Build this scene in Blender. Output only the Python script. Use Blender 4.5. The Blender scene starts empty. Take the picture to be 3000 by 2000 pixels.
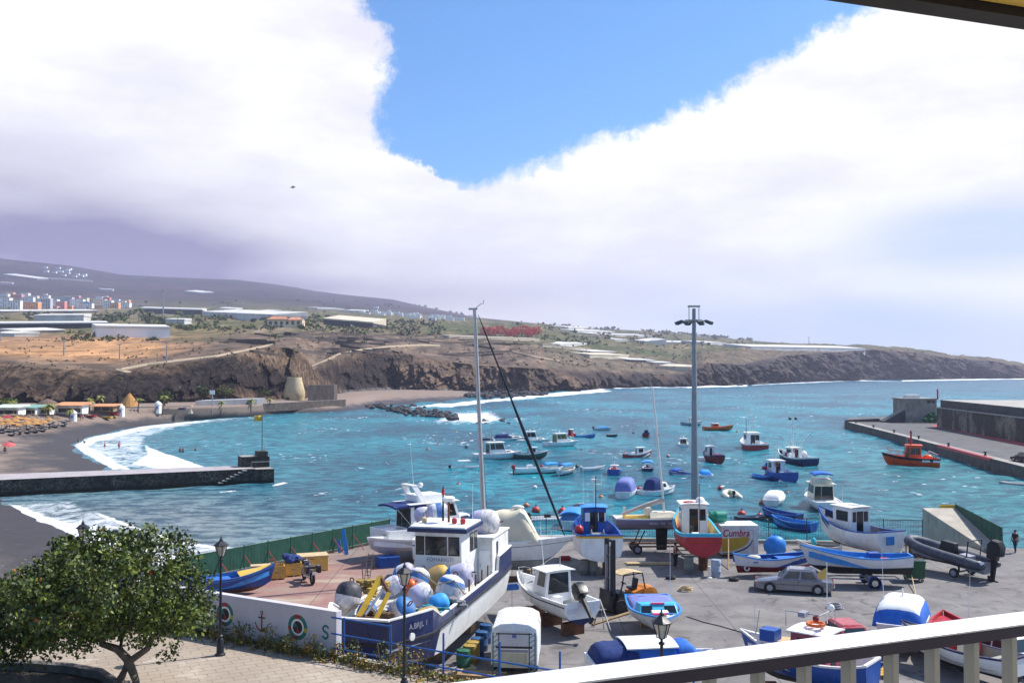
import bpy, bmesh, math, random
import numpy as np
from mathutils import Vector, Matrix, Euler
random.seed(7); RNG = np.random.default_rng(11)
C = bpy.context.scene.collection
R = math.radians
# ------------------------------------------------------------------ camera, light, sky, exposure
CAM_Z, F, HOR = 14.0, 2944.0, 1078.0
SEA, DECK = -2.5, 4.8                      # sea level, level of the raised plaza (yard is z = 0)
PITCH = math.atan((HOR-1000)/F)
cd = bpy.data.cameras.new('camera'); cam = bpy.data.objects.new('camera', cd); C.objects.link(cam)
cam.location = (0, 0, CAM_Z); cam.rotation_euler = (math.pi/2+PITCH, 0, 0)
cd.sensor_width = 36; cd.lens = 36*F/3000; cd.clip_start = 0.05; cd.clip_end = 30000
S = bpy.context.scene; S.camera = cam
SUN_AZ, SUN_EL = R(64), R(50)
sd = Vector((math.sin(SUN_AZ)*math.cos(SUN_EL), math.cos(SUN_AZ)*math.cos(SUN_EL), math.sin(SUN_EL)))
sl = bpy.data.lights.new('sun', 'SUN'); sl.energy = 5.0; sl.angle = R(0.5); sl.color = (1, .95, .87)
so = bpy.data.objects.new('sun', sl); C.objects.link(so); so.location = sd*50
so.rotation_euler = (-sd).to_track_quat('-Z', 'Y').to_euler()
S.view_settings.view_transform = 'Standard'; S.view_settings.look = 'None'
S.view_settings.exposure = 0.55; S.view_settings.gamma = 1
S.cycles.max_bounces = 6; S.cycles.transparent_max_bounces = 12
S.cycles.volume_bounces = 0; S.cycles.use_denoising = True
S.cycles.sample_clamp_indirect = 6

class NT:
    """tiny node-graph writer"""
    def __init__(s, t): s.t = t; t.nodes.clear()
    def n(s, kind, **kw):
        o = s.t.nodes.new('ShaderNode'+kind)
        for k, v in kw.items(): setattr(o, k, v)
        return o
    def put(s, sock, v):
        if hasattr(v, 'is_output'): s.t.links.new(v, sock)
        elif v is not None:
            if isinstance(v, (tuple, list)) and len(v) == 3 and sock.type == 'RGBA': v = (*v, 1)
            sock.default_value = v
    def m(s, op, a, b=None, c=None, clamp=False):
        o = s.n('Math', operation=op, use_clamp=clamp)
        for i, v in enumerate((a, b, c)):
            if v is not None: s.put(o.inputs[i], v)
        return o.outputs[0]
    def mix(s, f, a, b, mode='MIX'):
        o = s.n('Mix', data_type='RGBA', blend_type=mode); s.put(o.inputs[0], f); s.put(o.inputs[6], a); s.put(o.inputs[7], b)
        return o.outputs[2]
    def sm(s, v, a, b, lo=0., hi=1.):
        o = s.n('MapRange', interpolation_type='SMOOTHSTEP'); s.put(o.inputs[0], v)
        for i, q in ((1, a), (2, b), (3, lo), (4, hi)): s.put(o.inputs[i], q)
        return o.outputs[0]
    def noise(s, vec, scale, detail=4, rough=.55, stretch=None, dist=0):
        if stretch:
            mp = s.n('Mapping'); s.put(mp.inputs[0], vec); mp.inputs['Scale'].default_value = stretch; vec = mp.outputs[0]
        o = s.n('TexNoise'); s.put(o.inputs['Vector'], vec); o.inputs['Scale'].default_value = scale
        o.inputs['Detail'].default_value = detail; o.inputs['Roughness'].default_value = rough; o.inputs['Distortion'].default_value = dist
        return o.outputs[0]
    def bsdf(s, col, rough=.6, metal=0., spec=.4, bump=None, bstr=.3, bdist=.05, **kw):
        b = s.n('BsdfPrincipled'); s.put(b.inputs['Base Color'], col); s.put(b.inputs['Roughness'], rough)
        s.put(b.inputs['Metallic'], metal); s.put(b.inputs['Specular IOR Level'], spec)
        for k, v in kw.items(): s.put(b.inputs[k.replace('_', ' ')], v)
        if bump is not None:
            p = s.n('Bump'); p.inputs['Strength'].default_value = bstr; p.inputs['Distance'].default_value = bdist
            s.put(p.inputs['Height'], bump); s.put(b.inputs['Normal'], p.outputs[0])
        o = s.n('OutputMaterial'); s.put(o.inputs[0], b.outputs[0]); return b

def azel(px, py):
    az = math.atan((px-1500)/F); return az, math.atan((HOR-py)/F*math.cos(az))
W = bpy.data.worlds.new('World'); S.world = W; W.use_nodes = True
g = NT(W.node_tree)
tc = g.n('TexCoord').outputs['Generated']
sx = g.n('SeparateXYZ'); g.put(sx.inputs[0], tc)
AZ = g.m('ARCTAN2', sx.outputs[0], sx.outputs[1]); EL = g.m('ARCSINE', sx.outputs[2])
nz = g.noise(tc, 9, 12, .68); nz2 = g.noise(tc, 3, 6, .55, (1, 1, 3.5))
azw = g.m('MULTIPLY_ADD', g.m('SUBTRACT', nz, .5), .13, AZ)
elw = g.m('MULTIPLY_ADD', g.m('SUBTRACT', g.noise(tc, 14, 12, .70), .5), .085, EL)
def curve(src, lo, hi, pts, olo, ohi):
    fc = g.n('FloatCurve'); cv = fc.mapping.curves[0]
    for i, (x, y) in enumerate(pts):
        x, y = (x-lo)/(hi-lo), min(1, max(0, (y-olo)/(ohi-olo)))
        if i < 2: cv.points[i].location = (x, y)
        else: cv.points.new(x, y)
    for p in cv.points: p.handle_type = 'VECTOR'
    fc.mapping.update(); g.put(fc.inputs['Value'], g.m('DIVIDE', g.m('SUBTRACT', src, lo), hi-lo, clamp=True))
    return g.m('MULTIPLY_ADD', fc.outputs[0], ohi-olo, olo)
eR = curve(azw, -.9, .9, [azel(x, y+22) for x, y in ((-1500, 700), (1120, 575), (1260, 555), (1370, 535), (1430, 525), (1600, 478), (1800, 402), (2000, 322), (2200, 226), (2350, 138), (2520, 40), (2800, -110), (3300, -360), (5000, -880))], -.1, .9)
eL = curve(elw, 0, 1., [azel(x-62, y)[::-1] for x, y in ((1700, 700), (1460, 560), (1350, 525), (1262, 490), (1212, 450), (1186, 390), (1168, 300), (1152, 200), (1126, 100), (1092, 0), (1045, -250), (1000, -700), (1000, -2000))], -.9, .9)
blue = g.m('MULTIPLY', g.sm(g.m('SUBTRACT', elw, eR), -.004, .017), g.sm(g.m('SUBTRACT', azw, eL), -.004, .017))
# unseen sky overhead and behind opened to blue patches to cut ambient light
back = g.m('MULTIPLY', g.sm(nz2, .62, .50), g.m('MAXIMUM', g.sm(EL, .46, .70), g.sm(g.m('ABSOLUTE', AZ), .85, 1.2))); blue = g.m('MAXIMUM', blue, back)
def blob(px, py, rx, ry, k):
    a, e = azel(px, py)
    u = g.m('DIVIDE', g.m('SUBTRACT', AZ, a), rx/F); v = g.m('DIVIDE', g.m('SUBTRACT', EL, e), ry/F)
    d = g.m('SQRT', g.m('ADD', g.m('MULTIPLY', u, u), g.m('MULTIPLY', v, v)))
    return g.m('MULTIPLY', g.sm(d, 1.1, .15), k)
sh = None
for b in ((40, 640, 850, 270, .7), (150, 770, 1150, 170, .95), (950, 865, 650, 75, .5), (1600, 890, 560, 95, .38)):
    q = blob(*b); sh = q if sh is None else g.m('ADD', sh, q)
brk = g.sm(g.noise(tc, 2.2, 7, .55, (1, 1, 4)), .3, .72, .35, 1.15)
sh = g.m('MULTIPLY', sh, brk, clamp=True)
shb = None
for b in ((2950, 690, 560, 140, 1.), (2300, 860, 900, 150, .4), (2600, 1010, 1300, 170, .75)):
    q = blob(*b); shb = q if shb is None else g.m('ADD', shb, q)
shb = g.m('MULTIPLY', shb, g.sm(g.noise(tc, 3.1, 7, .55, (1, 1, 5)), .32, .62, .72, 1.2), clamp=True)
cl = g.mix(g.sm(g.noise(tc, 2.6, 9, .6, (1, 1, 3)), .36, .62), (.77, .76, .84), (1., 1., 1.))
cl = g.mix(sh, cl, (.25, .215, .375)); cl = g.mix(shb, cl, (.50, .615, .82))
sky = g.n('TexSky', sky_type='NISHITA', sun_disc=False, sun_elevation=SUN_EL, sun_rotation=SUN_AZ, altitude=15)
sky.air_density = 1.0; sky.dust_density = .6; sky.ozone_density = 1.6
b1 = g.n('Background'); g.put(b1.inputs[0], g.mix(1., sky.outputs[0], (.50, .98, 1.42), 'MULTIPLY')); b1.inputs[1].default_value = .085
b2 = g.n('Background'); g.put(b2.inputs[0], cl); b2.inputs[1].default_value = .80
ms = g.n('MixShader'); g.put(ms.inputs[0], blue); g.t.links.new(b2.outputs[0], ms.inputs[1]); g.t.links.new(b1.outputs[0], ms.inputs[2])
wo = g.n('OutputWorld'); g.t.links.new(ms.outputs[0], wo.inputs[0])

# ------------------------------------------------------------------ helpers
_M = Euler((PITCH, 0, 0)).to_matrix()
def ray(px, py):
    return _M @ Vector(((px-1500)/F, 1, (1000-py)/F))
def P(px, py, z=0.):
    """point of the plane at height z"""
    d = ray(px, py); k = (z-CAM_Z)/d.z; return Vector((d.x*k, d.y*k, z))
def D(px, py, depth):
    d = ray(px, py); k = depth/d.y; return Vector((d.x*k, depth, CAM_Z+d.z*k))
def pix(v):
    q = _M.transposed() @ Vector((v[0], v[1], v[2]-CAM_Z)); return 1500+F*q.x/q.y, 1000-F*q.z/q.y
def hashn(ix, iy):
    h = np.sin(ix*127.1+iy*311.7)*43758.5453; return h-np.floor(h)
def vn(x, y):
    x = np.asarray(x, float); y = np.asarray(y, float); ix = np.floor(x); iy = np.floor(y); fx = x-ix; fy = y-iy
    fx = fx*fx*(3-2*fx); fy = fy*fy*(3-2*fy)
    a = hashn(ix, iy); b = hashn(ix+1, iy); c = hashn(ix, iy+1); d = hashn(ix+1, iy+1)
    return (a+(b-a)*fx)*(1-fy)+(c+(d-c)*fx)*fy-.5
def fbm(x, y, o=4, rough=.5):
    s, a = 0, 1.
    for i in range(o): s = s+a*vn(np.asarray(x)*2**i+i*17.3, np.asarray(y)*2**i-i*9.1); a *= rough
    return s

MATS = {}
def M(name, rgb=None, rough=.55, var=.12, scale=2.5, metal=0., spec=.4, bump=0., dirt=None, dscale=1.2, damt=.35, coat=0.):
    """painted / plain surface with slight tone change, optional worn or dirty patches"""
    if name in MATS: return MATS[name]
    m = bpy.data.materials.new(name); m.use_nodes = True; g = NT(m.node_tree); MATS[name] = m
    v = g.n('TexCoord').outputs['Object']
    n = g.noise(v, scale, 5, .6)
    col = g.mix(g.sm(n, .3, .7), tuple(c*(1-var) for c in rgb), tuple(min(1, c*(1+var*.6)) for c in rgb))
    if dirt:
        d = g.noise(v, dscale, 7, .68, (1, 1, .55))
        col = g.mix(g.m('MULTIPLY', g.sm(d, .5, .68), damt), col, dirt)
        d2 = g.noise(v, 3.2, 6, .7, (1, 1, .10)); col = g.mix(g.m('MULTIPLY', g.sm(d2, .56, .72), damt*.75), col, tuple(c*.8 for c in dirt))
    rg = g.sm(g.noise(v, scale*1.7, 3), .3, .7, max(.02, rough-.08), min(1, rough+.1))
    kw = {'Coat_Weight': coat} if coat else {}
    b = g.bsdf(col, rg, metal, spec, g.noise(v, scale*9, 4) if bump else None, .35, bump or .01, **kw)
    return m

class MB:
    """collects shapes, then becomes one mesh object"""
    def __init__(s): s.v = []; s.f = []; s.k = []; s.mats = []
    def mi(s, m):
        if m not in s.mats: s.mats.append(m)
        return s.mats.index(m)
    def add(s, vs, fs, m):
        o = len(s.v); s.v += [tuple(v) for v in vs]; s.f += [tuple(i+o for i in f) for f in fs]; s.k += [s.mi(m)]*len(fs)
    def box(s, c, d, m, rz=0., ry=0., rx=0., top=(1, 1)):
        T = Matrix.Translation(c) @ Euler((rx, ry, rz)).to_matrix().to_4x4()
        vs = []
        for z in (-.5, .5):
            tx, ty = top if z > 0 else (1, 1)
            for x, y in ((-.5, -.5), (.5, -.5), (.5, .5), (-.5, .5)): vs.append(T @ Vector((x*d[0]*tx, y*d[1]*ty, z*d[2])))
        s.add(vs, [(3, 2, 1, 0), (4, 5, 6, 7), (0, 1, 5, 4), (1, 2, 6, 5), (2, 3, 7, 6), (3, 0, 4, 7)], m)
    def tube(s, pts, r, m, n=8, cap=True):
        pts = [Vector(p) for p in pts]; rr = r if isinstance(r, (list, tuple)) else [r]*len(pts)
        vs = []; up = Vector((0, 0, 1))
        for i, p in enumerate(pts):
            t = (pts[min(i+1, len(pts)-1)]-pts[max(i-1, 0)]).normalized()
            a = t.cross(up if abs(t.z) < .95 else Vector((0, 1, 0))).normalized(); b = t.cross(a)
            for j in range(n):
                q = 2*math.pi*j/n; vs.append(p+(a*math.cos(q)+b*math.sin(q))*rr[i])
        fs = [(i*n+j, i*n+(j+1) % n, (i+1)*n+(j+1) % n, (i+1)*n+j) for i in range(len(pts)-1) for j in range(n)]
        if cap: fs += [tuple(range(n-1, -1, -1)), tuple(range((len(pts)-1)*n, len(pts)*n))]
        s.add(vs, fs, m)
    def ring(s, c, R_, r, m, ax=(0, 0, 1), n=16, k=6, sq=1.):
        ax = Vector(ax).normalized(); a = ax.cross(Vector((1, 0, 0)) if abs(ax.x) < .9 else Vector((0, 1, 0))).normalized(); b = ax.cross(a)
        vs = []
        for i in range(n):
            q = 2*math.pi*i/n; d = a*math.cos(q)+b*math.sin(q)
            for j in range(k):
                w = 2*math.pi*j/k; vs.append(Vector(c)+d*(R_+r*math.cos(w))+ax*r*sq*math.sin(w))
        s.add(vs, [(i*k+j, i*k+(j+1) % k, ((i+1) % n)*k+(j+1) % k, ((i+1) % n)*k+j) for i in range(n) for j in range(k)], m)
    def lathe(s, c, prof, m, n=16, ax=(0, 0, 1), mats=None):
        ax = Vector(ax).normalized(); a = ax.cross(Vector((1, 0, 0)) if abs(ax.x) < .9 else Vector((0, 1, 0))).normalized(); b = ax.cross(a)
        c = Vector(c); o = []
        for h, r in prof: o.append([c+ax*h+(a*math.cos(2*math.pi*j/n)+b*math.sin(2*math.pi*j/n))*max(r, 1e-4) for j in range(n)])
        for i in range(len(o)-1):
            s.add(o[i]+o[i+1], [(j, (j+1) % n, n+(j+1) % n, n+j) for j in range(n)], mats[i] if mats else m)
        s.add(o[0], [tuple(range(n-1, -1, -1))], mats[0] if mats else m); s.add(o[-1], [tuple(range(n))], mats[-1] if mats else m)
    def ball(s, c, r, m, sc=(1, 1, 1), n=12, bump=0., seed=0):
        k = n//2; vs = []
        for i in range(k+1):
            t = math.pi*i/k
            for j in range(n):
                q = 2*math.pi*j/n; d = Vector((math.sin(t)*math.cos(q), math.sin(t)*math.sin(q), math.cos(t)))
                w = r*(1+bump*float(fbm(d.x*2.1+seed*3.7, d.y*2.1+d.z*1.7+seed, 3))) if bump else r
                vs.append((c[0]+d.x*w*sc[0], c[1]+d.y*w*sc[1], c[2]+d.z*w*sc[2]))
        s.add(vs, [(i*n+j, i*n+n+j, i*n+n+(j+1) % n, i*n+(j+1) % n) for i in range(k) for j in range(n)], m)
    def prism(s, out, z0, z1, m, mtop=None):
        n = len(out); zz0 = z0 if isinstance(z0, (list, tuple)) else [z0]*n; zz1 = z1 if isinstance(z1, (list, tuple)) else [z1]*n
        vs = [(x, y, zz0[i]) for i, (x, y) in enumerate(out)]+[(x, y, zz1[i]) for i, (x, y) in enumerate(out)]
        s.add(vs, [(i, (i+1) % n, n+(i+1) % n, n+i) for i in range(n)]+[tuple(range(n-1, -1, -1))], m)
        s.add(vs[n:], [tuple(range(n))], mtop or m)
    def patch(s, q, u0, u1, v0, v1, off, m, th=.012):
        """thin plate lying on quad q (a,b,c,d: a->b along u, a->d along v)"""
        a, b, c, d = [Vector(x) for x in q]; nn = (b-a).cross(d-a).normalized()
        f = lambda u, v: (a*(1-u)+b*u)*(1-v)+(d*(1-u)+c*u)*v
        r = [f(u0, v0), f(u1, v0), f(u1, v1), f(u0, v1)]
        vs = [p+nn*(off-th) for p in r]+[p+nn*off for p in r]
        s.add(vs, [(3, 2, 1, 0), (4, 5, 6, 7), (0, 1, 5, 4), (1, 2, 6, 5), (2, 3, 7, 6), (3, 0, 4, 7)], m)
    def loft(s, secs, m, closed=False, mats=None, cap=False):
        n = len(secs[0]); e = n if closed else n-1
        for i in range(len(secs)-1):
            for j in range(e):
                a, b, c, d = secs[i][j], secs[i][(j+1) % n], secs[i+1][(j+1) % n], secs[i+1][j]
                s.add([a, b, c, d], [(0, 1, 2, 3)], mats[j] if mats else m)
        if cap: s.add(secs[0], [tuple(range(n-1, -1, -1))], m); s.add(secs[-1], [tuple(range(n))], m)
    def build(s, name, parent=None, smooth=False, bevel=0., weld=False, rough=0.):
        me = bpy.data.meshes.new(name); me.from_pydata(s.v, [], s.f)
        for m in s.mats: me.materials.append(m)
        me.polygons.foreach_set('material_index', s.k)
        if weld or smooth:
            b = bmesh.new(); b.from_mesh(me); bmesh.ops.remove_doubles(b, verts=b.verts, dist=.0015); bmesh.ops.recalc_face_normals(b, faces=b.faces); b.to_mesh(me); b.free()
        if smooth:
            for p in me.polygons: p.use_smooth = True
            me.set_sharp_from_angle(angle=R(42))
        me.update(); o = bpy.data.objects.new(name, me); C.objects.link(o)
        if parent is not None: o.parent = parent
        if bevel:
            w = o.modifiers.new('edge', 'BEVEL'); w.width = bevel; w.segments = 2; w.limit_method = 'ANGLE'
        return o
def tag(o, label=None, cat=None, group=None, kind=None):
    if label: o['label'] = label
    if cat: o['category'] = cat
    if group: o['group'] = group
    if kind: o['kind'] = kind
    return o
def thing(name, label, cat, loc=(0, 0, 0), rz=0., group=None):
    o = bpy.data.objects.new(name, None); C.objects.link(o); o.empty_display_size = .3
    o.location = loc; o.rotation_euler = (0, 0, rz); return tag(o, label, cat, group)
def dup(root, loc, rz, label=None, sc=1.):
    r = root.copy(); C.objects.link(r); r.location = loc; r.rotation_euler = (0, 0, rz); r.scale = (sc,)*3
    if label: r['label'] = label
    for ch in [c for c in C.objects if c.parent == root]:
        c = ch.copy(); C.objects.link(c); c.parent = r
        for gg in [q for q in C.objects if q.parent == ch]:
            d = gg.copy(); C.objects.link(d); d.parent = c
    return r
def text(body, size, mat, parent, loc, rot, name='lettering', shear=0., depth=.004, sx=1., bold=0.):
    '''lettering as a mesh'''
    cu = bpy.data.curves.new(name, 'FONT'); cu.body = body; cu.size = size; cu.shear = shear; cu.extrude = depth; cu.align_x = 'CENTER'; cu.align_y = 'CENTER'; cu.offset = bold
    t = bpy.data.objects.new('lettering_source', cu); C.objects.link(t); bpy.context.view_layer.update(); me = bpy.data.meshes.new_from_object(t.evaluated_get(bpy.context.evaluated_depsgraph_get())); bpy.data.objects.remove(t)
    me.materials.clear(); me.materials.append(mat); o = bpy.data.objects.new(name, me); C.objects.link(o); o.parent = parent; o.location = loc; o.rotation_euler = rot; o.scale = (sx, 1, 1)
    return o
def ffq(f, a, b, n): return [f(a+(b-a)*i/n) for i in range(n+1)]
WHITE = M('white_gelcoat', (.78, .78, .77), .3, .06, 1.5, dirt=(.45, .40, .32), damt=.3)
WHITE2 = M('white_paint', (.74, .73, .70), .45, .08, 2, dirt=(.38, .31, .22), damt=.4)
CREAM = M('cream_gelcoat', (.72, .66, .52), .4, .07, 1.5, dirt=(.40, .33, .22), damt=.3)
GLASS = M('dark_glass', (.012, .016, .02), .06, .1, 1, spec=.6)
BLACK = M('black_plastic', (.014, .014, .016), .35, .3, 3)
RUBBER = M('tyre_rubber', (.02, .02, .02), .8, .2, 4)
STEEL = M('stainless_steel', (.55, .56, .57), .3, .1, 3, metal=.9)
GALV = M('galvanised_steel', (.36, .38, .40), .45, .15, 3, metal=.5, dirt=(.16, .10, .06), damt=.4)
BLUE = M('royal_blue_paint', (.012, .075, .33), .35, .15, 2, dirt=(.03, .05, .1), damt=.4)
LBLUE = M('sky_blue_paint', (.03, .24, .62), .4, .12, 2, dirt=(.2, .3, .4), damt=.3)
NAVY = M('navy_paint', (.012, .022, .085), .35, .2, 2, dirt=(.04, .04, .06), damt=.4)
NAVYC = M('navy_canvas', (.010, .030, .14), .85, .18, 3, bump=.01)
BLUEC = M('blue_canvas', (.02, .13, .52), .8, .15, 3, bump=.01)
LAVC = M('pale_blue_canvas', (.16, .19, .46), .8, .15, 3)
RED = M('red_paint', (.42, .022, .03), .4, .15, 2, dirt=(.12, .03, .03), damt=.35)
DRED = M('dark_red_antifouling', (.20, .014, .018), .7, .2, 2, dirt=(.07, .02, .02), damt=.4)
ORANGE = M('orange_paint', (.72, .14, .018), .4, .12, 2, dirt=(.3, .08, .03), damt=.3)
YELLOW = M('yellow_paint', (.68, .42, .03), .45, .12, 2, dirt=(.3, .2, .08), damt=.4)
GREEN = M('green_paint', (.015, .14, .075), .45, .15, 2, dirt=(.05, .07, .04), damt=.35)
WOOD = M('weathered_wood', (.30, .20, .11), .8, .3, 6, bump=.01)
PALEW = M('pale_wood', (.52, .39, .22), .75, .2, 6)
RUST = M('rusty_steel', (.14, .06, .03), .85, .35, 5, bump=.01)
GREYP = M('grey_paint', (.28, .28, .33), .5, .1, 2, dirt=(.15, .13, .12), damt=.3)
BLACKP = M('black_antifouling', (.018, .018, .022), .75, .3, 2)
CONC = M('concrete', (.33, .31, .285), .9, .2, 1.2, bump=.02, dirt=(.14, .125, .11), damt=.5)
# ------------------------------------------------------------------ water
def inpoly(x, y, poly):
    c = np.zeros(x.shape, bool); n = len(poly)
    for i in range(n):
        (x0, y0), (x1, y1) = poly[i], poly[(i+1) % n]
        if y0 == y1: continue
        c ^= ((y0 > y) != (y1 > y)) & (x < (x1-x0)*(y-y0)/(y1-y0)+x0)
    return c
def segd(x, y, poly, close=True, ax=1., ay=1.):
    d = np.full(x.shape, 1e9); n = len(poly)
    for i in range(n if close else n-1):
        a, b = np.array(poly[i], float), np.array(poly[(i+1) % n], float)
        vx, vy = (b[0]-a[0])*ax, (b[1]-a[1])*ay; L = vx*vx+vy*vy+1e-9
        t = np.clip(((x-a[0])*ax*vx+(y-a[1])*ay*vy)/L, 0, 1)
        d = np.minimum(d, np.hypot((x-a[0])*ax-vx*t, (y-a[1])*ay-vy*t))
    return d
FOAM = [  # surf zones on the water plane: outline, softness, strength
    ([(222, 1303), (255, 1285), (330, 1262), (420, 1248), (560, 1232), (760, 1220), (1000, 1206), (1000, 1212), (760, 1230), (600, 1246), (520, 1258), (440, 1285), (430, 1312), (480, 1335), (560, 1358), (610, 1374), (340, 1376), (285, 1345), (235, 1322)], 9, .62),
    ([(425, 1304), (470, 1322), (560, 1353), (620, 1376), (500, 1376), (380, 1360), (430, 1330)], 7, 1.05),
    ([(215, 1303), (255, 1283), (420, 1247), (600, 1230), (760, 1220), (600, 1236), (440, 1258), (290, 1292), (262, 1308), (330, 1345), (390, 1378), (330, 1376), (235, 1324)], 7, 1.0),
    ([(22, 1475), (70, 1466), (200, 1462), (330, 1452), (430, 1458), (230, 1470), (260, 1492), (340, 1520), (450, 1562), (570, 1592), (700, 1606), (660, 1650), (560, 1670), (430, 1645), (250, 1585), (140, 1535), (60, 1505)], 10, .60),
    ([(22, 1475), (60, 1478), (150, 1512), (290, 1560), (420, 1600), (560, 1630), (650, 1640), (560, 1676), (430, 1650), (250, 1590), (140, 1540), (60, 1508)], 8, .95),
    ([(250, 1490), (340, 1520), (450, 1560), (570, 1590), (690, 1602), (640, 1615), (520, 1592), (400, 1556), (300, 1522)], 6, .85),
    ([(1150, 1198), (1250, 1187), (1400, 1173), (1600, 1153), (1760, 1140), (1800, 1147), (1600, 1164), (1450, 1179), (1330, 1192)], 5, 1.0),
    ([(1120, 1232), (1250, 1240), (1330, 1205), (1440, 1199), (1500, 1234), (1420, 1247), (1250, 1244)], 14, .78),
    ([(1500, 1222), (1560, 1226), (1570, 1238), (1480, 1240)], 6, .55),
    ([(1700, 1139), (1860, 1132), (2040, 1131), (2190, 1122), (2190, 1132), (2040, 1136), (1860, 1137), (1700, 1144)], 2.2, 1.05),
    ([(2040, 1118), (2090, 1118), (2120, 1128), (2190, 1120), (2190, 1131), (2050, 1133)], 3, 1.0),
    ([(2200, 1126), (2500, 1112), (2640, 1116), (2660, 1119), (2500, 1117), (2200, 1130)], 2.2, .8),
    ([(2640, 1113), (3100, 1104), (3100, 1110), (2640, 1118)], 2, .8),
    ([(640, 1441), (690, 1436), (700, 1440), (640, 1446)], 3, .9), ([(790, 1422), (830, 1410), (850, 1413), (800, 1428)], 3, .8),
]
pys = np.concatenate([np.arange(1089.5, 1180, 1.5), np.arange(1180, 1800, 2.5)]); pxs = np.arange(-520, 3560, 6.5)
GX, GY = np.meshgrid(pxs, pys)
cz = math.cos(PITCH); szn = math.sin(PITCH)
dx = (GX-1500)/F; up = (1000-GY)/F; dy = cz-up*szn; dz = szn+up*cz; k = (SEA-CAM_Z)/dz
WX, WY = dx*k, dy*k
foam = np.zeros(GX.shape)
for poly, soft, st in FOAM:
    ins = inpoly(GX, GY, poly); d = segd(GX, GY, poly, True, .35, 1.)
    f = np.where(ins, np.minimum(1, .55+d/soft*.45), np.maximum(0, .55-d/soft*.9)); foam = np.maximum(foam, f*st)
rng = np.random.default_rng(3); wz = np.zeros(GX.shape)
for i in range(22):
    lam = 2.6*1.13**i; th = R(200)+rng.normal(0, .55); kx, ky = math.cos(th)*2*math.pi/lam, math.sin(th)*2*math.pi/lam
    a = .011*lam**.85; ph = rng.uniform(0, 6.28)
    w = np.sin(WX*kx+WY*ky+ph+1.7*vn(WX/31+i, WY/31)); wz += a*(w+.35*w*w)
calm = np.clip((GX-500)/700, .25, 1)*np.clip((1700-GY)/250, .35, 1)
wz *= calm*np.clip(900/WY, .3, 1)*.5
wz += .35*np.clip(foam-.75, 0, .3)*np.clip(GX < 900, 0, 1)
shal = np.clip((1050-GX+(GY-1300)*.9)/1000, 0, 1)
b = np.clip((GY-1395-np.clip((GX-560)/6, 0, 70))/110, 0, 1)*np.clip((1180-GX)/560, 0, 1)
n0 = len(pxs)
vs = np.stack([WX, WY, SEA+wz], -1).reshape(-1, 3)
fi = np.arange((len(pys)-1)*(n0-1)); ri, ci = fi//(n0-1), fi % (n0-1); a0 = ri*n0+ci
fs = np.stack([a0, a0+n0, a0+n0+1, a0+1], -1)
me = bpy.data.meshes.new('sea'); me.from_pydata(vs.tolist(), [], fs.tolist())
for nm, arr in (('foam', foam), ('shal', shal), ('murk', b)):
    at = me.attributes.new(nm, 'FLOAT', 'POINT'); at.data.foreach_set('value', arr.reshape(-1).astype(np.float32))
me.polygons.foreach_set('use_smooth', [True]*len(fs))
mt = bpy.data.materials.new('sea_water'); mt.use_nodes = True; g = NT(mt.node_tree)
pos = g.n('NewGeometry').outputs['Position']
def attr(g, n): return g.n('Attribute', attribute_name=n).outputs['Fac']
fo, shl, mk = attr(g, 'foam'), attr(g, 'shal'), attr(g, 'murk')
patch = g.noise(pos, .022, 5, .6, (1, .55, 1)); chop = g.noise(pos, .33, 6, .68, (1, 1.7, 1)); fine = g.noise(pos, 1.4, 5, .65, (1, 1.6, 1))
deep = g.mix(g.sm(patch, .36, .62), (.004, .115, .180), (.014, .30, .365))
sp = g.n('SeparateXYZ'); g.put(sp.inputs[0], pos)
deep = g.mix(g.sm(sp.outputs[1], 400, 1000), deep, (.006, .15, .225))
deep = g.mix(g.m('MULTIPLY', g.sm(g.m('SUBTRACT', sp.outputs[0], g.m('MULTIPLY', sp.outputs[1], .24)), -18, 40), g.sm(sp.outputs[1], 260, 150)), deep, (.045, .27, .30))
col = g.mix(shl, deep, (.13, .31, .365)); col = g.mix(g.m('MULTIPLY', mk, .9), col, (.27, .315, .325))
col = g.mix(g.m('MULTIPLY', g.sm(chop, .40, .62), .95), col, g.mix(1., col, (.16, .30, .42), 'MULTIPLY'))
fn = g.noise(pos, .45, 7, .7, (1, .55, 1), 1.2); fn2 = g.noise(pos, .10, 5, .6)
thr = g.m('ADD', fn, g.m('MULTIPLY', fn2, .5))
fm = g.sm(g.m('SUBTRACT', g.m('MULTIPLY', fo, 1.32), g.m('SUBTRACT', thr, .05)), -.06, .34)
fm = g.m('MULTIPLY', fm, g.sm(fo, .02, .2))
caps = g.sm(g.m('MULTIPLY', g.noise(pos, .62, 3, .5, (1, .9, 1)), g.m('ADD', .55, g.noise(pos, .03, 3))), .75, .81)
caps = g.m('MULTIPLY', caps, g.m('MULTIPLY', g.m('SUBTRACT', 1., shl), g.m('MULTIPLY', g.sm(g.n('NewGeometry').outputs['Position'], 0, 0.1), g.sm(sp.outputs[1], 95, 150))))
fm = g.m('MAXIMUM', fm, g.m('MULTIPLY', caps, .8), clamp=True)
col = g.mix(fm, col, (.86, .87, .90))
h = g.m('ADD', chop, g.m('MULTIPLY', fine, .35))
b_ = g.bsdf(col, g.m('MULTIPLY_ADD', fm, .5, .22), 0, g.m('MULTIPLY_ADD', fm, -.03, .07), h, 1., .9)
me.materials.append(mt)
sea = bpy.data.objects.new('sea', me); C.objects.link(sea); tag(sea, kind='structure')

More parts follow.
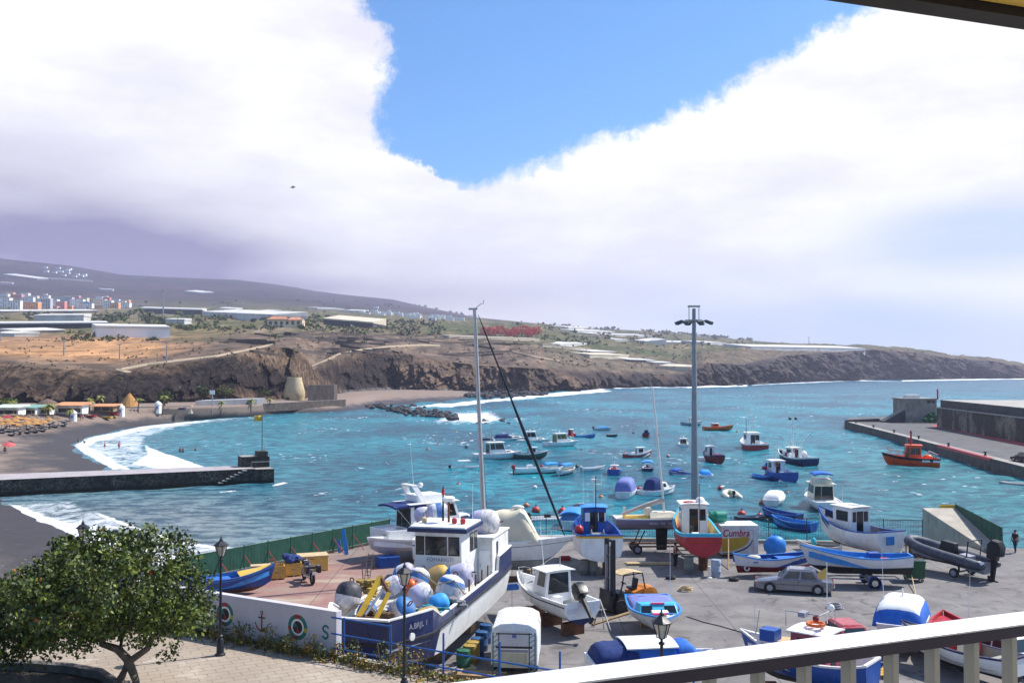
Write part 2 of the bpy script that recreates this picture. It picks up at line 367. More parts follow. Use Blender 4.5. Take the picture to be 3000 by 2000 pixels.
# ------------------------------------------------------------------ land: rows of (px, py, depth), each joined to the next
KX = [-450, -150, 0, 200, 360, 500, 700, 800, 870, 920, 1000, 1150, 1250, 1400, 1550, 1700, 1850, 2000, 2060, 2180, 2300, 2560, 2700, 2790, 2900, 3000, 3150, 3450]
FOOT = [1180, 1180, 1180, 1180, 1185, 1180, 1172, 1170, 1172, 1165, 1150, 1142, 1142, 1148, 1152, 1142, 1135, 1133, 1131, 1128, 1120, 1113, 1111, 1110, 1109, 1108, 1107, 1104]
FD = [335, 340, 340, 345, 350, 360, 385, 415, 425, 470, 560, 640, 650, 690, 656, 755, 850, 882, 915, 970, 1155, 1385, 1470, 1515, 1565, 1619, 1675, 1870]
TOP = [1070, 1072, 1070, 1082, 1090, 1070, 1040, 1016, 1022, 1082, 1048, 1026, 1050, 1070, 1078, 1088, 1092, 1098, 1064, 1068, 1042, 1024, 1034, 1050, 1057, 1075, 1084, 1090]
TD = [350, 354, 354, 358, 366, 378, 402, 430, 442, 505, 585, 672, 684, 712, 678, 780, 876, 908, 945, 1000, 1190, 1425, 1510, 1552, 1590, 1640, 1690, 1885]
EDGE = [985, 985, 985, 985, 985, 985, 985, 975, 972, 975, 972, 968, 978, 990, 1000, 1025, 1046, 1060, 1030, 1018, 1014, 1018, 1029, 1045, 1053, 1073, 1082, 1089]
ED = [620, 620, 620, 620, 620, 630, 660, 690, 700, 760, 820, 900, 930, 950, 960, 1010, 1050, 1080, 1150, 1200, 1400, 1560, 1600, 1640, 1660, 1690, 1720, 1900]
BACK = [922, 925, 925, 925, 922, 925, 925, 925, 925, 930, 930, 935, 935, 945, 952, 978, 987, 996, 1000, 1004, 1008, 1016, 1028, 1044, 1052, 1072, 1081, 1088]
BD = [1250, 1250, 1250, 1250, 1260, 1280, 1300, 1320, 1340, 1400, 1450, 1500, 1520, 1550, 1600, 1650, 1700, 1720, 1740, 1760, 1800, 1850, 1880, 1900, 1930, 1960, 1990, 2100]
FAR = [900, 900, 900, 903, 903, 900, 900, 903, 905, 912, 918, 921, 925, 936, 946, 961, 968, 979, 986, 997, 1006, 1015, 1027, 1043, 1051, 1071, 1080, 1087]
FRD = [2150]*14+[2200, 2250, 2300, 2350, 2350, 2350, 2350, 2350, 2350, 2350, 2350, 2350, 2350, 2400]
RIDGE = [728, 750, 757, 778, 805, 812, 820, 832, 842, 852, 862, 877, 900, 930, 945, 960, 967, 978, 985, 996, 1005, 1014, 1026, 1042, 1050, 1070, 1079, 1086]
RD = [3700, 3800, 3850, 3850, 3900, 3900, 4000, 4000, 4000, 4100, 4200, 4200, 4300, 4000, 3500, 3200, 3000, 2900, 2800, 2700, 2600, 2550, 2500, 2500, 2500, 2500, 2500, 2500]
LAND = [(FOOT, FD), (TOP, TD), (EDGE, ED), (BACK, BD), (FAR, FRD), (RIDGE, RD)]
def rowp(i, px):
    return D(px, float(np.interp(px, KX, LAND[i][0])), float(np.interp(px, KX, LAND[i][1])))
def hill(px, py):
    """point of the hillside seen along this direction"""
    s = ray(px, py); s = s.z/s.y
    for i in range(len(LAND)-1):
        A, B = rowp(i, px), rowp(i+1, px); da, db = (A.z-CAM_Z)-s*A.y, (B.z-CAM_Z)-s*B.y
        if da <= 0 <= db or (i == len(LAND)-2 and db > da):
            t = min(1., max(0., -da/(db-da+1e-9))); return A.lerp(B, t)
    return rowp(len(LAND)-1, px)
def strip(name, i0, i1, subs, step, colour, amp, mat):
    cols = np.arange(-430, 3430, step); V = []; K = []; nr = 0
    rows = []
    for i in range(i0, i1):
        for j in range(subs[i-i0]): rows.append((i, j/subs[i-i0]))
    rows.append((i1, 0.))
    base = [[rowp(i, px) for i in range(i0, min(i1+1, 6))] for px in cols]
    for (i, t) in rows:
        for c, px in enumerate(cols):
            A = base[c][i-i0]; p = A.lerp(base[c][i-i0+1], t) if t > 0 else A.copy()
            q = amp(i, t, p, px); p = p+Vector(q)
            V.append(p); K.append(colour(i+t, p, px))
    nc = len(cols); Fc = [(r*nc+c, r*nc+c+1, r*nc+nc+c+1, r*nc+nc+c) for r in range(len(rows)-1) for c in range(nc-1)]
    me = bpy.data.meshes.new(name); me.from_pydata([tuple(v) for v in V], [], Fc)
    a = me.color_attributes.new('soil', 'FLOAT_COLOR', 'POINT'); a.data.foreach_set('color', np.array([(*k, 1) for k in K], np.float32).reshape(-1))
    me.materials.append(mat); o = bpy.data.objects.new(name, me); C.objects.link(o); tag(o, kind='structure'); return o
def soilmat(name, s1, s2, amt, streak=None, bstr=.6, bd=.4):
    m = bpy.data.materials.new(name); m.use_nodes = True; g = NT(m.node_tree)
    c = g.n('VertexColor', layer_name='soil').outputs[0]; pos = g.n('NewGeometry').outputs['Position']
    n1 = g.noise(pos, s1, 7, .68, streak); n2 = g.noise(pos, s2, 6, .65)
    c2 = g.mix(g.sm(n1, .33, .68), g.mix(1., c, (1-amt,)*3, 'MULTIPLY'), g.mix(1., c, (1+amt*.9, 1+amt*.75, 1+amt*.6), 'MULTIPLY'))
    c2 = g.mix(g.m('MULTIPLY', g.sm(n2, .5, .7), .5), c2, g.mix(1., c, (.35, .38, .3), 'MULTIPLY'))
    g.bsdf(c2, .95, 0, .1, g.m('ADD', n1, n2), bstr, bd); return m
def lerp3(a, b, t): t = min(1, max(0, t)); return tuple(a[i]+(b[i]-a[i])*t for i in range(3))
ROCK, ROCKB, BROWN, TAN, GRN, OLIVE = (.026, .020, .019), (.17, .118, .082), (.185, .132, .098), (.42, .235, .115), (.078, .090, .030), (.165, .132, .066)
def ccol(v, p, px):
    n = float(fbm(p.x*.045, p.z*.09+p.y*.02, 4)); far = min(1, max(0, (px-1500)/700))
    if v <= 1.001:
        c = lerp3(ROCK, ROCKB, (.05 if px < 700 else .25)+1.5*n+(.25 if v < .15 else 0)+max(0, v-.8)*1.5)
        if 1000 < px < 1500 and v < .08: c = (.11, .105, .11)
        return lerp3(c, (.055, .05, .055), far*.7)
    n2 = float(fbm(p.x*.02, p.y*.012, 4)); n3 = float(fbm(p.x*.08, p.y*.05, 3))
    if v <= 2.001:
        c = lerp3(BROWN, (.12, .092, .072), .5+1.4*n3)
        tan = max(0, min(1, (640-px)/220))*max(0, min(1, (v-1.12)*6)); c = lerp3(c, TAN, tan*(.75+n2*.8))
        ter = math.sin(p.z*2.3+3*n2); c = lerp3(c, (.07, .052, .042), max(0, ter-.35)*.9*(1-tan)) if px < 1700 else c
        if px > 1600: c = lerp3(c, (.10, .095, .06), .5)
        return lerp3(c, GRN, max(0, min(1, (v-1.7)*2.5+n3))*.55 if px > 450 else 0)
    c = lerp3(OLIVE, GRN, .5+1.6*n2); c = lerp3(c, (.2, .16, .12), max(0, n3*1.6))
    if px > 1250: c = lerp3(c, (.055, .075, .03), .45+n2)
    return c
def camp(i, t, p, px):
    if i == 0 and t > 0:
        w = math.sin(math.pi*t)**.6; s = p.y/500; lean = (t**2.2-t)*float(np.interp(px, KX, TD)-np.interp(px, KX, FD))
        n = float(fbm(p.x*.05/s**.4, p.z*.03, 5, .58)); r = abs(float(fbm(p.x*.14+p.z*.03, p.z*.13+p.y*.01, 5, .62)))
        return (0, lean+(-n*24*s**.5+r*40-9)*w*min(1.4, s), (r*11-3.5)*w*min(1, t*3))
    if i >= 1 and t > 0:
        n = float(fbm(p.x*.03, p.y*.012, 4)); return (0, 0, n*p.y*.004)
    return (0, 0, 0)
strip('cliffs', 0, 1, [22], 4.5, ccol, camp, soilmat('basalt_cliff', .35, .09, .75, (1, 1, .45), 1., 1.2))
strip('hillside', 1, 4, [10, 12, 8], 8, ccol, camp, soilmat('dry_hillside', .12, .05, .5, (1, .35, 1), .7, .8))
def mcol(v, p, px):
    n = float(fbm(p.x*.004, p.y*.002+p.z*.01, 5)); c = lerp3((.062, .044, .062), (.034, .028, .040), .5+1.5*n)  # cloud shadow and the purple tint of distant air are mixed into this colour
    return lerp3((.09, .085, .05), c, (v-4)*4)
def mamp(i, t, p, px):
    if t <= 0: return (0, 0, 0)
    n = float(fbm(p.x*.0045, p.z*.004+p.y*.0004, 5)); n *= min(1, max(0, (1500-px)/300)); return (0, n*120*math.sin(math.pi*t), n*10*math.sin(math.pi*t))
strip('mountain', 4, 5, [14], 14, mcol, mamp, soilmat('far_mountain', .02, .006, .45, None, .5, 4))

# beaches
def sandmat(name, dry, wet):
    m = bpy.data.materials.new(name); m.use_nodes = True; g = NT(m.node_tree)
    a = attr(g, 'wet'); pos = g.n('NewGeometry').outputs['Position']; n = g.noise(pos, .18, 6, .6, (1, .5, 1)); n2 = g.noise(pos, 1.3, 5, .7)
    f = g.sm(g.m('MULTIPLY_ADD', g.m('SUBTRACT', n, .5), .75, a), .50, .84)
    c = g.mix(f, dry, wet); c = g.mix(g.m('MULTIPLY', g.sm(n2, .45, .7), .35), c, g.mix(1., c, (.55, .57, .62), 'MULTIPLY'))
    c = g.mix(g.m('MULTIPLY', g.sm(g.noise(pos, .9, 6, .75), .58, .68), g.m('MULTIPLY', g.sm(a, .35, .5), g.sm(a, .95, .7))), c, (.17, .17, .185))
    g.bsdf(c, g.m('MULTIPLY_ADD', f, -.35, .95), 0, .25, g.m('ADD', n, n2), .5, .25); return m
def beach(name, rows, wets, mat, n=160, subs=6):
    def resamp(r):
        r = [Vector(q) for q in r]; L = [0]
        for i in range(len(r)-1): L.append(i+1)
        return [r[min(int(t), len(r)-2)].lerp(r[min(int(t), len(r)-2)+1], t-min(int(t), len(r)-2)) for t in np.linspace(0, len(r)-1, n)]
    RR = [resamp(r) for r in rows]; V = []; Wt = []
    for i in range(len(RR)-1):
        for j in range(subs):
            t = j/subs
            for c in range(n):
                p = RR[i][c].lerp(RR[i+1][c], t); p.z += float(fbm(p.x*.15, p.y*.1, 3))*.25*(i > 0); V.append(p); Wt.append(wets[i]+(wets[i+1]-wets[i])*t)
    V += RR[-1]; Wt += [wets[-1]]*n; nr = (len(RR)-1)*subs+1
    Fc = [(r*n+c, r*n+c+1, r*n+n+c+1, r*n+n+c) for r in range(nr-1) for c in range(n-1)]
    me = bpy.data.meshes.new(name); me.from_pydata([tuple(v) for v in V], [], Fc); a = me.attributes.new('wet', 'FLOAT', 'POINT'); a.data.foreach_set('value', np.array(Wt, np.float32))
    me.polygons.foreach_set('use_smooth', [True]*len(Fc)); me.materials.append(mat); o = bpy.data.objects.new(name, me); C.objects.link(o); tag(o, kind='structure'); return o
SHORE = [(345, 1385), (285, 1346), (235, 1322), (215, 1304), (252, 1284), (330, 1262), (420, 1248), (560, 1232), (700, 1222), (850, 1210), (1000, 1207), (1060, 1200), (1110, 1190), (1200, 1187), (1300, 1177), (1380, 1165)]
BKS = [(-420, 1400, 0), (-380, 1330, .5), (-280, 1270, 1), (-120, 1228, 1.7), (0, 1212, 2), (130, 1207, 2), (300, 1203, 2), (500, 1195, 2), (690, 1187, 1.6), (850, 1180, 1.2), (950, 1173, 1), (1040, 1164, .9), (1100, 1153, .7), (1190, 1146, .4), (1300, 1145, .2), (1390, 1150, 0)]
FTX = [-440, -430, -400, -250, 0, 130, 300, 500, 690, 850, 940, 1030, 1100, 1190, 1300, 1395]
sh_ = [P(*q, SEA) for q in SHORE]; bk_ = [P(*q) for q in BKS]; ft_ = [rowp(0, x)+Vector((0, 6, .2)) for x in FTX]
ou_ = []
for i, q in enumerate(sh_):
    d = (q-bk_[i]); d.z = 0; d = d.normalized(); ou_.append(q+d*9+Vector((0, 0, -1.0)))
SAND = sandmat('black_sand', (.235, .175, .14), (.038, .035, .038))
beach('beach', [ou_, sh_, bk_, ft_], [1.25, 1.0, .15, .1], SAND)
NS = [(8, 1463), (22, 1478), (70, 1503), (140, 1535), (250, 1585), (430, 1648), (560, 1700)]
ns = [P(*q, SEA) for q in NS]; dirs = [(-1, .25), (-1, .05), (-.9, -.3), (-.85, -.5), (-.8, -.6), (-.75, -.65), (-.7, -.7)]
beach('near_beach', [[p-Vector((*d, 0))*6+Vector((0, 0, -.8)) for p, d in zip(ns, dirs)], ns, [p+Vector((*d, 0))*14+Vector((0, 0, .9)) for p, d in zip(ns, dirs)],
      [p+Vector((*d, 0))*45+Vector((0, 0, 1.9)) for p, d in zip(ns, dirs)]], [1.2, 1., .55, .3], sandmat('dark_sand', (.10, .088, .082), (.036, .033, .038)), 80)

# footpaths on the slope
def path(name, pts, w, mat):
    mb = MB(); ps = []
    for i in range(len(pts)-1):
        for t in np.linspace(0, 1, 8)[:-1]: ps.append((pts[i][0]+(pts[i+1][0]-pts[i][0])*t, pts[i][1]+(pts[i+1][1]-pts[i][1])*t))
    ps.append(pts[-1]); q = [hill(*p)+Vector((0, -1.5, .15)) for p in ps]
    mb.loft([[p+Vector((0, -w*.5, -.9)), p+Vector((0, -w*.5, 0)), p+Vector((0, w*.5, w*.28)), p+Vector((0, w*.5, -.9))] for p in q], mat)
    return tag(mb.build(name), kind='structure')
DUST = M('pale_dust', (.36, .28, .19), .95, .15, .3)
path('footpath', [(358, 1085), (440, 1070), (540, 1058), (640, 1046), (720, 1030), (800, 1012)], 3.2, DUST)
path('footpath', [(914, 1076), (945, 1062), (990, 1040), (1060, 1026), (1150, 1016), (1230, 1012), (1290, 1014)], 3.4, DUST)
path('footpath', [(345, 1084), (420, 1102), (480, 1118), (500, 1130)], 2.2, DUST)
path('footpath', [(1500, 1030), (1580, 1048), (1640, 1058)], 2.2, DUST)

# ------------------------------------------------------------------ yard, its stains, plaza
def floormat(name, base, lo, patches, bump=.3, joints=None):
    m = bpy.data.materials.new(name); m.use_nodes = True; g = NT(m.node_tree); pos = g.n('NewGeometry').outputs['Position']
    n = g.noise(pos, .35, 7, .65); c = g.mix(g.sm(n, .3, .7), lo, base)
    for col, sc, a, b, amt in patches: c = g.mix(g.m('MULTIPLY', g.sm(g.noise(pos, sc, 6, .68, None, .6), a, b), amt), c, col)
    return m, g, pos, c
m, g, pos, c = floormat('yard_concrete', (.215, .200, .195), (.138, .128, .125), [((.075, .07, .07), .55, .54, .66, .8), ((.24, .22, .205), .22, .5, .66, .6), ((.05, .045, .045), 1.5, .61, .69, .8), ((.30, .28, .26), 2.6, .64, .70, .45)])
s3 = g.n('SeparateXYZ'); g.put(s3.inputs[0], pos)
# the old red floor paint in the corner by the green fence
u = g.m('ADD', s3.outputs[0], g.m('MULTIPLY', g.m('SUBTRACT', g.noise(pos, .25, 5, .6), .5), 5))
redz = g.m('MULTIPLY', g.sm(u, -6.5, -9.5), g.sm(s3.outputs[1], 84, 66))
c = g.mix(redz, c, g.mix(g.sm(g.noise(pos, .4, 6, .7), .36, .62), (.275, .19, .155), (.27, .135, .12)))
c = g.mix(g.m('MULTIPLY', redz, g.sm(g.noise(pos, .16, 5, .6, (1, 2, 1)), .52, .66)), c, (.36, .285, .215))
br = g.n('TexBrick'); br.offset = 0; br.inputs['Scale'].default_value = 1; br.inputs['Mortar Size'].default_value = .03; br.inputs['Brick Width'].default_value = 6; br.inputs['Row Height'].default_value = 6
g.put(br.inputs['Vector'], pos); c = g.mix(g.m('MULTIPLY', br.outputs['Fac'], .75), c, (.075, .07, .066))
g.bsdf(c, .9, 0, .25, g.noise(pos, 6, 5), .35, .02); YARD = m
m, g, pos, c = floormat('plaza_paving', (.36, .30, .235), (.29, .235, .185), [((.22, .17, .14), .5, .55, .7, .5), ((.50, .44, .37), .8, .52, .66, .5)])
br = g.n('TexBrick'); br.inputs['Scale'].default_value = 1; br.inputs['Mortar Size'].default_value = .018; br.inputs['Brick Width'].default_value = .62; br.inputs['Row Height'].default_value = .34
mp = g.n('Mapping'); mp.inputs['Rotation'].default_value = (0, 0, R(-28)); g.put(mp.inputs[0], pos); g.put(br.inputs['Vector'], mp.outputs[0])
c = g.mix(g.m('MULTIPLY', br.outputs['Fac'], .55), c, (.16, .12, .10)); g.bsdf(c, .9, 0, .25, g.m('SUBTRACT', g.noise(pos, 9, 4), br.outputs['Fac']), .5, .02); PLAZA = m
QW = M('quay_wall_stone', (.10, .092, .085), .9, .35, .6, bump=.05, dirt=(.03, .03, .028), damt=.7)
FEN = [P(470, 1720, 0), P(600, 1692, 0), P(700, 1665, 0), P(850, 1630, 0), P(1000, 1604, 0), P(1130, 1582, 0)]
yo = [(p.x, p.y) for p in FEN]
yo[0] = (FEN[1].x-(FEN[3].x-FEN[1].x)*.8, FEN[1].y-(FEN[3].y-FEN[1].y)*.8)
qa, qb = P(1180, 1572, 0), P(2700, 1596, 0)
outl = [(-34, 20), (-29, 50)]+yo+[(qa.x, qa.y), (qb.x, qb.y), (48, 77), (60, 55), (60, 10), (0, 8)]
mb = MB(); mb.prism([(x, y) for x, y in outl][::-1], -4, 0., QW, YARD); tag(mb.build('yard'), kind='structure')
# raised plaza
W0, W1 = P(600, 1855, DECK), P(985, 1925, DECK); wd = (W1-W0).normalized(); WL = W0-wd*16
RE = P(1265, 1992, DECK); RE2 = W1+wd*16
WL = W0-wd*3.6; pq = [P(170, 1812, DECK), P(-60, 1822, DECK), P(-420, 1850, DECK)]
pl = [(WL.x, WL.y), (RE2.x, RE2.y), (RE2.x+3, 8), (-40, 8), (-40, pq[2].y)]+[(p.x, p.y) for p in pq[::-1]]
mb = MB(); mb.prism(pl[::-1], -1, DECK, M('plaza_retaining_wall', (.30, .28, .25), .9, .2, .8, bump=.03, dirt=(.1, .09, .08), damt=.5), PLAZA); tag(mb.build('plaza'), kind='structure')

# ------------------------------------------------------------------ right-hand quay and breakwater
QZ = -.45
E0, E1 = P(2474, 1233, QZ), P(2997, 1366, QZ); ed = (E1-E0).normalized(); E2 = E1+ed*70
wb0, wb1 = P(2745, 1250, QZ), P(3000, 1296, QZ); wd2 = (wb1-wb0).normalized(); wb2 = wb1+wd2*100; out = Vector((-wd2.y, wd2.x, 0)); out = out if out.x > 0 else -out
Q1 = P(2500, 1226, QZ); far0 = wb0-wd2*34
m, g, pos, c = floormat('quay_asphalt', (.135, .132, .138), (.10, .098, .10), [((.07, .068, .07), .12, .54, .68, .7), ((.21, .20, .19), .3, .58, .68, .5)])
g.bsdf(c, .9, 0, .25); QASP = m
ql = [(E0.x, E0.y), (E2.x, E2.y), (wb2.x+30, wb2.y), (wb0.x+out.x*30, wb0.y+out.y*30), (far0.x+out.x*20, far0.y+20), (Q1.x+2, Q1.y+8)]
mb = MB(); mb.prism(ql, -6, QZ, QW, QASP)
for a, b_ in ((E0, E2),):                      # pale coping along the edge
    n_ = Vector((-(b_-a).y, (b_-a).x, 0)).normalized(); n_ = n_ if n_.x > 0 else -n_
    mb.add([a+Vector((0, 0, .004)), b_+Vector((0, 0, .004)), b_+n_*1.6+Vector((0, 0, .004)), a+n_*1.6+Vector((0, 0, .004))], [(0, 1, 2, 3)], CONC)
tag(mb.build('quay'), kind='structure')
def band(name, pts, mat): mb = MB(); mb.add(pts, [tuple(range(len(pts)))], mat); return tag(mb.build(name), kind='structure')
REDM = M('faded_red_marking', (.42, .055, .05), .85, .25, .6, dirt=(.14, .11, .11), damt=.5)
u8 = Vector((0, 0, .008))
band('quay_marking', [P(2725, 1246, QZ)+u8, P(2752, 1243, QZ)+u8, P(3010, 1297, QZ)+u8, P(3200, 1337, QZ)+u8, P(3200, 1352, QZ)+u8, P(3000, 1307, QZ)+u8], REDM)
mb = MB(); a_, b_ = P(2745, 1302, QZ), P(2900, 1342, QZ); mb.add([a_+u8, b_+u8, b_+u8+Vector((.9, 0, 0)), a_+u8+Vector((.9, 0, 0))], [(0, 1, 2, 3)], RED)
mb.add([a_+u8-ed.cross(Vector((0, 0, 1)))*.02, b_+u8-ed.cross(Vector((0, 0, 1)))*.02, b_-Vector((.03, 0, .45)), a_-Vector((.03, 0, .45))], [(0, 1, 2, 3)], RED); tag(mb.build('quay_marking'), kind='structure')
bw = thing('breakwater_wall', 'long dark two-tier breakwater wall with pale stains behind the right quay', 'wall', wb0)
def wall_run(z0, z1, off0, off1, name, mat, mt=None):
    mb = MB(); a, b = wb0-wb0, wb2-wb0; pts_ = [a+out*off0, b+out*off0, b+out*off1, a+out*off1]
    o = [(p.x, p.y) for p in pts_]; mb.prism(o, z0-QZ, z1-QZ, mat, mt); return mb.build(name, bw)
mst = bpy.data.materials.new('stained_wall'); mst.use_nodes = True; g = NT(mst.node_tree); pos = g.n('NewGeometry').outputs['Position']
c = g.mix(g.sm(g.noise(pos, .16, 3, .45, (1, 1, .5)), .47, .58), (.075, .066, .060), (.235, .205, .165)); c = g.mix(g.sm(g.noise(pos, 1.2, 6, .7), .45, .7), c, (.04, .037, .036)); g.bsdf(c, .9, 0, .2)
DARKW = M('dark_concrete', (.075, .07, .072), .9, .35, .7, bump=.05, dirt=(.12, .11, .10), damt=.5)
wall_run(QZ-1, 4.2, 0, 6, 'lower_wall', mst, CONC); wall_run(4.2, 6.2, .9, 24, 'upper_wall', DARKW, M('walkway_concrete', (.36, .34, .31), .9, .15, .4)); wall_run(6.2, 6.9, 23, 24, 'parapet', DARKW); wall_run(4.2, 4.45, -.25, .3, 'ledge', CONC)
mb = MB(); c0 = D(2697, 1200, 268)
mb.box((c0.x, 272, (5.7+QZ-1)/2), (8.2, 9, 5.7-QZ+1), M('grey_render', (.27, .245, .21), .9, .3, .5, bump=.03, dirt=(.12, .11, .09), damt=.6))
hb = thing('harbour_building', 'square grey rendered block at the end of the breakwater wall', 'building', (0, 0, 0)); mb.build('wall', hb)
mb = MB(); mb.box((c0.x, 272, 5.83), (8.9, 9.6, .26), CONC); mb.build('roof', hb); mb = MB(); mb.box((c0.x-.8, 272, 6.4), (3.6, 3, .9), WHITE2); mb.build('roof_hut', hb)
for dx_ in (2.0, 3.2): mb = MB(); mb.box((c0.x+dx_, 267.49, 5.0), (.9, .06, .8), GLASS); mb.build('window', hb)
st = thing('quay_steps', 'dark concrete ramp of steps rising beside the grey block', 'steps', Vector((99., 271, QZ)))
mb = MB(); a = Vector((0, 0, 0)); d_ = Vector((c0.x-4.15-99, 0, 0))
mb.prism([(a.x, a.y), (d_.x, a.y), (d_.x, a.y-3), (a.x, a.y-3)], 0, [.3, 3.4, 3.4, .3], DARKW, CONC); mb.prism([(a.x-9, a.y), (a.x, a.y), (a.x, a.y+1), (a.x-9, a.y+1)], 0, [.5, .9, .9, .5], DARKW)
for i in range(10): mb.box((a.x+(d_.x-a.x)*(i+.5)/10, a.y-1.5, .3+3.1*(i+.5)/10), ((d_.x-a.x)/10, 2.4, .3), CONC)
mb.build('flight', st)
mb = MB(); q = D(2747, 1160, 250); mb.tube([(q.x, q.y, 6.2), (q.x, q.y, 8.3)], .2, RED, 8); mb.lathe((q.x, q.y, 8.3), [(0, .3), (.15, .3), (.2, .15), (.55, .15), (.7, 0)], RED, 8); tag(mb.build('beacon'), 'slim red harbour beacon standing on the breakwater top', 'beacon')
mb = MB(); q = P(2735, 1238, QZ)
for i in range(26): mb.ball((q.x+RNG.normal(0, 1.4), q.y+RNG.normal(0, 1), QZ+.5+abs(RNG.normal(0, .9))), RNG.uniform(.4, .9), M('green_net', (.012, .12, .05), .9, .4, 3), (1, 1, .7), 7, .5, i)
tag(mb.build('net_heap'), 'bright green heap of fishing net beside the grey block', 'net')
mb = MB()
for i in range(9):
    q = E0+(E2-E0)*(.05+.1*i)+Vector((1., 0, 0)); mb = MB(); mb.lathe(q, [(0, .28), (.08, .28), (.1, .17), (.4, .15), (.45, .3), (.6, .3), (.66, .1)], BLACK, 8); tag(mb.build('bollard'), 'small mooring bollard on the edge of the right quay', 'bollard', 'bollards on the right quay')

# ------------------------------------------------------------------ stone pier in the bay
PZ = -.3
m = bpy.data.materials.new('black_masonry'); m.use_nodes = True; g = NT(m.node_tree); pos = g.n('NewGeometry').outputs['Position']
vo = g.n('TexVoronoi', feature='DISTANCE_TO_EDGE'); g.put(vo.inputs['Vector'], pos); vo.inputs['Scale'].default_value = 1.7
c = g.mix(g.sm(g.noise(pos, 1.6, 5, .65), .35, .7), (.018, .017, .015), (.062, .055, .044)); c = g.mix(g.m('MULTIPLY', g.sm(vo.outputs[0], .06, .02), g.sm(g.noise(pos, .4, 3), .45, .65)), c, (.15, .135, .11))
s3 = g.n('SeparateXYZ'); g.put(s3.inputs[0], pos); c = g.mix(g.sm(s3.outputs[2], -1.6, -2.2), c, (.01, .011, .008)); g.bsdf(c, .85, 0, .3, vo.outputs[0], .6, .15); MASON = m
pa, pb = P(-200, 1414, PZ), P(748, 1372, PZ); pdv = (pb-pa).normalized(); pn = Vector((-pdv.y, pdv.x, 0)); pn = pn if pn.y > 0 else -pn
pier = thing('stone_pier', 'long dark masonry pier with pale concrete top reaching into the bay', 'pier', pa)
L_ = (pb-pa).length; wv = lambda s, t, z=0: pdv*s+pn*t+Vector((0, 0, z))
mb = MB(); q = [wv(0, 0), wv(L_, 0), wv(L_, 5.5), wv(0, 8.5)]; mb.prism([(v.x, v.y) for v in q], -4, 0, MASON, M('pier_top', (.36, .325, .335), .9, .12, .5, dirt=(.26, .2, .2), damt=.4)); mb.build('walkway', pier)
mb = MB(); q = [wv(L_-2, .1), wv(L_+2.6, -.4), wv(L_+2.6, 5.2), wv(L_-2, 5.4)]; mb.prism([(v.x, v.y) for v in q], -4, -.1, MASON, CONC)
q = [wv(L_-1.4, 2.6), wv(L_+2.55, 2.3), wv(L_+2.55, 5.1), wv(L_-1.4, 5.3)]; mb.prism([(v.x, v.y) for v in q], -.1, 1.5, MASON, CONC); mb.build('pier_head', pier)
mb = MB(); q = [wv(L_+.9, 2.25), wv(L_+2.3, 2.25), wv(L_+2.3, 4.5), wv(L_+.9, 4.5)]; mb.prism([(v.x, v.y) for v in q], 1.5, 2.2, MASON); mb.build('block', pier)
mb = MB(); mb.tube([wv(L_-.4, .6), wv(L_-.4, .6, .9), wv(L_+2.4, .2, .9), wv(L_+2.4, .2, -.1)], .05, GALV, 6); mb.build('handrail', pier)
for a_, b_, r_ in ((wv(L_-4, 5), wv(L_-4, 5, .9), .05), (wv(L_-1, 5, 1.5), wv(L_-1, 5, 2.6), .05), (wv(L_+2.3, 4.6, 1.5), wv(L_+2.3, 4.6, 2.7), .09)): mb = MB(); mb.tube([a_, b_], r_, GALV, 6); mb.build('post', pier)
for i in range(7):
    mb = MB(); mb.box(wv(L_-5.2+i*.55+.3, -.35, -1.75+i*.26), (.62, .75, .12), CONC, rz=math.atan2(pdv.y, pdv.x)); mb.build('step', pier)
fp = thing('flagpole', 'thin pole with a yellow flag on the end of the stone pier', 'flagpole', pa+wv(L_+1.7, 3.4, 2.2))
mb = MB(); mb.tube([(0, 0, 0), (0, 0, 5.3)], [.07, .045], M('pole_grey', (.07, .08, .10), .5), 6); mb.build('pole', fp)
mb = MB(); nx = 9
mb.loft([[(-i*.15, .12*math.sin(i*1.1), 4.35+.05*i*0), (-i*.15, .12*math.sin(i*1.1+.3), 5.2-.01*i)] for i in range(nx)], YELLOW); f_ = mb.build('flag', fp, smooth=True); s_ = f_.modifiers.new('thick', 'SOLIDIFY'); s_.thickness = .02

# ------------------------------------------------------------------ boulders
BM = soilm = M('basalt_boulder', (.05, .046, .05), .9, .45, 1.5, bump=.06, dirt=(.15, .145, .15), damt=.5)
bsrc = []
for i in range(6):
    mb = MB(); mb.ball((0, 0, 0), 1, BM, (1.1, .9, .75), 9, .55, i*2.3); bsrc.append(mb)
bmesh_ = [None]*6
def boulder(p, r, label, grp):
    i = random.randrange(6)
    if bmesh_[i] is None: o = bsrc[i].build('boulder'); bmesh_[i] = o
    else: o = bmesh_[i].copy(); C.objects.link(o)
    o.location = p; o.scale = (r*random.uniform(.8, 1.3), r*random.uniform(.8, 1.2), r*random.uniform(.7, 1.)); o.rotation_euler = (random.uniform(-.4, .4), random.uniform(-.4, .4), random.uniform(0, 6.3)); tag(o, label, 'boulder', grp)
sp_ = [(1040, 1183), (1150, 1197), (1250, 1208), (1345, 1224)]
for i in range(120):
    t = random.random()*3; j = min(2, int(t)); x = sp_[j][0]+(sp_[j+1][0]-sp_[j][0])*(t-j); y = sp_[j][1]+(sp_[j+1][1]-sp_[j][1])*(t-j)+random.gauss(0, 6.5)*(1 if t > .5 else .5)
    p = P(x, y, SEA+.25+random.random()*.8*(1-abs(random.gauss(0, .4)))); boulder(p, random.uniform(.7, 1.5), 'dark basalt boulder in the rubble spit running off the beach into the surf', 'boulders of the rubble spit')
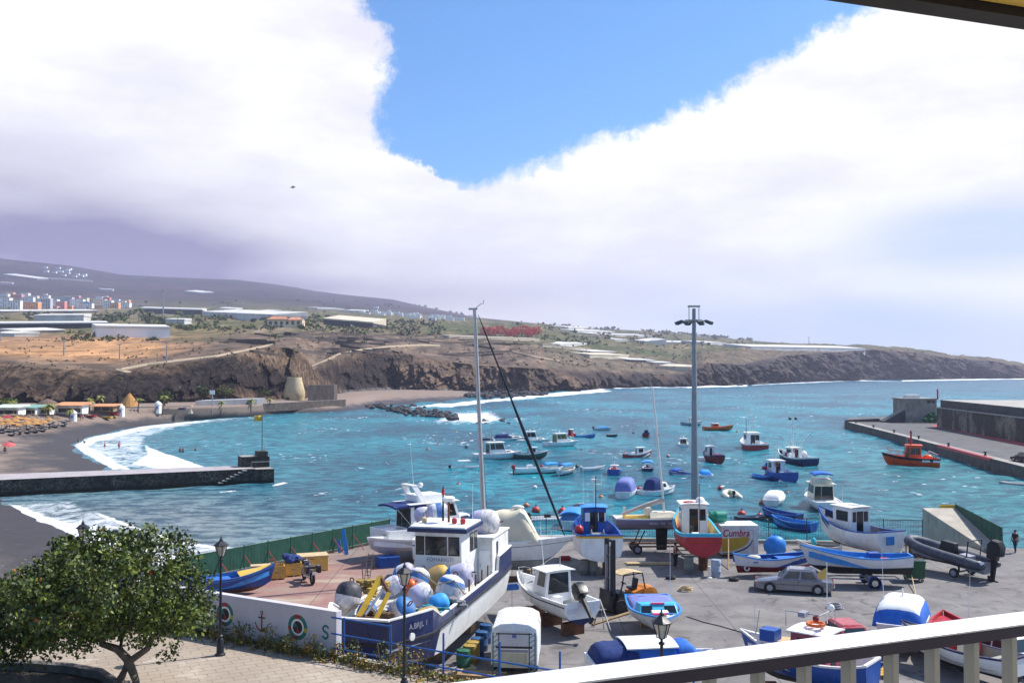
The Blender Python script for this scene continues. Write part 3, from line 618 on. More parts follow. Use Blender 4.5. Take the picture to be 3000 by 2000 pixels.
for i in range(9):
    p = P(random.uniform(1400, 1490), random.uniform(1226, 1243), SEA+.1); boulder(p, random.uniform(.5, 1.1), 'wet black rock awash in the foam past the rubble spit', 'rocks awash in the foam')
for i in range(70):
    x = random.uniform(1370, 1600); t = (x-1370)/230; y = 1160-7*t+random.gauss(0, 4)-random.random()*10; p = P(x, y+3, SEA+.3+random.random()*1.2); boulder(p, random.uniform(1., 2.7), 'jagged dark rock at the foot of the sea cliff', 'rocks at the cliff foot')
for i in range(8):
    p = P(random.uniform(2060, 2180), random.uniform(1124, 1129), SEA+.5); boulder(p, random.uniform(2., 4), 'far black sea stack in breaking surf below the headland', 'far rocks in the surf')

# haze: air between the sea and just above the ridge
mh = bpy.data.materials.new('sea_haze'); mh.use_nodes = True; t = mh.node_tree; t.nodes.clear()
v = t.nodes.new('ShaderNodeVolumePrincipled'); v.inputs['Color'].default_value = (.74, .76, 1., 1); v.inputs['Density'].default_value = .00013; v.inputs['Anisotropy'].default_value = .3
o = t.nodes.new('ShaderNodeOutputMaterial'); t.links.new(v.outputs[0], o.inputs['Volume'])
mb = MB(); mb.box((0, 2230, 240), (6600, 4640, 500), mh); tag(mb.build('haze'), kind='stuff')
# ------------------------------------------------------------------ boat building
def hullshape(L, B, H, wl, sb, ss, tw, full, rake, st=.1, n=16, vee=3.0, keelr=.55):
    secs = []
    for i in range(n+1):
        t = i/n; x0 = -L/2+t*L; u = max(0, (t-.45)/.55)
        w = B/2*(tw+(1-tw)*math.sin(min(1, t/.45)*math.pi/2)) if t < .45 else B/2*(1-u**full)
        w = max(w, .02); zs = H+sb*max(0, (t-.35)/.65)**2+ss*max(0, (.35-t)/.35)**2
        zk = max(0, (t-.70)/.30)**2.2*H*keelr
        a = max(wl, zk+.01); zz = [zk, zk+(a-zk)*.45, a, a+(zs-st-a)*.5, zs-st, zs]; row = []
        for z in zz:
            q = (z-zk)/(zs-zk); s = (1-u)*(1-(1-q)**vee)+u*(.18*q+.82*q**1.25)
            row.append((x0+rake*q*t**4-(.06*L*q*(1-t)**8 if tw < .2 else 0), w*s, z))
        secs.append(row)
    return secs
def hull(par, L, B, H, wl=None, bottom=BLACKP, side=WHITE, stripe=None, rail=None, inner=None, sb=.35, ss=.1, tw=.8, full=2.3, rake=.35, bul=.5, st=.12, g=.09, vee=3.0, n=16, keelr=.55, railw=.02):
    wl = H*.3 if wl is None else wl; S_ = hullshape(L, B, H, wl, sb, ss, tw, full, rake, st, n, vee, keelr); stripe = stripe or side; rail = rail or stripe; inner = inner or side
    bm = [bottom, bottom, side, side, stripe]; mb = MB()
    for sg in (1, -1):
        mb.loft([[(x, sg*y, z) for x, y, z in r] for r in S_], side, mats=bm)
    r = S_[0]
    for j in range(5): mb.add([(r[j][0], r[j][1], r[j][2]), (r[j+1][0], r[j+1][1], r[j+1][2]), (r[j+1][0], -r[j+1][1], r[j+1][2]), (r[j][0], -r[j][1], r[j][2])], [(0, 1, 2, 3)], bm[j])
    mb.build('hull', par, smooth=True)
    mb = MB(); top = [q[-1] for q in S_]; prof = lambda p, sg: [(p[0], sg*(p[1]+railw), p[2]-.05), (p[0], sg*(p[1]+railw), p[2]+.035), (p[0], sg*max(.005, p[1]-g), p[2]+.035), (p[0], sg*max(.005, p[1]-g), p[2]-.05)]
    for sg in (1, -1): mb.loft([prof(p, sg) for p in top], rail, closed=True)
    p = top[0]; mb.box((p[0]+g/2-.01, 0, p[2]-.006), (g+.02, 2*p[1]-.02, .09), rail); mb.build('gunwale', par)
    mb = MB(); se = []
    for q in S_:
        p = q[-1]; zf = max(q[0][2]+.12, p[2]-bul); zf = min(zf, p[2]-.03); wi = max(.01, p[1]-g); wf = wi*(.93 if bul < .7 else .84); se.append([(p[0], wi, p[2]), (p[0], wf, zf), (p[0], -wf, zf), (p[0], -wi, p[2])])
    mb.loft(se[:-1], inner); mb.add([(x+g, y, z) for x, y, z in se[0]], [(0, 1, 2, 3)], inner); mb.build('deck', par)
    return S_
def cabin(par, x0, x1, w, z0, h, rf=.2, rb=0., tb=.06, mat=WHITE, roof=None, win=(), over=.08, rz=.05, name='cabin', w1=None, glass=None, camber=.05):
    """house with raked front; win: (face, u0, u1, v0, v1)"""
    w1 = w if w1 is None else w1
    b = [(x0, -w/2, z0), (x1, -w1/2, z0), (x1, w1/2, z0), (x0, w/2, z0)]; t = [(x0+rb, -w/2+tb, z0+h), (x1-rf, -w1/2+tb, z0+h), (x1-rf, w1/2-tb, z0+h), (x0+rb, w/2-tb, z0+h)]
    mb = MB(); mb.add(b+t, [(3, 2, 1, 0), (4, 5, 6, 7), (0, 1, 5, 4), (1, 2, 6, 5), (2, 3, 7, 6), (3, 0, 4, 7)], mat); c = mb.build(name, par, bevel=.03)
    F_ = {'s': (b[0], b[1], t[1], t[0]), 'f': (b[1], b[2], t[2], t[1]), 'p': (b[2], b[3], t[3], t[2]), 'b': (b[3], b[0], t[0], t[3])}
    for (f, u0, u1, v0, v1) in win:
        mb = MB(); mb.patch(F_[f], u0-.012, u1+.012, v0-.02, v1+.02, .012, BLACK); mb.patch(F_[f], u0, u1, v0, v1, .02, glass or GLASS); mb.build('window', par)
    if roof:
        o = over; mb = MB(); n = 6; xs = [x0+rb-o, x1-rf+o]; ws = [w/2-tb+o, w1/2-tb+o]
        rows = []
        for k in range(n+1):
            s = -1+2*k/n; zc = z0+h+camber*(1-s*s); rows.append([(xs[0], ws[0]*s, zc+.003), (xs[1], ws[1]*s, zc+.003), (xs[1], ws[1]*s, zc+rz), (xs[0], ws[0]*s, zc+rz)])
        mb.loft(rows, roof, closed=True, cap=True); mb.build('roof', par, bevel=.015)
    return F_
def outboard(par, x, z, s=1., mat=BLACK, y=0., tilt=0.):
    mb = MB(); a = tilt; c, sn = math.cos(a), math.sin(a); r = lambda X, Z: (x-.12*s+(X*c-Z*sn)*s, y, z+(X*sn+Z*c)*s)
    q = [r(-.22, .22), r(-.2, .62), r(.0, .74), r(.2, .62), r(.22, .25)]
    for sg, k in ((1, 1.), (-1, 1.)):
        pass
    out = [(-.26, .2), (-.27, .5), (-.15, .7), (.1, .72), (.24, .55), (.24, .2)]
    secs = [[(r(X*f, .45+(Z-.45)*f)[0], y+yy*s, r(X*f, .45+(Z-.45)*f)[2]) for X, Z in out] for yy, f in ((-.2, .7), (-.17, .95), (0, 1.02), (.17, .95), (.2, .7))]
    mb.loft(secs, mat, closed=True, cap=True)
    mb.tube([r(0, .22), r(-.02, -.75)], [.12*s, .06*s], mat, 6); mb.tube([r(-.2, -.72), r(.16, -.72)], [.05*s, .07*s], mat, 6); mb.tube([r(.05, .1), r(.28, .1)], .07*s, mat, 6); mb.build('outboard_motor', par, smooth=True)
def bimini(par, x0, x1, w, z0, h, mat, posts=True, arch=.18, name='canopy'):
    mb = MB(); n, k = 6, 7; rows = []
    for i in range(n+1):
        t = i/n; xx = x0+(x1-x0)*t; row = []
        for j in range(k+1):
            s = -1+2*j/k; row.append((xx, s*w/2, z0+h-arch*abs(s)**2.6-.08*(2*t-1)**4))
        rows.append(row)
    mb.loft(rows, mat); mb.loft([[(x, y, z-.03) for x, y, z in r] for r in rows], mat)
    ed = lambda r: [r, [(x, y, z-.16) for x, y, z in r]]
    for r in (rows[0], rows[-1], [q[0] for q in rows], [q[-1] for q in rows]): mb.loft(ed(r), mat)
    mb.build(name, par, smooth=True)
    if posts:
        xm = (x0+x1)/2
        for xx in (x0+.05, x1-.05):
            mb = MB(); mb.tube([(xm, -w/2+.02, z0), (xx, -w/2+.02, z0+h-arch-.05), (xx, 0, z0+h-.05), (xx, w/2-.02, z0+h-arch-.05), (xm, w/2-.02, z0)], .02, GALV, 5); mb.build('canopy_frame', par)
def rail(par, S_, i0, i1, h, name='bow_rail', mat=STEEL, r=.018):
    mb = MB(); a = [Vector((q[-1][0], q[-1][1]-.08, q[-1][2])) for q in S_[i0:i1]]; b = [Vector((p.x, -p.y, p.z)) for p in a][::-1]
    up = Vector((0, 0, h)); L_ = [p+up for p in a+b]; mb.tube([a[0]]+L_+[b[-1]], r, mat, 5)
    for p in a[1::2]+b[1::2]: mb.tube([p-Vector((0, 0, .02)), p+up], r*.8, mat, 4)
    mb.build(name, par)
def thwart(par, x, w, z, mat, d=.28): mb = MB(); mb.box((x, 0, z), (d, w, .05), mat); mb.build('thwart', par)
def mastpole(par, x, z, h, mat=WHITE2, r=.05, spread=0, name='mast', y=0.):
    mb = MB(); mb.tube([(x, y, z), (x, y, z+h)], [r, r*.6], mat, 7)
    if spread: mb.tube([(x, y-spread, z+h*.72), (x, y+spread, z+h*.72)], r*.6, mat, 5); mb.box((x, y, z+h*.85), (.35, .35, .18), mat); mb.tube([(x, y-spread, z+h*.72), (x, y-spread, z+h*1.05)], r*.3, mat, 4)
    mb.build(name, par)
def anten(par, x, y, z, h, lean=0.): mb = MB(); mb.tube([(x, y, z), (x-lean, y, z+h)], [.02, .008], WHITE, 5); mb.build('antenna', par)
def lifering(par, c, ax, r=.3, mat=ORANGE): mb = MB(); mb.ring(c, r, .07, mat, ax, 16, 6); mb.build('life_ring', par)
def fender(par, c, mat, r=.16): mb = MB(); mb.lathe((c[0], c[1], c[2]-.3), [(0, .05), (.06, r), (.5, r), (.58, .05)], mat, 8); mb.build('fender', par)

def cruiser(par, L, B=None, H=None, side=WHITE, bottom=NAVY, stripe=None, cab=WHITE, fly=None, canvas=None, aftglass=True, cl=(.3, .68), ch=.24, hard=True, rake=.6, glass=None, hard2=None):
    B = B or L*.36; H = H or L*.17
    S_ = hull(par, L, B, H, H*.32, bottom, side, stripe or side, WHITE, WHITE, sb=L*.03, ss=0, tw=.86, full=2.4, rake=rake, bul=.1 if L > 6 else .2, g=.1)
    x = lambda t: -L/2+t*L; zd = H*.95
    # foredeck trunk
    cabin(par, x(cl[1]-.02), x(.9), B*.62, zd+L*.018, L*.05, rf=L*.1, tb=.1, w1=B*.28, mat=cab, name='trunk_cabin', win=[('s', .15, .75, .3, .75), ('p', .15, .75, .3, .75)])
    win = [('f', .06, .47, .45, .9), ('f', .53, .94, .45, .9), ('s', .42, .93, .45, .88), ('p', .42, .93, .45, .88), ('s', .08, .36, .45, .88), ('p', .08, .36, .45, .88)]
    if aftglass: win += [('b', .06, .36, .1, .85), ('b', .4, .94, .1, .85)]
    cabin(par, x(cl[0]), x(cl[1]), B*.72, zd-.1, L*ch+.1, rf=L*.07, rb=0, tb=.12, mat=cab, roof=cab, win=win, over=L*.03, glass=glass)
    zt = zd+L*ch
    if fly:
        cabin(par, x(cl[0]+.02), x(cl[1]-.10), B*.6, zt+.06, L*.055, rf=.25, tb=.05, mat=cab, name='flybridge'); bimini(par, x(cl[0]), x(cl[1]-.12), B*.62, zt+.1, L*.14, fly)
    else:
        mb = MB(); mb.lathe((x(cl[0]+.15), 0, zt+.05), [(0, .06), (.25, .05), (.26, .2), (.4, .2), (.44, .1)], WHITE, 8); mb.build('radome', par)
    if canvas: tent(par, x(.02), x(cl[0]+.02), B*.74, zd, L*ch*.92, canvas)
    rail(par, S_, 10, 16, L*.06); anten(par, x(cl[0]+.1), B*.25, zt, L*.16); return S_
def tent(par, x0, x1, w, z, h, mat, name='canvas_cover', w0=None, rf=.25, top=None):
    """canvas stretched over hoops: rounded section, sag between the hoops, creases"""
    w0 = w0 or w; n, k = 12, 14; rows = []; sd = abs(x0*3.1+x1+w*7+z)
    for i in range(n+1):
        t = i/n; e = (.10+.78*min(1, t/.13)**.6) if t < .13 else (.88+.12*min(1, (t-.13)/max(.05, .87-rf)) if t < 1-rf else 1-.93*((t-1+rf)/rf)**1.25)
        sag = 1-.045*abs(math.sin(t*math.pi*3)); ww = (w0+(w-w0)*t)/2; row = []
        for j in range(k+1):
            a = math.pi*j/k; c, s_ = math.cos(a), math.sin(a); y = ww*(abs(c)**.42)*(1 if c > 0 else -1)*(1-.16*s_**2); zz = z+h*e*sag*(s_**.55)
            wr = float(fbm(t*9+sd, j*.9+sd*2, 3))*.05*min(1, h)*(s_**.5)
            row.append((x0+(x1-x0)*t+wr*.5, y*(1+wr*.5), zz+wr))
        rows.append(row)
    mb = MB(); [mb.loft(rows[i:i+2], mat, mats=[top if top and 3 <= j <= 10 and 1 <= i < n*(1-rf)-.5 else mat for j in range(k)]) for i in range(n)]; mb.add(rows[0], [tuple(range(k, -1, -1))], mat); mb.add(rows[-1], [tuple(range(k+1))], mat); mb.build(name, par, smooth=True)
def openboat(par, L, B=None, H=None, side=WHITE, bottom=BLACKP, stripe=None, rl=None, inner=None, motor=None, seats=2, top=None, topmat=None, tw=.75, sb=None, ss=.1, con=False, mtilt=0., full=2.3, bul=None, wl=None, rake=.3):
    B = B or L*.36; H = H or L*.185
    S_ = hull(par, L, B, H, wl or H*.3, bottom, side, stripe, rl, inner or side, sb=sb if sb is not None else L*.04, ss=ss, tw=tw, full=full, rake=rake, bul=bul or H*.55)
    for i in range(seats): thwart(par, -L*.3+L*.5*i/max(1, seats-1), B*.8, H*.8, inner or WOOD)
    if con: cabin(par, -L*.12, L*.06, B*.4, H*.45, L*.2, rf=.15, tb=.04, mat=WHITE, name='console', win=[('f', .1, .9, .6, .95)])
    if motor: outboard(par, -L/2-.02, H*.8, L*.2, motor, tilt=mtilt)
    if top: bimini(par, -L*.38, L*.2, B*.85, H*.9, L*.26, topmat)
    return S_
def fisher(par, L, B=None, H=None, side=WHITE, bottom=DRED, stripe=NAVY, rl=None, inner=LBLUE, house=WHITE, hp=(.52, .72), hh=.22, roof=WHITE, mast=True, gear=True, tw=.72, sb=None, ss=.25, door=True, hw=.5, bul=.75, wl=None, ring=None, full=2.1, rake=.4, back=None, rf=.1, vee=3.6):
    B = B or L*.34; H = H or L*.2
    S_ = hull(par, L, B, H, wl or H*.36, bottom, side, stripe, rl or stripe, inner, sb=sb if sb is not None else L*.07, ss=ss, tw=tw, full=full, rake=rake, bul=bul, g=.12, st=.2, vee=vee)
    x = lambda t: -L/2+t*L; z = H-bul*.9
    win = [('f', .08, .36, .55, .88), ('f', .4, .62, .55, .88), ('f', .66, .92, .55, .88), ('s', .2, .8, .55, .85), ('p', .2, .8, .55, .85)]
    if door: win += [('b', .3, .62, .05, .86)]
    if back: win += back
    cabin(par, x(hp[0]), x(hp[1]), B*hw, z, L*hh+bul*.9, rf=rf, tb=.05, mat=house, roof=roof, over=.15, win=win)
    zt = z+L*hh+bul*.9
    if mast: mastpole(par, x(hp[0]+.06), zt, L*.28, spread=B*.16); anten(par, x(hp[0]+.03), B*.14, zt, L*.22)
    if gear:
        mb = MB(); mb.lathe((x(.3), 0, H-bul*.2), [(-.45, .42), (-.4, .42), (-.38, .2), (.38, .2), (.4, .42), (.45, .42)], GALV, 10, (0, 1, 0)); mb.box((x(.3), 0, H-bul*.6), (.5, .8, bul*.8), GREYP); mb.build('winch', par)
        mb = MB(); mb.box((x(.16), B*.12, H-bul*.62), (L*.1, B*.3, bul*.5), M('fish_box_blue', (.03, .14, .4), .5, .2)); mb.build('fish_box', par)
    if ring: lifering(par, (x(hp[0])-.08, B*.1, zt-L*hh*.3), (1, 0, 0), .28, ring)
    return S_
def inflatable(par, L, B, r, tube, inner=GREYP, motor=None, con=False, mtilt=.0):
    mb = MB(); pts_ = []
    n = 14; hw = B/2-r
    p = [(-L/2-.15, hw, r), (-L/2+.2, hw, r), (0, hw, r), (L*.22, hw*.97, r*1.08), (L*.36, hw*.75, r*1.3), (L*.44, hw*.42, r*1.5), (L*.465, 0, r*1.6)]; p = p+[(x, -y, z) for x, y, z in p[-2::-1]]
    mb.tube(p, [r*.45]+[r]*(len(p)-2)+[r*.45], tube, 10); mb.build('tube', par, smooth=True)
    mb = MB(); o = [(-L/2+.1, hw), (L*.2, hw*.95), (L*.36, hw*.7), (L*.44, 0), (L*.36, -hw*.7), (L*.2, -hw*.95), (-L/2+.1, -hw)]
    mb.prism(o, r*.3, r*.6, inner); k = [(-L/2+.1, 0), (L*.2, 0), (L*.42, 0)]; mb.prism([(x, y*.5) for x, y in o], -.25, r*.3, inner); mb.box((-L/2+.12, 0, r*.9), (.08, hw*2, r*1.6), inner); mb.build('floor', par)
    if con: cabin(par, -L*.1, L*.08, B*.26, r*.5, L*.16, rf=.15, mat=BLACK, name='console', win=[('f', .1, .9, .6, .95)]); mb = MB(); mb.box((-L*.24, 0, r*1.2), (L*.12, B*.3, r*1.3), GREYP); mb.build('seat', par)
    if motor: outboard(par, -L/2, r*1.6, L*.21, motor, tilt=mtilt)

SHORTS = []          # (short phrase, px, py) of moored boats, for the labels of the buoys near them
def afloat(name, label, cat, px, py, head, short, fn, draft, group=None, roll=0., **kw):
    p = P(px, py, SEA); r = thing(name, label, cat, (p.x, p.y, SEA-draft), R(head), group); r.rotation_euler = (R(roll), R(random.uniform(-1.2, .4)), R(head)); fn(r, **kw)
    if short: SHORTS.append((short, px, py))
    return r
def MBpost(r, x, y, z0, z1): mb = MB(); mb.tube([(x, y, z0), (x, y, z1)], .03, STEEL, 5); mb.build('post', r)
def MBbox(r, n, c, d, m, rz=0., bev=.0): mb = MB(); mb.box(c, d, m, rz); return mb.build(n, r, bevel=bev)
def MBball(r, n, c, rad, m, sc=(1, 1, 1)): mb = MB(); mb.ball(c, rad, m, sc, 12); return mb.build(n, r, smooth=True)
def pole(r, n, pts, rad, m, k=6): mb = MB(); mb.tube(pts, rad, m, k); return mb.build(n, r)
GB = 'boats moored in the bay'
TEAL = M('dark_green_paint', (.01, .085, .06), .4, .2, 2)
SKYC = M('sky_blue_canvas', (.02, .28, .75), .8, .15, 3)
YGL = M('amber_glass', (.20, .16, .05), .15, .2, 1)
a = afloat
a('motor_cruiser', 'large white cabin cruiser with dark aft glass doors, left of the middle of the bay', 'boat', 1455, 1345, 22, 'white cruiser with dark glass doors', cruiser, .38, GB, L=8.6, H=1.5)
a('pilot_boat', 'small white boat under a white hardtop on four posts, leftmost boat in the bay', 'boat', 1360, 1379, 15, 'small hardtop boat', lambda r: (openboat(r, 4.4, motor=BLACK, con=True, inner=WHITE), cabin(r, -1.0, .9, 1.35, 1.85, .08, mat=WHITE, rf=0, name='hardtop'), [MBpost(r, x, y, .7, 1.86) for x in (-.9, .8) for y in (-.6, .6)]), .22, GB)
a('speedboat', 'long low white speedboat with a navy canvas cover over its cockpit', 'boat', 1492, 1293, 12, 'speedboat with the navy canvas', lambda r: (cruiser(r, 7.6, H=1.1, cl=(.45, .6), ch=.08, aftglass=False, rake=.9), tent(r, -3.4, .6, 2.1, 1.05, 1.1, NAVYC, w0=1.8)), .3, GB)
a('work_skiff', 'low dark skiff lying left of the covered speedboat', 'boat', 1438, 1290, 5, 'low dark skiff', openboat, .2, GB, L=4.6, H=.6, side=NAVY, rl=BLACK, inner=NAVY)
a('motor_cruiser', 'white cabin boat with a rounded wheelhouse behind the green hulled boat', 'boat', 1562, 1299, 18, 'round wheelhouse boat', cruiser, .32, GB, L=7.0, cl=(.25, .6), ch=.26)
a('motor_cruiser', 'white cabin cruiser with amber aft windows in the middle of the bay', 'boat', 1643, 1308, 30, 'cruiser with amber windows', cruiser, .36, GB, L=7.6, H=1.4, glass=YGL)
a('cabin_boat', 'small boat with a red wheelhouse and white roof behind a white cruiser', 'boat', 1672, 1283, 70, 'red wheelhouse boat', fisher, .4, GB, L=5.2, house=RED, inner=RED, mast=False, gear=False, side=WHITE, stripe=RED, hh=.27, hp=(.35, .65))
a('rowing_boat', 'blue open boat with a dark red bottom right of the red wheelhouse', 'boat', 1714, 1284, 22, 'blue open boat with red bottom', openboat, .16, GB, L=5.0, H=.8, side=BLUE, bottom=DRED, stripe=LBLUE, inner=BLUE, sb=.5, motor=RED, wl=.35)
a('tender', 'small white tender with a sky blue cover farthest up the middle of the bay', 'boat', 1764, 1259, 10, 'sky blue covered tender', lambda r: (openboat(r, 4.6, H=.75, motor=BLACK), tent(r, -1.6, 2., 1.5, .75, .35, SKYC)), .2, GB)
a('dinghy', 'tiny black dinghy with nobody aboard, in front of the sky blue covered tender', 'boat', 1793, 1279, 15, 'tiny black dinghy', openboat, .12, GB, L=2.6, B=1.2, H=.55, side=BLACKP, inner=BLACKP, seats=1)
a('cabin_boat', 'green hulled boat with a white cabin, crossed by the dark stay', 'boat', 1552, 1342, 20, 'green hulled boat', fisher, .35, GB, L=6.4, side=TEAL, stripe=WHITE, bottom=DRED, inner=TEAL, house=WHITE, hp=(.45, .7), hh=.17, mast=False, gear=False)
a('open_boat', 'white open boat with a red outboard and centre console, crossed by the dark stay', 'boat', 1556, 1386, 20, 'white boat with the red outboard', openboat, .22, GB, L=5.6, con=True, motor=RED, inner=WHITE)
a('open_boat', 'little white boat under a blue sunshade, left one of a pair', 'boat', 1617, 1382, 40, 'left blue sunshade boat', openboat, .2, GB, L=4.2, top=1, topmat=SKYC, motor=BLACK)
a('open_boat', 'little white boat under a blue sunshade, right one of a pair', 'boat', 1661, 1386, 55, 'right blue sunshade boat', openboat, .2, GB, L=4.4, top=1, topmat=LBLUE, motor=WHITE, inner=WOOD)
a('tender', 'white tender with its nose high, right of the sunshade boats', 'boat', 1736, 1381, 28, 'white tender with high nose', openboat, .2, GB, L=4.2, H=.8, inner=WHITE, motor=WHITE, sb=.35)
a('fishing_boat', 'small royal blue fishing boat with a red crate on deck', 'boat', 1800, 1390, 82, 'royal blue fishing boat', lambda r: (fisher(r, 5.4, B=2.3, H=1.1, side=BLUE, stripe=BLUE, bottom=NAVY, inner=WHITE, house=WHITE, hp=(.6, .78), hh=.1, gear=False, bul=.5), MBbox(r, 'crate', (-.8, .1, 1.1), (.9, .8, .7), RED)), .3, GB)
a('open_boat', 'dark boat under a bright blue awning behind the thin sailing mast', 'boat', 1897, 1382, 84, 'boat under the blue awning', openboat, .22, GB, L=5.0, B=2.0, side=NAVY, top=1, topmat=LBLUE, inner=WHITE)
a('cabin_boat', 'white cabin boat with a red lower hull in the middle of the bay', 'boat', 1868, 1342, 30, 'red and white cabin boat', fisher, .3, GB, L=5.8, side=RED, stripe=WHITE, bottom=DRED, inner=WHITE, hp=(.45, .72), hh=.19, mast=False, gear=False, sb=.6)
a('fishing_boat', 'small dark fishing boat with a dark red hull behind the thin sailing mast', 'boat', 1893, 1279, 80, 'small dark fishing boat', fisher, .3, GB, L=5.4, side=DRED, stripe=NAVY, inner=NAVY, house=NAVY, roof=NAVY, hh=.14, mast=True, gear=False)
a('cabin_boat', 'grey hulled white cabin boat half hidden by the floodlight mast', 'boat', 2026, 1246, 20, 'grey hulled cabin boat', fisher, .3, GB, L=6.4, side=GREYP, stripe=WHITE, bottom=NAVY, inner=WHITE, hp=(.4, .62), hh=.2, mast=False, gear=False)
a('lifeboat', 'orange launch with a tall thin mast at the far side of the moorings', 'boat', 2103, 1260, 8, 'orange launch', lambda r: (fisher(r, 8.0, H=1.15, side=ORANGE, stripe=ORANGE, bottom=BLACKP, inner=ORANGE, house=ORANGE, roof=WHITE, hp=(.3, .52), hh=.12, mast=False, gear=False, bul=.25, sb=.5), mastpole(r, 0, 1.2, 11, WHITE, .05)), .3, GB)
a('cabin_boat', 'small white boat with a windscreen left of the floodlight mast', 'boat', 2002, 1306, 80, 'small boat with a windscreen', cruiser, .28, GB, L=5.2, B=2.1, cl=(.35, .62), ch=.2)
a('fishing_boat', 'dark red fishing boat piled with red floats right of the floodlight mast', 'boat', 2086, 1349, 98, 'dark red fishing boat', lambda r: (fisher(r, 7.6, B=2.9, H=1.5, side=DRED, stripe=NAVY, bottom=DRED, inner=NAVY, house=WHITE, hp=(.55, .75), hh=.2), [fender(r, (-2.6+.5*(i % 4), -.9+.6*(i//4), 1.55), RED if i % 2 else NAVY, .28) for i in range(10)]), .5, GB)
a('trawler', 'big white fishing boat with a red band seen from astern', 'boat', 2203, 1316, 90, 'big red banded fishing boat', lambda r: (fisher(r, 12, B=4.5, H=2.3, side=RED, stripe=WHITE, bottom=DRED, inner=WHITE, house=WHITE, hp=(.4, .66), hh=.17, wl=.8, tw=.85, hw=.6, back=[('b', .66, .95, .5, .85)]), mastpole(r, 2.4, 4.2, 5, WHITE, .09, .9), mastpole(r, -1, 4.2, 3, GREYP, .1, 0, 'crane', 1.4), fender(r, (-5, -1.5, 2.4), RED, .5), fender(r, (-5.2, -1.2, 2.4), RED, .4)), .95, GB)
a('trawler', 'dark blue fishing boat with two lamp masts and raised outrigger poles', 'boat', 2328, 1358, 102, 'outrigger fishing boat', lambda r: (fisher(r, 11, B=4.0, H=2.1, side=NAVY, stripe=WHITE, bottom=NAVY, inner=WHITE, house=WHITE, hp=(.42, .64), hh=.13, wl=.6, tw=.8, ring=RED), [pole(r, 'outrigger', [(0, s*.6, 3.4), (0, s*3.2, 6.0)], .09, WHITE2) for s in (1, -1)], mastpole(r, .6, 3.6, 5, WHITE, .1, .55), [MBball(r, 'deck_lamp', (.6, s*.55, 8.5), .26, BLACK) for s in (1, -1)], [MBball(r, 'float', (-1+i*.8, 1.5, 2.4), .42, RED if i % 2 else WHITE) for i in range(3)], [MBball(r, 'float', (-.4, -1.5, 2.4), .6, WHITE)]), .75, GB)
a('fishing_boat', 'blue hulled fishing boat with a white wheelhouse and an orange life ring', 'boat', 2278, 1403, 96, 'blue hulled fishing boat', lambda r: (fisher(r, 9.2, B=3.5, H=1.9, side=BLUE, stripe=BLUE, rl=BLUE, bottom=NAVY, inner=BLUE, house=WHITE, hp=(.45, .68), hh=.16, ring=ORANGE, wl=.55, tw=.8, hw=.58, mast=False), mastpole(r, .6, 3.2, 2.6, WHITE2, .06, .4), fender(r, (1.2, 1.6, 2.2), RED, .4)), .65, GB)
a('rowing_boat', 'small bright blue rowing boat tied left of the blue fishing boat', 'boat', 2226, 1404, 110, 'bright blue rowing boat', openboat, .2, GB, L=4.0, B=1.7, side=BLUE, stripe=LBLUE, inner=LBLUE, motor=None)
a('open_boat', 'white boat with a pale blue cover, right beside the floodlight mast', 'boat', 2068, 1402, 88, 'pale blue covered boat', lambda r: (openboat(r, 4.6, B=1.95, inner=WHITE, side=WHITE), tent(r, -.4, 2.0, 1.6, .7, .8, SKYC)), .2, GB)
a('open_boat', 'small blue boat with a folded blue sunshade left of the floodlight mast', 'boat', 1990, 1397, 120, 'boat with folded blue sunshade', lambda r: (openboat(r, 4.8, B=1.9, side=WHITE, stripe=BLUE, inner=BLUE), bimini(r, -.2, 1.2, 1.4, .7, .8, BLUEC)), .2, GB)
a('cuddy_boat', 'white boat with a tall lavender windscreen cover', 'boat', 1836, 1454, 74, 'lavender covered boat', lambda r: (openboat(r, 6.4, B=2.5, H=1.15, inner=CREAM, sb=.25, motor=None), tent(r, -2.9, 1.2, 2.2, 1.12, 1.75, LAVC), mastpole(r, .2, 2.8, .6, CREAM)), .3, GB)
a('cuddy_boat', 'white boat with a black cockpit canopy behind the thin sailing mast', 'boat', 1925, 1451, 38, 'black canopy boat', lambda r: (openboat(r, 6.2, B=2.4, H=1.1, inner=WHITE, sb=.3), tent(r, -1.6, .3, 2.0, 1.1, 1.6, NAVYC), cabin(r, .3, 2., 1.6, 1.1, .9, rf=.7, mat=WHITE, w1=1., win=[('s', .1, .6, .4, .85)])), .3, GB)
a('tender', 'cream rubber tender with a black outboard right of the floodlight mast', 'boat', 2142, 1456, 86, 'cream rubber tender', inflatable, .1, GB, L=4.4, B=2.3, r=.36, tube=CREAM, inner=CREAM, motor=BLACK)
a('day_boat', 'white day boat under a fitted white cover with fenders', 'boat', 2269, 1474, 68, 'white covered day boat', lambda r: (openboat(r, 6.2, B=2.5, H=1.0, inner=WHITE), tent(r, -2.4, 2.2, 2.2, 1.0, .8, WHITE), fender(r, (2.5, .9, 1.1), BLACK)), .28, GB)
a('motor_cruiser', 'cream flybridge cruiser with a blue bimini top, seen from its stern', 'boat', 2404, 1484, 86, 'cream flybridge cruiser', cruiser, .4, GB, L=9.2, B=3.4, H=1.5, side=WHITE, cab=CREAM, fly=BLUEC, cl=(.32, .7), ch=.2)
a('open_boat', 'white boat under a long blue fringed canopy just outside the fence', 'boat', 1682, 1540, 78, 'long blue canopy boat', lambda r: (openboat(r, 6.2, B=2.4, inner=WHITE), bimini(r, -2.6, 1.2, 2.3, .7, 1.5, LBLUE, arch=.35), tent(r, -2.4, -1.2, 2.2, .9, 1.2, LBLUE)), .25, GB)
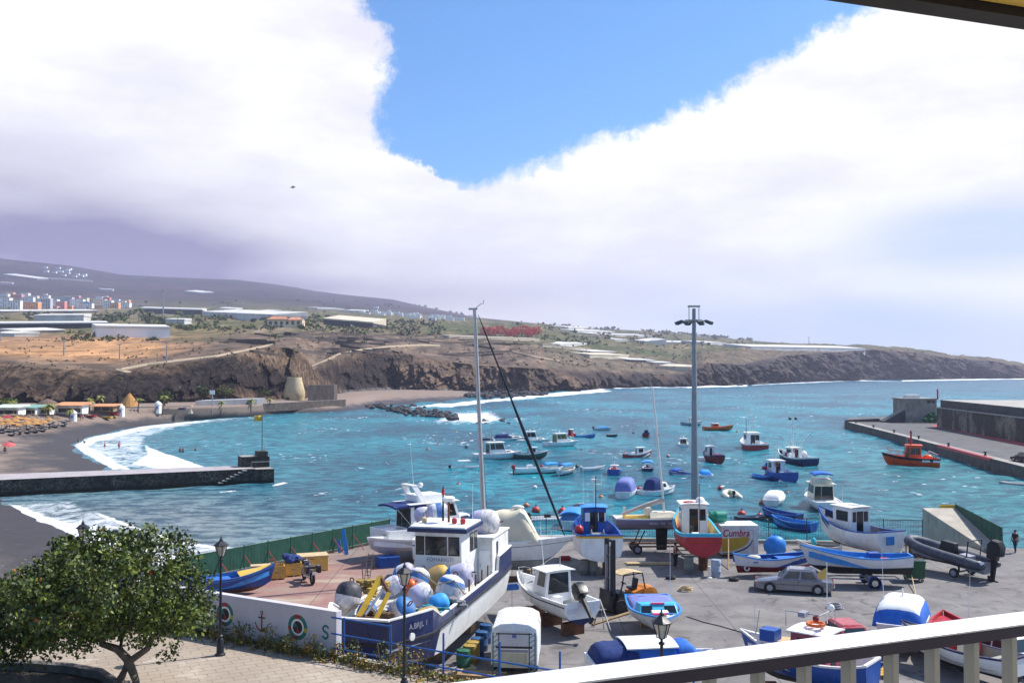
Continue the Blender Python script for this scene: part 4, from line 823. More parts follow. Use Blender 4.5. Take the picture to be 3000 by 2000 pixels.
a('inflatable_dinghy', 'pale grey rubber dinghy with a black engine just outside the fence', 'boat', 1606, 1524, 15, 'grey rubber dinghy', inflatable, .1, GB, L=4.2, B=1.9, r=.26, tube=M('pale_grey_hypalon', (.5, .52, .54), .6), inner=BLACK, motor=BLACK, con=True)
a('rowing_boat', 'blue open boat with a raised bow floating outside the fence', 'boat', 2325, 1556, 132, 'blue boat outside the fence', openboat, .05, GB, L=4.6, B=2.1, H=1.1, side=BLUE, stripe=LBLUE, inner=LBLUE, bottom=NAVY, sb=.4)
a('rowing_boat', 'dark blue boat rafted behind the blue open boat outside the fence', 'boat', 2290, 1530, 132, None, openboat, .05, GB, L=4.4, B=2.0, H=1.1, side=NAVY, stripe=BLUE, inner=BLUE, bottom=NAVY, sb=.4)
a('dinghy', 'dark half hidden dinghy behind the sign container', 'boat', 2205, 1524, 20, None, openboat, .1, GB, L=4.0, B=1.5, H=.5, side=NAVY, inner=GREYP)
a('inflatable_dinghy', 'grey dinghy moored against the right quay wall', 'boat', 2984, 1424, 160, 'grey dinghy by the quay', inflatable, .05, GB, L=4.8, B=1.9, r=.28, tube=M('mid_grey_hypalon', (.2, .22, .24), .6), inner=WHITE, motor=None)
# rescue boat
def rescue(r):
    S_ = hull(r, 8.3, 3.5, 2.1, .55, RED, M('rescue_orange', (.92, .10, .018), .35, .12, 2, dirt=(.4, .05, .02), damt=.3), BLACK, BLACK, MATS['rescue_orange'], sb=.7, ss=.0, tw=.86, full=2.6, rake=.7, bul=.6, st=.42, g=.22, railw=.1)
    O = MATS['rescue_orange']
    cabin(r, -1.3, 1.6, 2.3, 1.4, 2.8, rf=.6, tb=.12, mat=O, roof=O, over=.2, win=[('f', .06, .34, .5, .85), ('f', .37, .63, .5, .85), ('f', .66, .94, .5, .85), ('s', .1, .3, .5, .82), ('s', .36, .6, .5, .82), ('s', .66, .9, .5, .82), ('p', .1, .25, .1, .82), ('p', .34, .6, .5, .82), ('p', .66, .9, .5, .82), ('b', .35, .65, .05, .85)])
    mb = MB(); mb.tube([(.2, 0, 3.9), (.2, 0, 6.6)], [.2, .12], RED, 8); mb.tube([(.2, -.9, 4.9), (.2, .9, 4.9)], .05, RED, 5); mb.tube([(.2, -.5, 5.6), (.2, .5, 5.6)], .04, RED, 5); mb.box((.5, 0, 5.2), (.9, .15, .12), RED); mb.ball((.2, 0, 6.3), .22, RED); mb.build('mast', r)
    anten(r, .9, .8, 3.9, 4.2); anten(r, .2, 0, 6.2, 2.2)
    mb = MB(); mb.ball((-2.5, -.5, 2.2), .6, ORANGE, (1.3, 1, .8), 12); mb.build('life_raft', r, smooth=True)
    mb = MB(); mb.tube([(-1.9, -1.2, 1.4), (-2.8, -1.2, 3.2), (-4.2, -1, 2.6)], .1, WHITE, 6); mb.build('davit', r)
    for i in range(5): mb = MB(); mb.tube([(-3+i*.1-.5*i, 1.75, 1.9), (-3.-.5*i+.1*i, 1.75, 2.9), (-3.4-.4*i, 1.75, 2.9)], .04, RED, 5); mb.build('stanchion', r)
    rail(r, S_, 9, 16, .75, mat=RED, r=.03)
    for x in (-3.6, -1.9): mb = MB(); mb.box((x, 1.86, 1.72), (1.2, .06, .3), WHITE); mb.build('panel', r)
    mb = MB(); mb.tube([(2.9, .6, 1.3), (2.9, .6, 1.9), (2.9, -.6, 1.9), (2.9, -.6, 1.3)], .15, RED, 8); mb.build('towing_bitt', r)
a('rescue_boat', 'bright orange rescue boat with a red mast moored at the right quay', 'boat', 2672, 1368, 166, 'orange rescue boat', rescue, .5)

# mooring buoys
BU = [(1283, 1305, 'r'), (1338, 1268, 'y'), (1377, 1272, 'w'), (1381, 1288, 'r'), (1366, 1311, 'd'), (1252, 1318, 'r'), (1343, 1423, 'r'), (1405, 1383, 'd'), (1566, 1430, 'w'), (1696, 1431, 'r'), (1609, 1246, 'r'), (1603, 1272, 'r'), (1703, 1322, 'd'), (1732, 1325, 'r'), (1829, 1330, 'r'), (1641, 1365, 'd'), (1690, 1369, 'd'), (1766, 1369, 'd'), (1587, 1367, 'r'), (1827, 1247, 'r'), (1856, 1270, 'd'), (1932, 1257, 'r'), (1926, 1272, 'r'), (1922, 1297, 'd'), (1957, 1337, 'p'), (1991, 1236, 'w'), (2050, 1235, 'w'), (2160, 1265, 'y'), (2160, 1244, 'w'), (2109, 1432, 'r'), (2288, 1413, 'w'), (2306, 1431, 'd'), (2308, 1448, 'o'), (1872, 1434, 'r'), (1952, 1438, 'o'), (2232, 1474, 'o'), (2173, 1511, 'R'), (2225, 1513, 'r'), (2337, 1520, 'r'), (2462, 1520, 'c'), (1570, 1499, 'R'), (1648, 1502, 'R'), (1542, 1483, 'o'), (1760, 1459, 'o'), (1437, 1288, 'r'), (1475, 1331, 'r'), (1510, 1329, 'd'), (1600, 1331, 'r'), (2243, 1396, 'r')]
BCOL = {'r': ('red', M('buoy_red', (.50, .045, .05), .5, .2, 3, dirt=(.2, .08, .06), damt=.5)), 'R': ('big red', M('buoy_red')), 'd': ('dark weathered', M('buoy_dark', (.06, .035, .035), .7, .3, 3)), 'w': ('white', WHITE2), 'y': ('pale yellow', M('buoy_yellow', (.55, .42, .15), .5)), 'p': ('pale pink', M('buoy_pink', (.62, .30, .28), .5)), 'o': ('faded orange', M('buoy_orange', (.60, .20, .10), .5)), 'c': ('cream topped', CREAM)}
used = set()
for (x, y, c) in BU:
    nm, m = BCOL[c]; p = P(x, y, SEA); r = .52 if c in 'Rc' else .36
    if y > 1400 and c not in 'Rc': r = .36
    mb = MB(); mb.ball((0, 0, r*.35), r, m, (1, 1, .92), 10); mb.tube([(0, 0, r*1.1), (0, 0, r*1.55)], r*.12, BLACK, 5); mb.ring((0, 0, r*1.6), r*.14, r*.05, BLACK, (0, 1, 0), 8, 4)
    o = mb.build('mooring_buoy', smooth=True); o.location = p; best = sorted(SHORTS, key=lambda s: (s[1]-x)**2+((s[2]-y)*2)**2)
    for s in best:
        ddx, ddy = x-s[1], y-s[2]; rel = ('right of' if ddx > 0 else 'left of') if abs(ddx) > abs(ddy)*1.6 else ('in front of' if ddy > 0 else 'behind')
        lb = f'{nm} mooring buoy floating {rel} the {s[0]}'
        if lb not in used: break
    used.add(lb); tag(o, lb, 'buoy', 'mooring buoys in the bay')
# ------------------------------------------------------------------ boat yard
def vdir(h): return Vector((math.cos(R(h)), math.sin(R(h)), 0))
def ashore(name, label, cat, pos, head, z, fn, group=None, **kw):
    r = thing(name, label, cat, (pos[0], pos[1], z), R(head), group); fn(r, **kw) if kw else fn(r); return r
GY = 'boats laid up in the yard'; GD = 'drums and blocks propping the boats'
def drum(p, label, mat, h=.88, r=.29, z=0., group=GD):
    mb = MB(); pr = [(0, r*.97), (.01, r)]+[(h*k, r+(.012 if i % 2 else 0)) for i, k in enumerate((.3, .32, .34, .64, .66, .68))]+[(h*.99, r), (h, r*.97), (h, r*.93), (h-.02, r*.92)]
    mb.lathe((0, 0, 0), pr, mat, 14); o = mb.build('oil_drum', smooth=True); o.location = (p[0], p[1], z); return tag(o, label, 'drum', group)
def block(p, label, d, mat=None, rz=0., z=0.):
    mb = MB(); mb.box((0, 0, d[2]/2), d, mat or WOOD); o = mb.build('support_block', bevel=.02); o.location = (p[0], p[1], z); o.rotation_euler = (0, 0, rz); return tag(o, label, 'block', GD)
DRB, DRG, DRY, DRR, DRK = M('drum_blue', (.02, .09, .24), .5, .2, 3, dirt=(.10, .05, .03), damt=.6), M('drum_green', (.02, .13, .08), .5, .2, 3, dirt=(.10, .05, .03), damt=.5), M('drum_yellow', (.36, .25, .06), .5, .2, 3, dirt=(.12, .06, .03), damt=.6), RUST, M('drum_grey', (.16, .17, .15), .55, .2, 3, dirt=(.10, .05, .03), damt=.6)
# --- the big workboat
WB = vdir(-103.5); WBL = Vector((-WB.y, WB.x, 0)); wr = Vector((-2.13, 56.9, 0))
wk = thing('workboat', 'big white and dark blue workboat on the hard, its foredeck heaped with buoys', 'boat', wr, R(-103.5), GY)
xs = [0, 1.5, 3.4, 3.6, 6, 9, 12, 13.4, 14.6, 15.3, 16.2, 17.05]; HB = 2.3
def wbw(x): return 2.15+.15*min(1, x/3) if x < 14.6 else 2.3-(2.3-1.25)*((x-14.6)/2.45)**1.15
def wbh(x): return 1.15 if x < 3.5 else (.42 if x < 13.4 else (.42+.55*min(1, (x-13.4)/1.1)))
zs_ = lambda x: 2.95+.06*max(0, x-12)/5
mb = MB(); mb2 = MB(); mb3 = MB(); mb4 = MB()
for sg in (1, -1):
    secs = []; bul = []; bin_ = []; cap = []
    for x in xs:
        w = wbw(x); f = max(0, (x-12.5)/4.55); zk = .85+1.15*f**1.5; zc = 1.55+.75*f; s = zs_(x)
        secs.append([(x-.9*f*f, 0, zk), (x-.5*f*f, sg*w*.86, zc), (x, sg*w, s)]); bul.append([(x, sg*(w+.012), s), (x, sg*(w+.012), s+wbh(x))]); bin_.append([(x-.02, sg*(w-.09), s-.3), (x-.02, sg*(w-.09), s+wbh(x))]); cap.append([(x, sg*(w+.03), s+wbh(x)), (x, sg*(w+.03), s+wbh(x)+.06), (x-.03, sg*(w-.12), s+wbh(x)+.06), (x-.03, sg*(w-.12), s+wbh(x))])
    for i in range(len(xs)-1): mb.loft(secs[i:i+2], WHITE2, mats=[M('pale_grey_antifouling', (.48, .46, .42), .7, .15, 1, dirt=(.28, .22, .16), damt=.6), WHITE2 if xs[i] < 13.3 else NAVY])
    mb2.loft(bul, NAVY); mb2.loft(bin_, WHITE2); mb3.loft(cap, WHITE2, closed=True)
    mb4.loft([[(x, sg*(wbw(x)+.0), zs_(x)-.05), (x+.02, sg*(wbw(x)+.08), zs_(x)-.03), (x+.02, sg*(wbw(x)+.08), zs_(x)+.05), (x, sg*(wbw(x)+.0), zs_(x)+.07)] for x in xs], BLACKP, closed=True)
x = 17.05; w = wbw(x); f = 1.; s = zs_(x)
mb.add([(x-.9, 0, 2.), (x-.5, w*.86, 2.3), (x, w, s), (x, -w, s), (x-.5, -w*.86, 2.3)], [(0, 1, 2, 3, 4)], NAVY); mb.add([(0, 0, .85), (0, 1.85, 1.55), (0, 2.15, 2.95), (0, -2.15, 2.95), (0, -1.85, 1.55)], [(0, 1, 2, 3, 4)], WHITE2)
mb2.box((x+.005, 0, s+.49), (.08, 2*w, .97), NAVY); mb3.box((x-.03, 0, s+1.0), (.2, 2*w+.08, .07), WHITE2); mb4.box((x+.04, 0, s+.01), (.1, 2*w+.1, .13), BLACKP)
mb.build('hull', wk, weld=True); mb2.build('bulwark', wk); mb3.build('rail_cap', wk); mb4.build('rubbing_strake', wk)
mb = MB(); mb.loft([[(x, -wbw(x)+.09, zs_(x)-.06), (x, wbw(x)-.09, zs_(x)-.06)] for x in xs], M('deck_paint', (.46, .45, .42), .7, .15, 1.2, dirt=(.25, .2, .15), damt=.5)); mb.build('deck', wk)
fc_ = [('f', .03, .19, .62, .9), ('f', .235, .68, .62, .9), ('f', .735, .95, .62, .9), ('p', .52, .72, .62, .9), ('p', .78, .95, .62, .9), ('s', .55, .92, .62, .9)]
cabin(wk, 4.1, 6.6, 2.7, 2.9, 2.95, rf=-.12, tb=.02, mat=WHITE2, win=fc_, name='wheelhouse', w1=2.45)
mb = MB(); mb.box((5.35, 0, 5.93), (3.2, 3.1, .2), NAVY); mb.box((5.35, 0, 6.06), (3.0, 2.9, .1), WHITE2); mb.build('roof', wk, bevel=.03)
cabin(wk, .6, 4.1, 4.3, 2.9, 2.25, rf=.0, tb=.04, mat=WHITE2, name='deckhouse', win=[('p', .25, .33, .55, .85)])
mb = MB(); mb.box((2.3, 0, 5.18), (3.6, 4.36, .08), WHITE2); mb.build('deckhouse_roof', wk, bevel=.02)
mb = MB(); mb.box((4.125, 1.72, 3.75), (.05, .62, 1.6), WHITE); mb.tube([(4.17, 1.5, 3.7), (4.17, 1.5, 3.85)], .03, STEEL, 5); mb.build('door', wk, bevel=.01)
mb = MB(); mb.tube([(5.2, .1, 6.1), (5.2, .1, 7.15)], .06, RUST, 6); mb.lathe((5.2, .1, 7.15), [(0, .1), (.03, .3), (.2, .32), (.28, .2)], WHITE, 12); mb.build('radar', wk, smooth=True)
mb = MB(); mb.tube([(4.9, -.3, 6.1), (4.9, -.3, 7.9)], [.06, .03], BLACK, 6); mb.box((4.9, -.3, 7.6), (.12, .12, .3), RED); mb.build('mast', wk); anten(wk, 4.6, 1.2, 6.1, 1.9)
for i, y in enumerate((-1.05, .55, 1.0)): mb = MB(); mb.lathe((5.7, y, 6.1), [(0, .1), (.1, .14), (.25, .14), (.32, .04)], RED if i else PALEW, 8); mb.build('roof_light', wk, smooth=True)
for i in range(4): pole(wk, 'stanchion', [(5.+i*1.15, 2.12, 2.9), (5.+i*1.15, 2.12, 3.95)], .04, RUST)
mb = MB(); mb.tube([(4.6, -1.5, 3), (4.6, -1.5, 5.8)], .025, GALV, 5); mb.tube([(4.95, -1.5, 3), (4.95, -1.5, 5.8)], .025, GALV, 5)
for i in range(8): mb.tube([(4.6, -1.5, 3.2+.33*i), (4.95, -1.5, 3.2+.33*i)], .02, GALV, 5)
mb.build('ladder', wk)
def wl_(px, py, d): q = D(px, py, d)-wr; return Vector((q.dot(WB), q.dot(WBL), q.z))
mb = MB(); b0, b1 = wl_(1046, 1818, 43.3), wl_(1114, 1688, 44.3); mb.tube([b0, b1], [.19, .15], YELLOW, 4); c0, c1 = wl_(1096, 1822, 43.2), wl_(1140, 1735, 43.8); mb.tube([c0, c1], [.14, .12], YELLOW, 4); mb.tube([b1, c1], .09, RUST, 6); mb.tube([wl_(1070, 1800, 43.1), wl_(1122, 1725, 43.8)], .06, GALV, 6); mb.box((b0+c0)/2+Vector((0, 0, -.55)), (.75, .9, 1.3), ORANGE); mb.tube([c0+Vector((0, 0, .1)), b0+Vector((0, 0, .1))], .15, RUST, 6); mb.build('deck_crane', wk)
mb = MB(); mb.lathe((9.1, 2.0, 3.0), [(0, .26), (.35, .3), (.38, .22), (.32, .2)], BLACK, 12); mb.build('bollard', wk, smooth=True)
mb = MB(); mb.lathe((17.12-1.0, 1.9, 3.2), [(0, .16), (.06, .16), (.065, .07)], WHITE2, 10, (.35, .94, 0)); mb.build('fairlead', wk)
nrm = math.atan2(1.05, -2.45)
text('A.BRJL 1', .32, GREYP, wk, (15.62, 2.03, 3.55), (R(90), 0, R(180-23)), 'lettering')
text('EOMARIGTI', .27, M('grey_letters', (.22, .2, .33), .6), wk, (6.67, .1, 4.45), (R(90), 0, R(90)), 'lettering')
for i, x in enumerate((3, 8, 13)): block(wr+WB*x, ('stout timber block under the stern of the big workboat', 'stout timber block under the middle of the big workboat', 'stout timber block under the bow of the big workboat')[i], (1., 1.6, .84), WOOD, R(-103.5))
# buoys heaped on it: banded barrel floats
BWH, BBL, BSP, BTN, BDK, BLI = M('float_white', (.70, .70, .72), .6, .1, 2, dirt=(.20, .17, .15), dscale=2.5, damt=.9), M('float_blue', (.03, .17, .48), .55, .15, 2, dirt=(.25, .27, .3), dscale=2, damt=.8), M('float_speckled', (.62, .60, .60), .7, .15, 3, dirt=(.28, .2, .16), dscale=8, damt=.9), M('float_tan', (.44, .29, .11), .65, .2, 2, dirt=(.3, .26, .2), damt=.5), M('float_dark', (.035, .035, .05), .6, .3, 2, dirt=(.2, .2, .19), damt=.5), M('float_lilac', (.46, .45, .60), .6, .12, 2, dirt=(.17, .14, .14), dscale=2.2, damt=.85)
def dbuoy(px, py, rp, d, ax, bands, label, name='deck_buoy', ln=1.15):
    c = D(px, py, d); r = rp*1.0*d/F; mb = MB(); h = r*ln; n = 12; prof = []; ms_ = []
    for i in range(n+1):
        t = -1+2*i/n; prof.append((h*t, r*max(.0, (1-abs(t)**3.2))**.5 if abs(t) < 1 else r*.12)); ms_.append(bands[min(len(bands)-1, int(i/n*len(bands)))])
    mb.lathe((0, 0, 0), prof, BWH, 18, ax, ms_[:-1]); a_ = Vector(ax).normalized(); mb.ring(a_*(h+.05), r*.16, r*.05, RUST, Vector((a_.y, a_.z, a_.x)), 10, 5)
    o = mb.build(name, smooth=True); o.location = c; return tag(o, label, 'buoy', 'buoys heaped on the big workboat')
dbuoy(1020, 1745, 38, 44.6, (.2, .3, 1), [BSP, BSP, BDK, BDK], 'black topped grey buoy in the front corner of the workboat heap')
dbuoy(1074, 1790, 27, 44.2, (.5, .2, 1), [BBL], 'plain royal blue buoy wedged left of the yellow crane')
dbuoy(1150, 1715, 27, 46.6, (.8, .3, .5), [BLI, BWH, BLI], 'lilac grey buoy directly behind the yellow crane boom')
dbuoy(1186, 1680, 30, 49.5, (1, -.3, .5), [BBL, BWH, BLI], 'white buoy with a blue left end below the wheelhouse ladder')
dbuoy(1226, 1697, 31, 48.2, (.4, .4, 1), [BWH, BWH, BBL, BWH], 'white buoy with a bright blue collar near its top')
dbuoy(1284, 1688, 33, 49.3, (.9, .2, .45), [BTN, BTN, M('float_yellow', (.62, .38, .08), .6)], 'rusty tan buoy against the wheelhouse front')
dbuoy(1346, 1688, 37, 48.8, (1, -.2, .35), [BBL, BLI, BLI], 'pale blue buoy with a dark blue cap at the starboard wheelhouse corner'.replace('starboard', 'sunlit'))
dbuoy(1318, 1730, 42, 46.9, (.35, .2, 1), [BSP, BSP, BSP, BBL, BWH], 'largest speckled white buoy, with a blue stripe round it')
dbuoy(1232, 1742, 33, 46.4, (1, .6, .4), [BLI, BWH], 'scuffed white buoy in the middle of the heap')
dbuoy(1176, 1788, 37, 44.4, (.7, -.5, .7), [BLI, BLI, BWH, BBL], 'lilac and white buoy beside the lamp post, right of the crane')
dbuoy(1254, 1810, 33, 43.9, (1, .1, .25), [M('float_yellow'), BTN], 'bright yellow buoy by the low rail of the workboat')
dbuoy(1286, 1765, 27, 45.3, (1, .5, .3), [M('float_sky', (.04, .33, .75), .6, .2, 3)], 'sky blue buoy tucked under the largest speckled buoy')
dbuoy(1200, 1718, 20, 47.4, (1, .2, .8), [ORANGE], 'small orange buoy hidden among white buoys')
dbuoy(1418, 1532, 40, 54.2, (1, -.15, .12), [BBL, BLI, BSP, BSP], 'big speckled buoy with a blue end on the deckhouse roof', ln=1.2)
dbuoy(1283, 1500, 27, 55.4, (1, .2, .1), [BLI, BWH, BBL, BWH, BLI], 'blue and white striped buoy behind the wheelhouse roof', ln=1.3)
dbuoy(1240, 1508, 24, 55.8, (1, .2, .1), [BLI, BWH], 'pale buoy left of the striped one behind the wheelhouse')
for (px, py, m_, lb) in ((1423, 1882, DRB, 'blue drum farthest back in the row beside the workboat'), (1411, 1904, DRB, 'second blue drum in the row beside the workboat'), (1399, 1924, DRB, 'dull blue drum in the middle of the row beside the workboat'), (1386, 1936, DRY, 'brown drum behind the yellow one beside the workboat'), (1376, 1947, DRY, 'yellow drum beside the green one at the row end'), (1357, 1962, DRG, 'green drum nearest the blue railing')): drum(P(px, py), lb, m_, .95, .32)
# timber and scrap under the workboat
def stack(px, py, label, n, d, mat, rz): 
    q = P(px, py); mb = MB(); 
    for i in range(n): mb.box((RNG.normal(0, .06), (i % 3-1)*d[1]*1.15, .06+(i//3)*d[2]*1.05), d, mat, rz=RNG.normal(0, .05))
    o = mb.build('plank_pile'); o.location = q; o.rotation_euler = (0, 0, rz); return tag(o, label, 'timber')
stack(1325, 1968, 'pale plank pile on the ground below the workboat bow', 5, (1.9, .28, .08), PALEW, .5); stack(1410, 1985, 'dark plank pile near the steel rack', 6, (2.2, .25, .1), WOOD, -.2); stack(1470, 1700, 'plank pile lying behind the workboat stern', 5, (2.5, .3, .1), RUST, .3)
q = P(1295, 1975); mb = MB(); [mb.ring((RNG.normal(0, .3), RNG.normal(0, .2), .05+.05*i), RNG.uniform(.3, .5), .035, GREYP, (RNG.normal(0, .1), RNG.normal(0, .1), 1), 16, 5) for i in range(7)]; o = mb.build('rope_coil'); o.location = q; tag(o, 'heap of grey rope coils beside the planks under the workboat', 'rope')

# --- white motor cruiser, open boat with outboard, sailing yacht behind
cdir = vdir(38); cp = P(1092, 1642)+cdir*5.3
def bigcruiser(r):
    r.scale = (.9,)*3; S_ = cruiser(r, 10.6, B=3.5, H=1.9, side=WHITE, bottom=BLUE, fly=None, canvas=None, cl=(.22, .7), ch=.19, rake=.9)
    bimini(r, -4.6, -1.6, 2.7, 2.2, 1.75, NAVYC, arch=.15); cabin(r, -2.2, 1.0, 2.1, 3.9, .6, rf=.7, tb=.1, mat=WHITE, name='flybridge')
    mb = MB()
    for sg in (1, -1): mb.loft([[(-1.9, sg*1.1, 3.9), (-1.3, sg*1.1, 3.9), (-1.3, sg*.98, 3.9), (-1.9, sg*.98, 3.9)], [(-2.7, sg*.85, 5.25), (-2.2, sg*.85, 5.25), (-2.2, sg*.75, 5.25), (-2.7, sg*.75, 5.25)]], WHITE, closed=True)
    mb.box((-2.45, 0, 5.3), (.55, 1.75, .12), WHITE); mb.build('radar_arch', r, bevel=.02); anten(r, -2.4, -.6, 5.3, 3.6, .35); lifering(r, (-5.36, -.9, 1.3), (1, 0, 0), .28, PALEW)
    mb = MB(); mb.ball((-1.2, .2, 5.2), .22, WHITE); mb.build('radome', r)
ashore('motor_cruiser', 'white motor cruiser with a navy sun awning and radar arch, behind the workboat wheelhouse', 'boat', cp, 38, .5, bigcruiser, GY)
sd_ = vdir(215); sp = P(1086, 1660)-sd_*2.9
ashore('open_boat', 'small grey white boat on a blue block with a navy covered outboard', 'boat', sp, 215, .75, lambda r: (openboat(r, 5.8, B=2.1, H=1.0, bottom=M('grey_hull', (.50, .47, .48), .5, .1), side=MATS['grey_hull'], stripe=WHITE, rl=WHITE, inner=WHITE, sb=.35), outboard(r, -2.9, 1.15, 1.5, NAVYC), MBbox(r, 'engine_well', (-2.1, 0, 1.0), (.9, 1.3, .4), WHITE), MBbox(r, 'fuel_can', (-1.2, .5, 1.0), (.4, .3, .3), RED)), GY)
block(P(1108, 1663)+Vector((.6, .5, 0)), 'blue painted block under the bow of the small grey boat', (1.5, 1.2, .75), BLUE, .4); block(sp+Vector((1.4, .9, 0)), 'dark block under the stern of the small grey boat', (1., 1., .75), RUST, .4)
yd = vdir(-4); yp = Vector((-1.6, 68.2, 0))
def yacht(r):
    S_ = hull(r, 10., 3.1, 2.0, .75, M('grey_antifouling', (.30, .29, .27), .8, .15), WHITE, WHITE, WHITE, WHITE, sb=.35, ss=.1, tw=.7, full=2.2, rake=.9, bul=.08, keelr=.8, vee=2.6, st=.35)
    mb = MB()
    for sg in (1, -1): mb.loft([[(a_[4][0], sg*(a_[4][1]+.006), a_[4][2]-.02), (a_[4][0], sg*(a_[4][1]+.006), a_[4][2]+.05)] for a_ in S_], NAVY); mb.loft([[(a_[2][0], sg*(a_[2][1]+.006), a_[2][2]-.02), (a_[2][0], sg*(a_[2][1]+.006), a_[2][2]+.1)] for a_ in S_], NAVY)
    mb.build('stripe', r)
    cabin(r, -2.2, 2.4, 1.9, 2.0, .45, rf=1.1, tb=.15, mat=WHITE, name='coach_roof', w1=1.3, win=[('s', .2, .7, .3, .75), ('p', .2, .7, .3, .75)])
    zz = .52; mb = MB(); mb.tube([(-.25, 0, 2.0), (-.95, 0, 17.6)], [.16, .12], M('mast_alloy', (.50, .47, .46), .4, .08, 2, metal=.4), 10); mb.tube([(-.55, -.55, 9.6), (-.55, .55, 9.6)], .03, GALV, 5); mb.box((-1.05, 0, 17.6), (.6, .16, .12), GALV); mb.tube([(-.95, 0, 17.6), (-.5, 0, 17.95), (-.35, 0, 17.95), (-.35, 0, 18.2)], .02, BLACK, 4); mb.build('mast', r, smooth=True)
    mb = MB(); mb.lathe((-.27, 0, 2.0), [(0, .24), (.5, .23), (.6, .18)], BLACK, 10); mb.build('mast_boot', r)
    mb = MB(); pt = [Vector((-.7, 0, 17.2)).lerp(Vector((5.15, 0, 2.35)), t) for t in (0, .08, .4, .55, .7, .97, 1)]; mb.tube(pt, [.02, .05, .07, .12, .1, .07, .03], M('furled_sail_dark', (.012, .016, .026), .8), 8); mb.build('furled_sail', r, smooth=True)
    for sg in (1, -1): pole(r, 'shroud', [(-.85, sg*.1, 17.2), (-.55, sg*.55, 9.6), (-.1, sg*1.45, 2.05)], .012, BLACK, 4)
    tent(r, -.3, 3.4, 2.2, 2.0, 2.2, M('cream_canvas', (.66, .58, .43), .8, .08, 2, bump=.01), w0=2.4, rf=.3); rail(r, S_, 12, 16, .55); mb = MB(); mb.ball((2., 0, 4.2), .28, WHITE2, (1.6, 1, .6)); mb.build('cover_vent', r)
ashore('sailing_yacht', 'white sailing yacht with the tallest mast and a cream boom tent', 'yacht', yp, -4, .42, yacht, GY)
for i, x in enumerate((-3.2, 0, 2.6)): block(yp+yd*x, ('timber block under the yacht stern', 'timber block under the yacht keel', 'timber block under the yacht bow')[i], (.5, 1.4, .45), WOOD, R(-4))
# --- blue and yellow fishing boat, seen from its stern
fp_ = P(1757, 1690)+Vector((0, 3.9, 0))
def bluefish(r):
    fisher(r, 8.0, B=3.3, H=1.55, side=WHITE, bottom=WHITE2, stripe=YELLOW, rl=BLUE, inner=BLUE, house=BLUE, roof=LBLUE, hp=(.5, .72), hh=.19, sb=.9, tw=.86, bul=.7, wl=.4, hw=.52, vee=9, back=[('b', .68, .9, .55, .85)])
    mastpole(r, -.6, 1., 4.4, BLACK, .05); anten(r, 1.2, .7, 3.2, 2.6)
    MBbox(r, 'locker', (-1.7, 0, 1.15), (1.5, 1.5, .45), LBLUE); MBball(r, 'float', (-1.2, 1.25, 1.75), .33, RED); MBbox(r, 'yellow_crate', (-2.9, 1.1, 1.15), (1.1, .6, .7), YELLOW); MBball(r, 'net_bundle', (-2.8, -.9, 1.25), .5, M('pale_net', (.6, .55, .45), .9, .3, 5), (1.2, .9, .8)); MBbox(r, 'wheelhouse_panel', (.02, -.05, 2.45), (.06, 1.5, .6), WHITE)
    mb = MB(); [mb.ring((1.6, .9+.1*i, 3.1), .3, .06, GREYP, (.3, .2, 1), 12, 5) for i in range(3)]; mb.build('gear_rack', r)
ashore('fishing_boat', 'white fishing boat with a yellow band and blue wheelhouse, its stern to the forklift', 'boat', fp_, 92, 1.0, bluefish, GY)
for px, lb in ((1712, 'greenish drum under the left quarter of the blue and yellow boat'), (1738, 'pale drum under the stern of the blue and yellow boat'), (1778, 'dark drum under the right quarter of the blue and yellow boat')): drum(P(px, 1683), lb, DRK if px < 1770 else RUST, 1.02, .3)
# --- grey racing sailboat on its trailer
gp = Vector((11.6, 77, 0))
def racer(r):
    GH = M('lavender_grey_hull', (.20, .18, .285), .35, .08, 2)
    S_ = hull(r, 7.6, 2.5, .95, .2, BLACKP, GH, GH, WHITE, CREAM, sb=.12, ss=0, tw=.72, full=1.9, rake=.3, bul=.06, keelr=.85)
    cabin(r, -1.2, 1.6, 1.5, .95, .42, rf=1.0, tb=.2, mat=CREAM, name='coach_roof', w1=.9); MBbox(r, 'cockpit', (-2.2, 0, .98), (1.8, 1.0, .12), YELLOW); MBbox(r, 'hatch', (-1.25, 0, 1.4), (.5, .8, .5), CREAM)
    mb = MB(); mb.tube([(.05, 0, 1.), (-.85, 0, 10.8)], [.09, .06], M('pale_alloy', (.68, .66, .62), .4, .05, 2, metal=.2), 8); mb.tube([(-.6, -.5, 7.8), (-.6, .5, 7.8)], .025, WHITE, 5); mb.build('mast', r)
    mb = MB(); mb.tube([(0, 0, 2.25), (-1.4, 0, 1.85), (-2.9, 0, 1.3), (-3.3, 0, 1.2)], [.2, .17, .12, .06], M('sail_cover', (.50, .43, .38), .85, .12, 3), 8); mb.build('boom_cover', r, smooth=True); MBbox(r, 'post', (-3.0, .3, 1.3), (.2, .1, .8), WHITE)
    mb = MB(); mb.box((-.2, 0, -.75), (.75, .18, 1.6), BLACKP, top=(1.2, 1)); mb.build('keel', r); text('velas  de  tenerife', .36, M('white_letters', (.55, .55, .6), .6), r, (-.1, -1.2, .66), (R(84), 0, 0), 'lettering')
ashore('racing_sailboat', 'grey racing sailboat with pale lettering along its side, raised on a cradle', 'sailboat', gp, 3, 1.72, racer, GY)
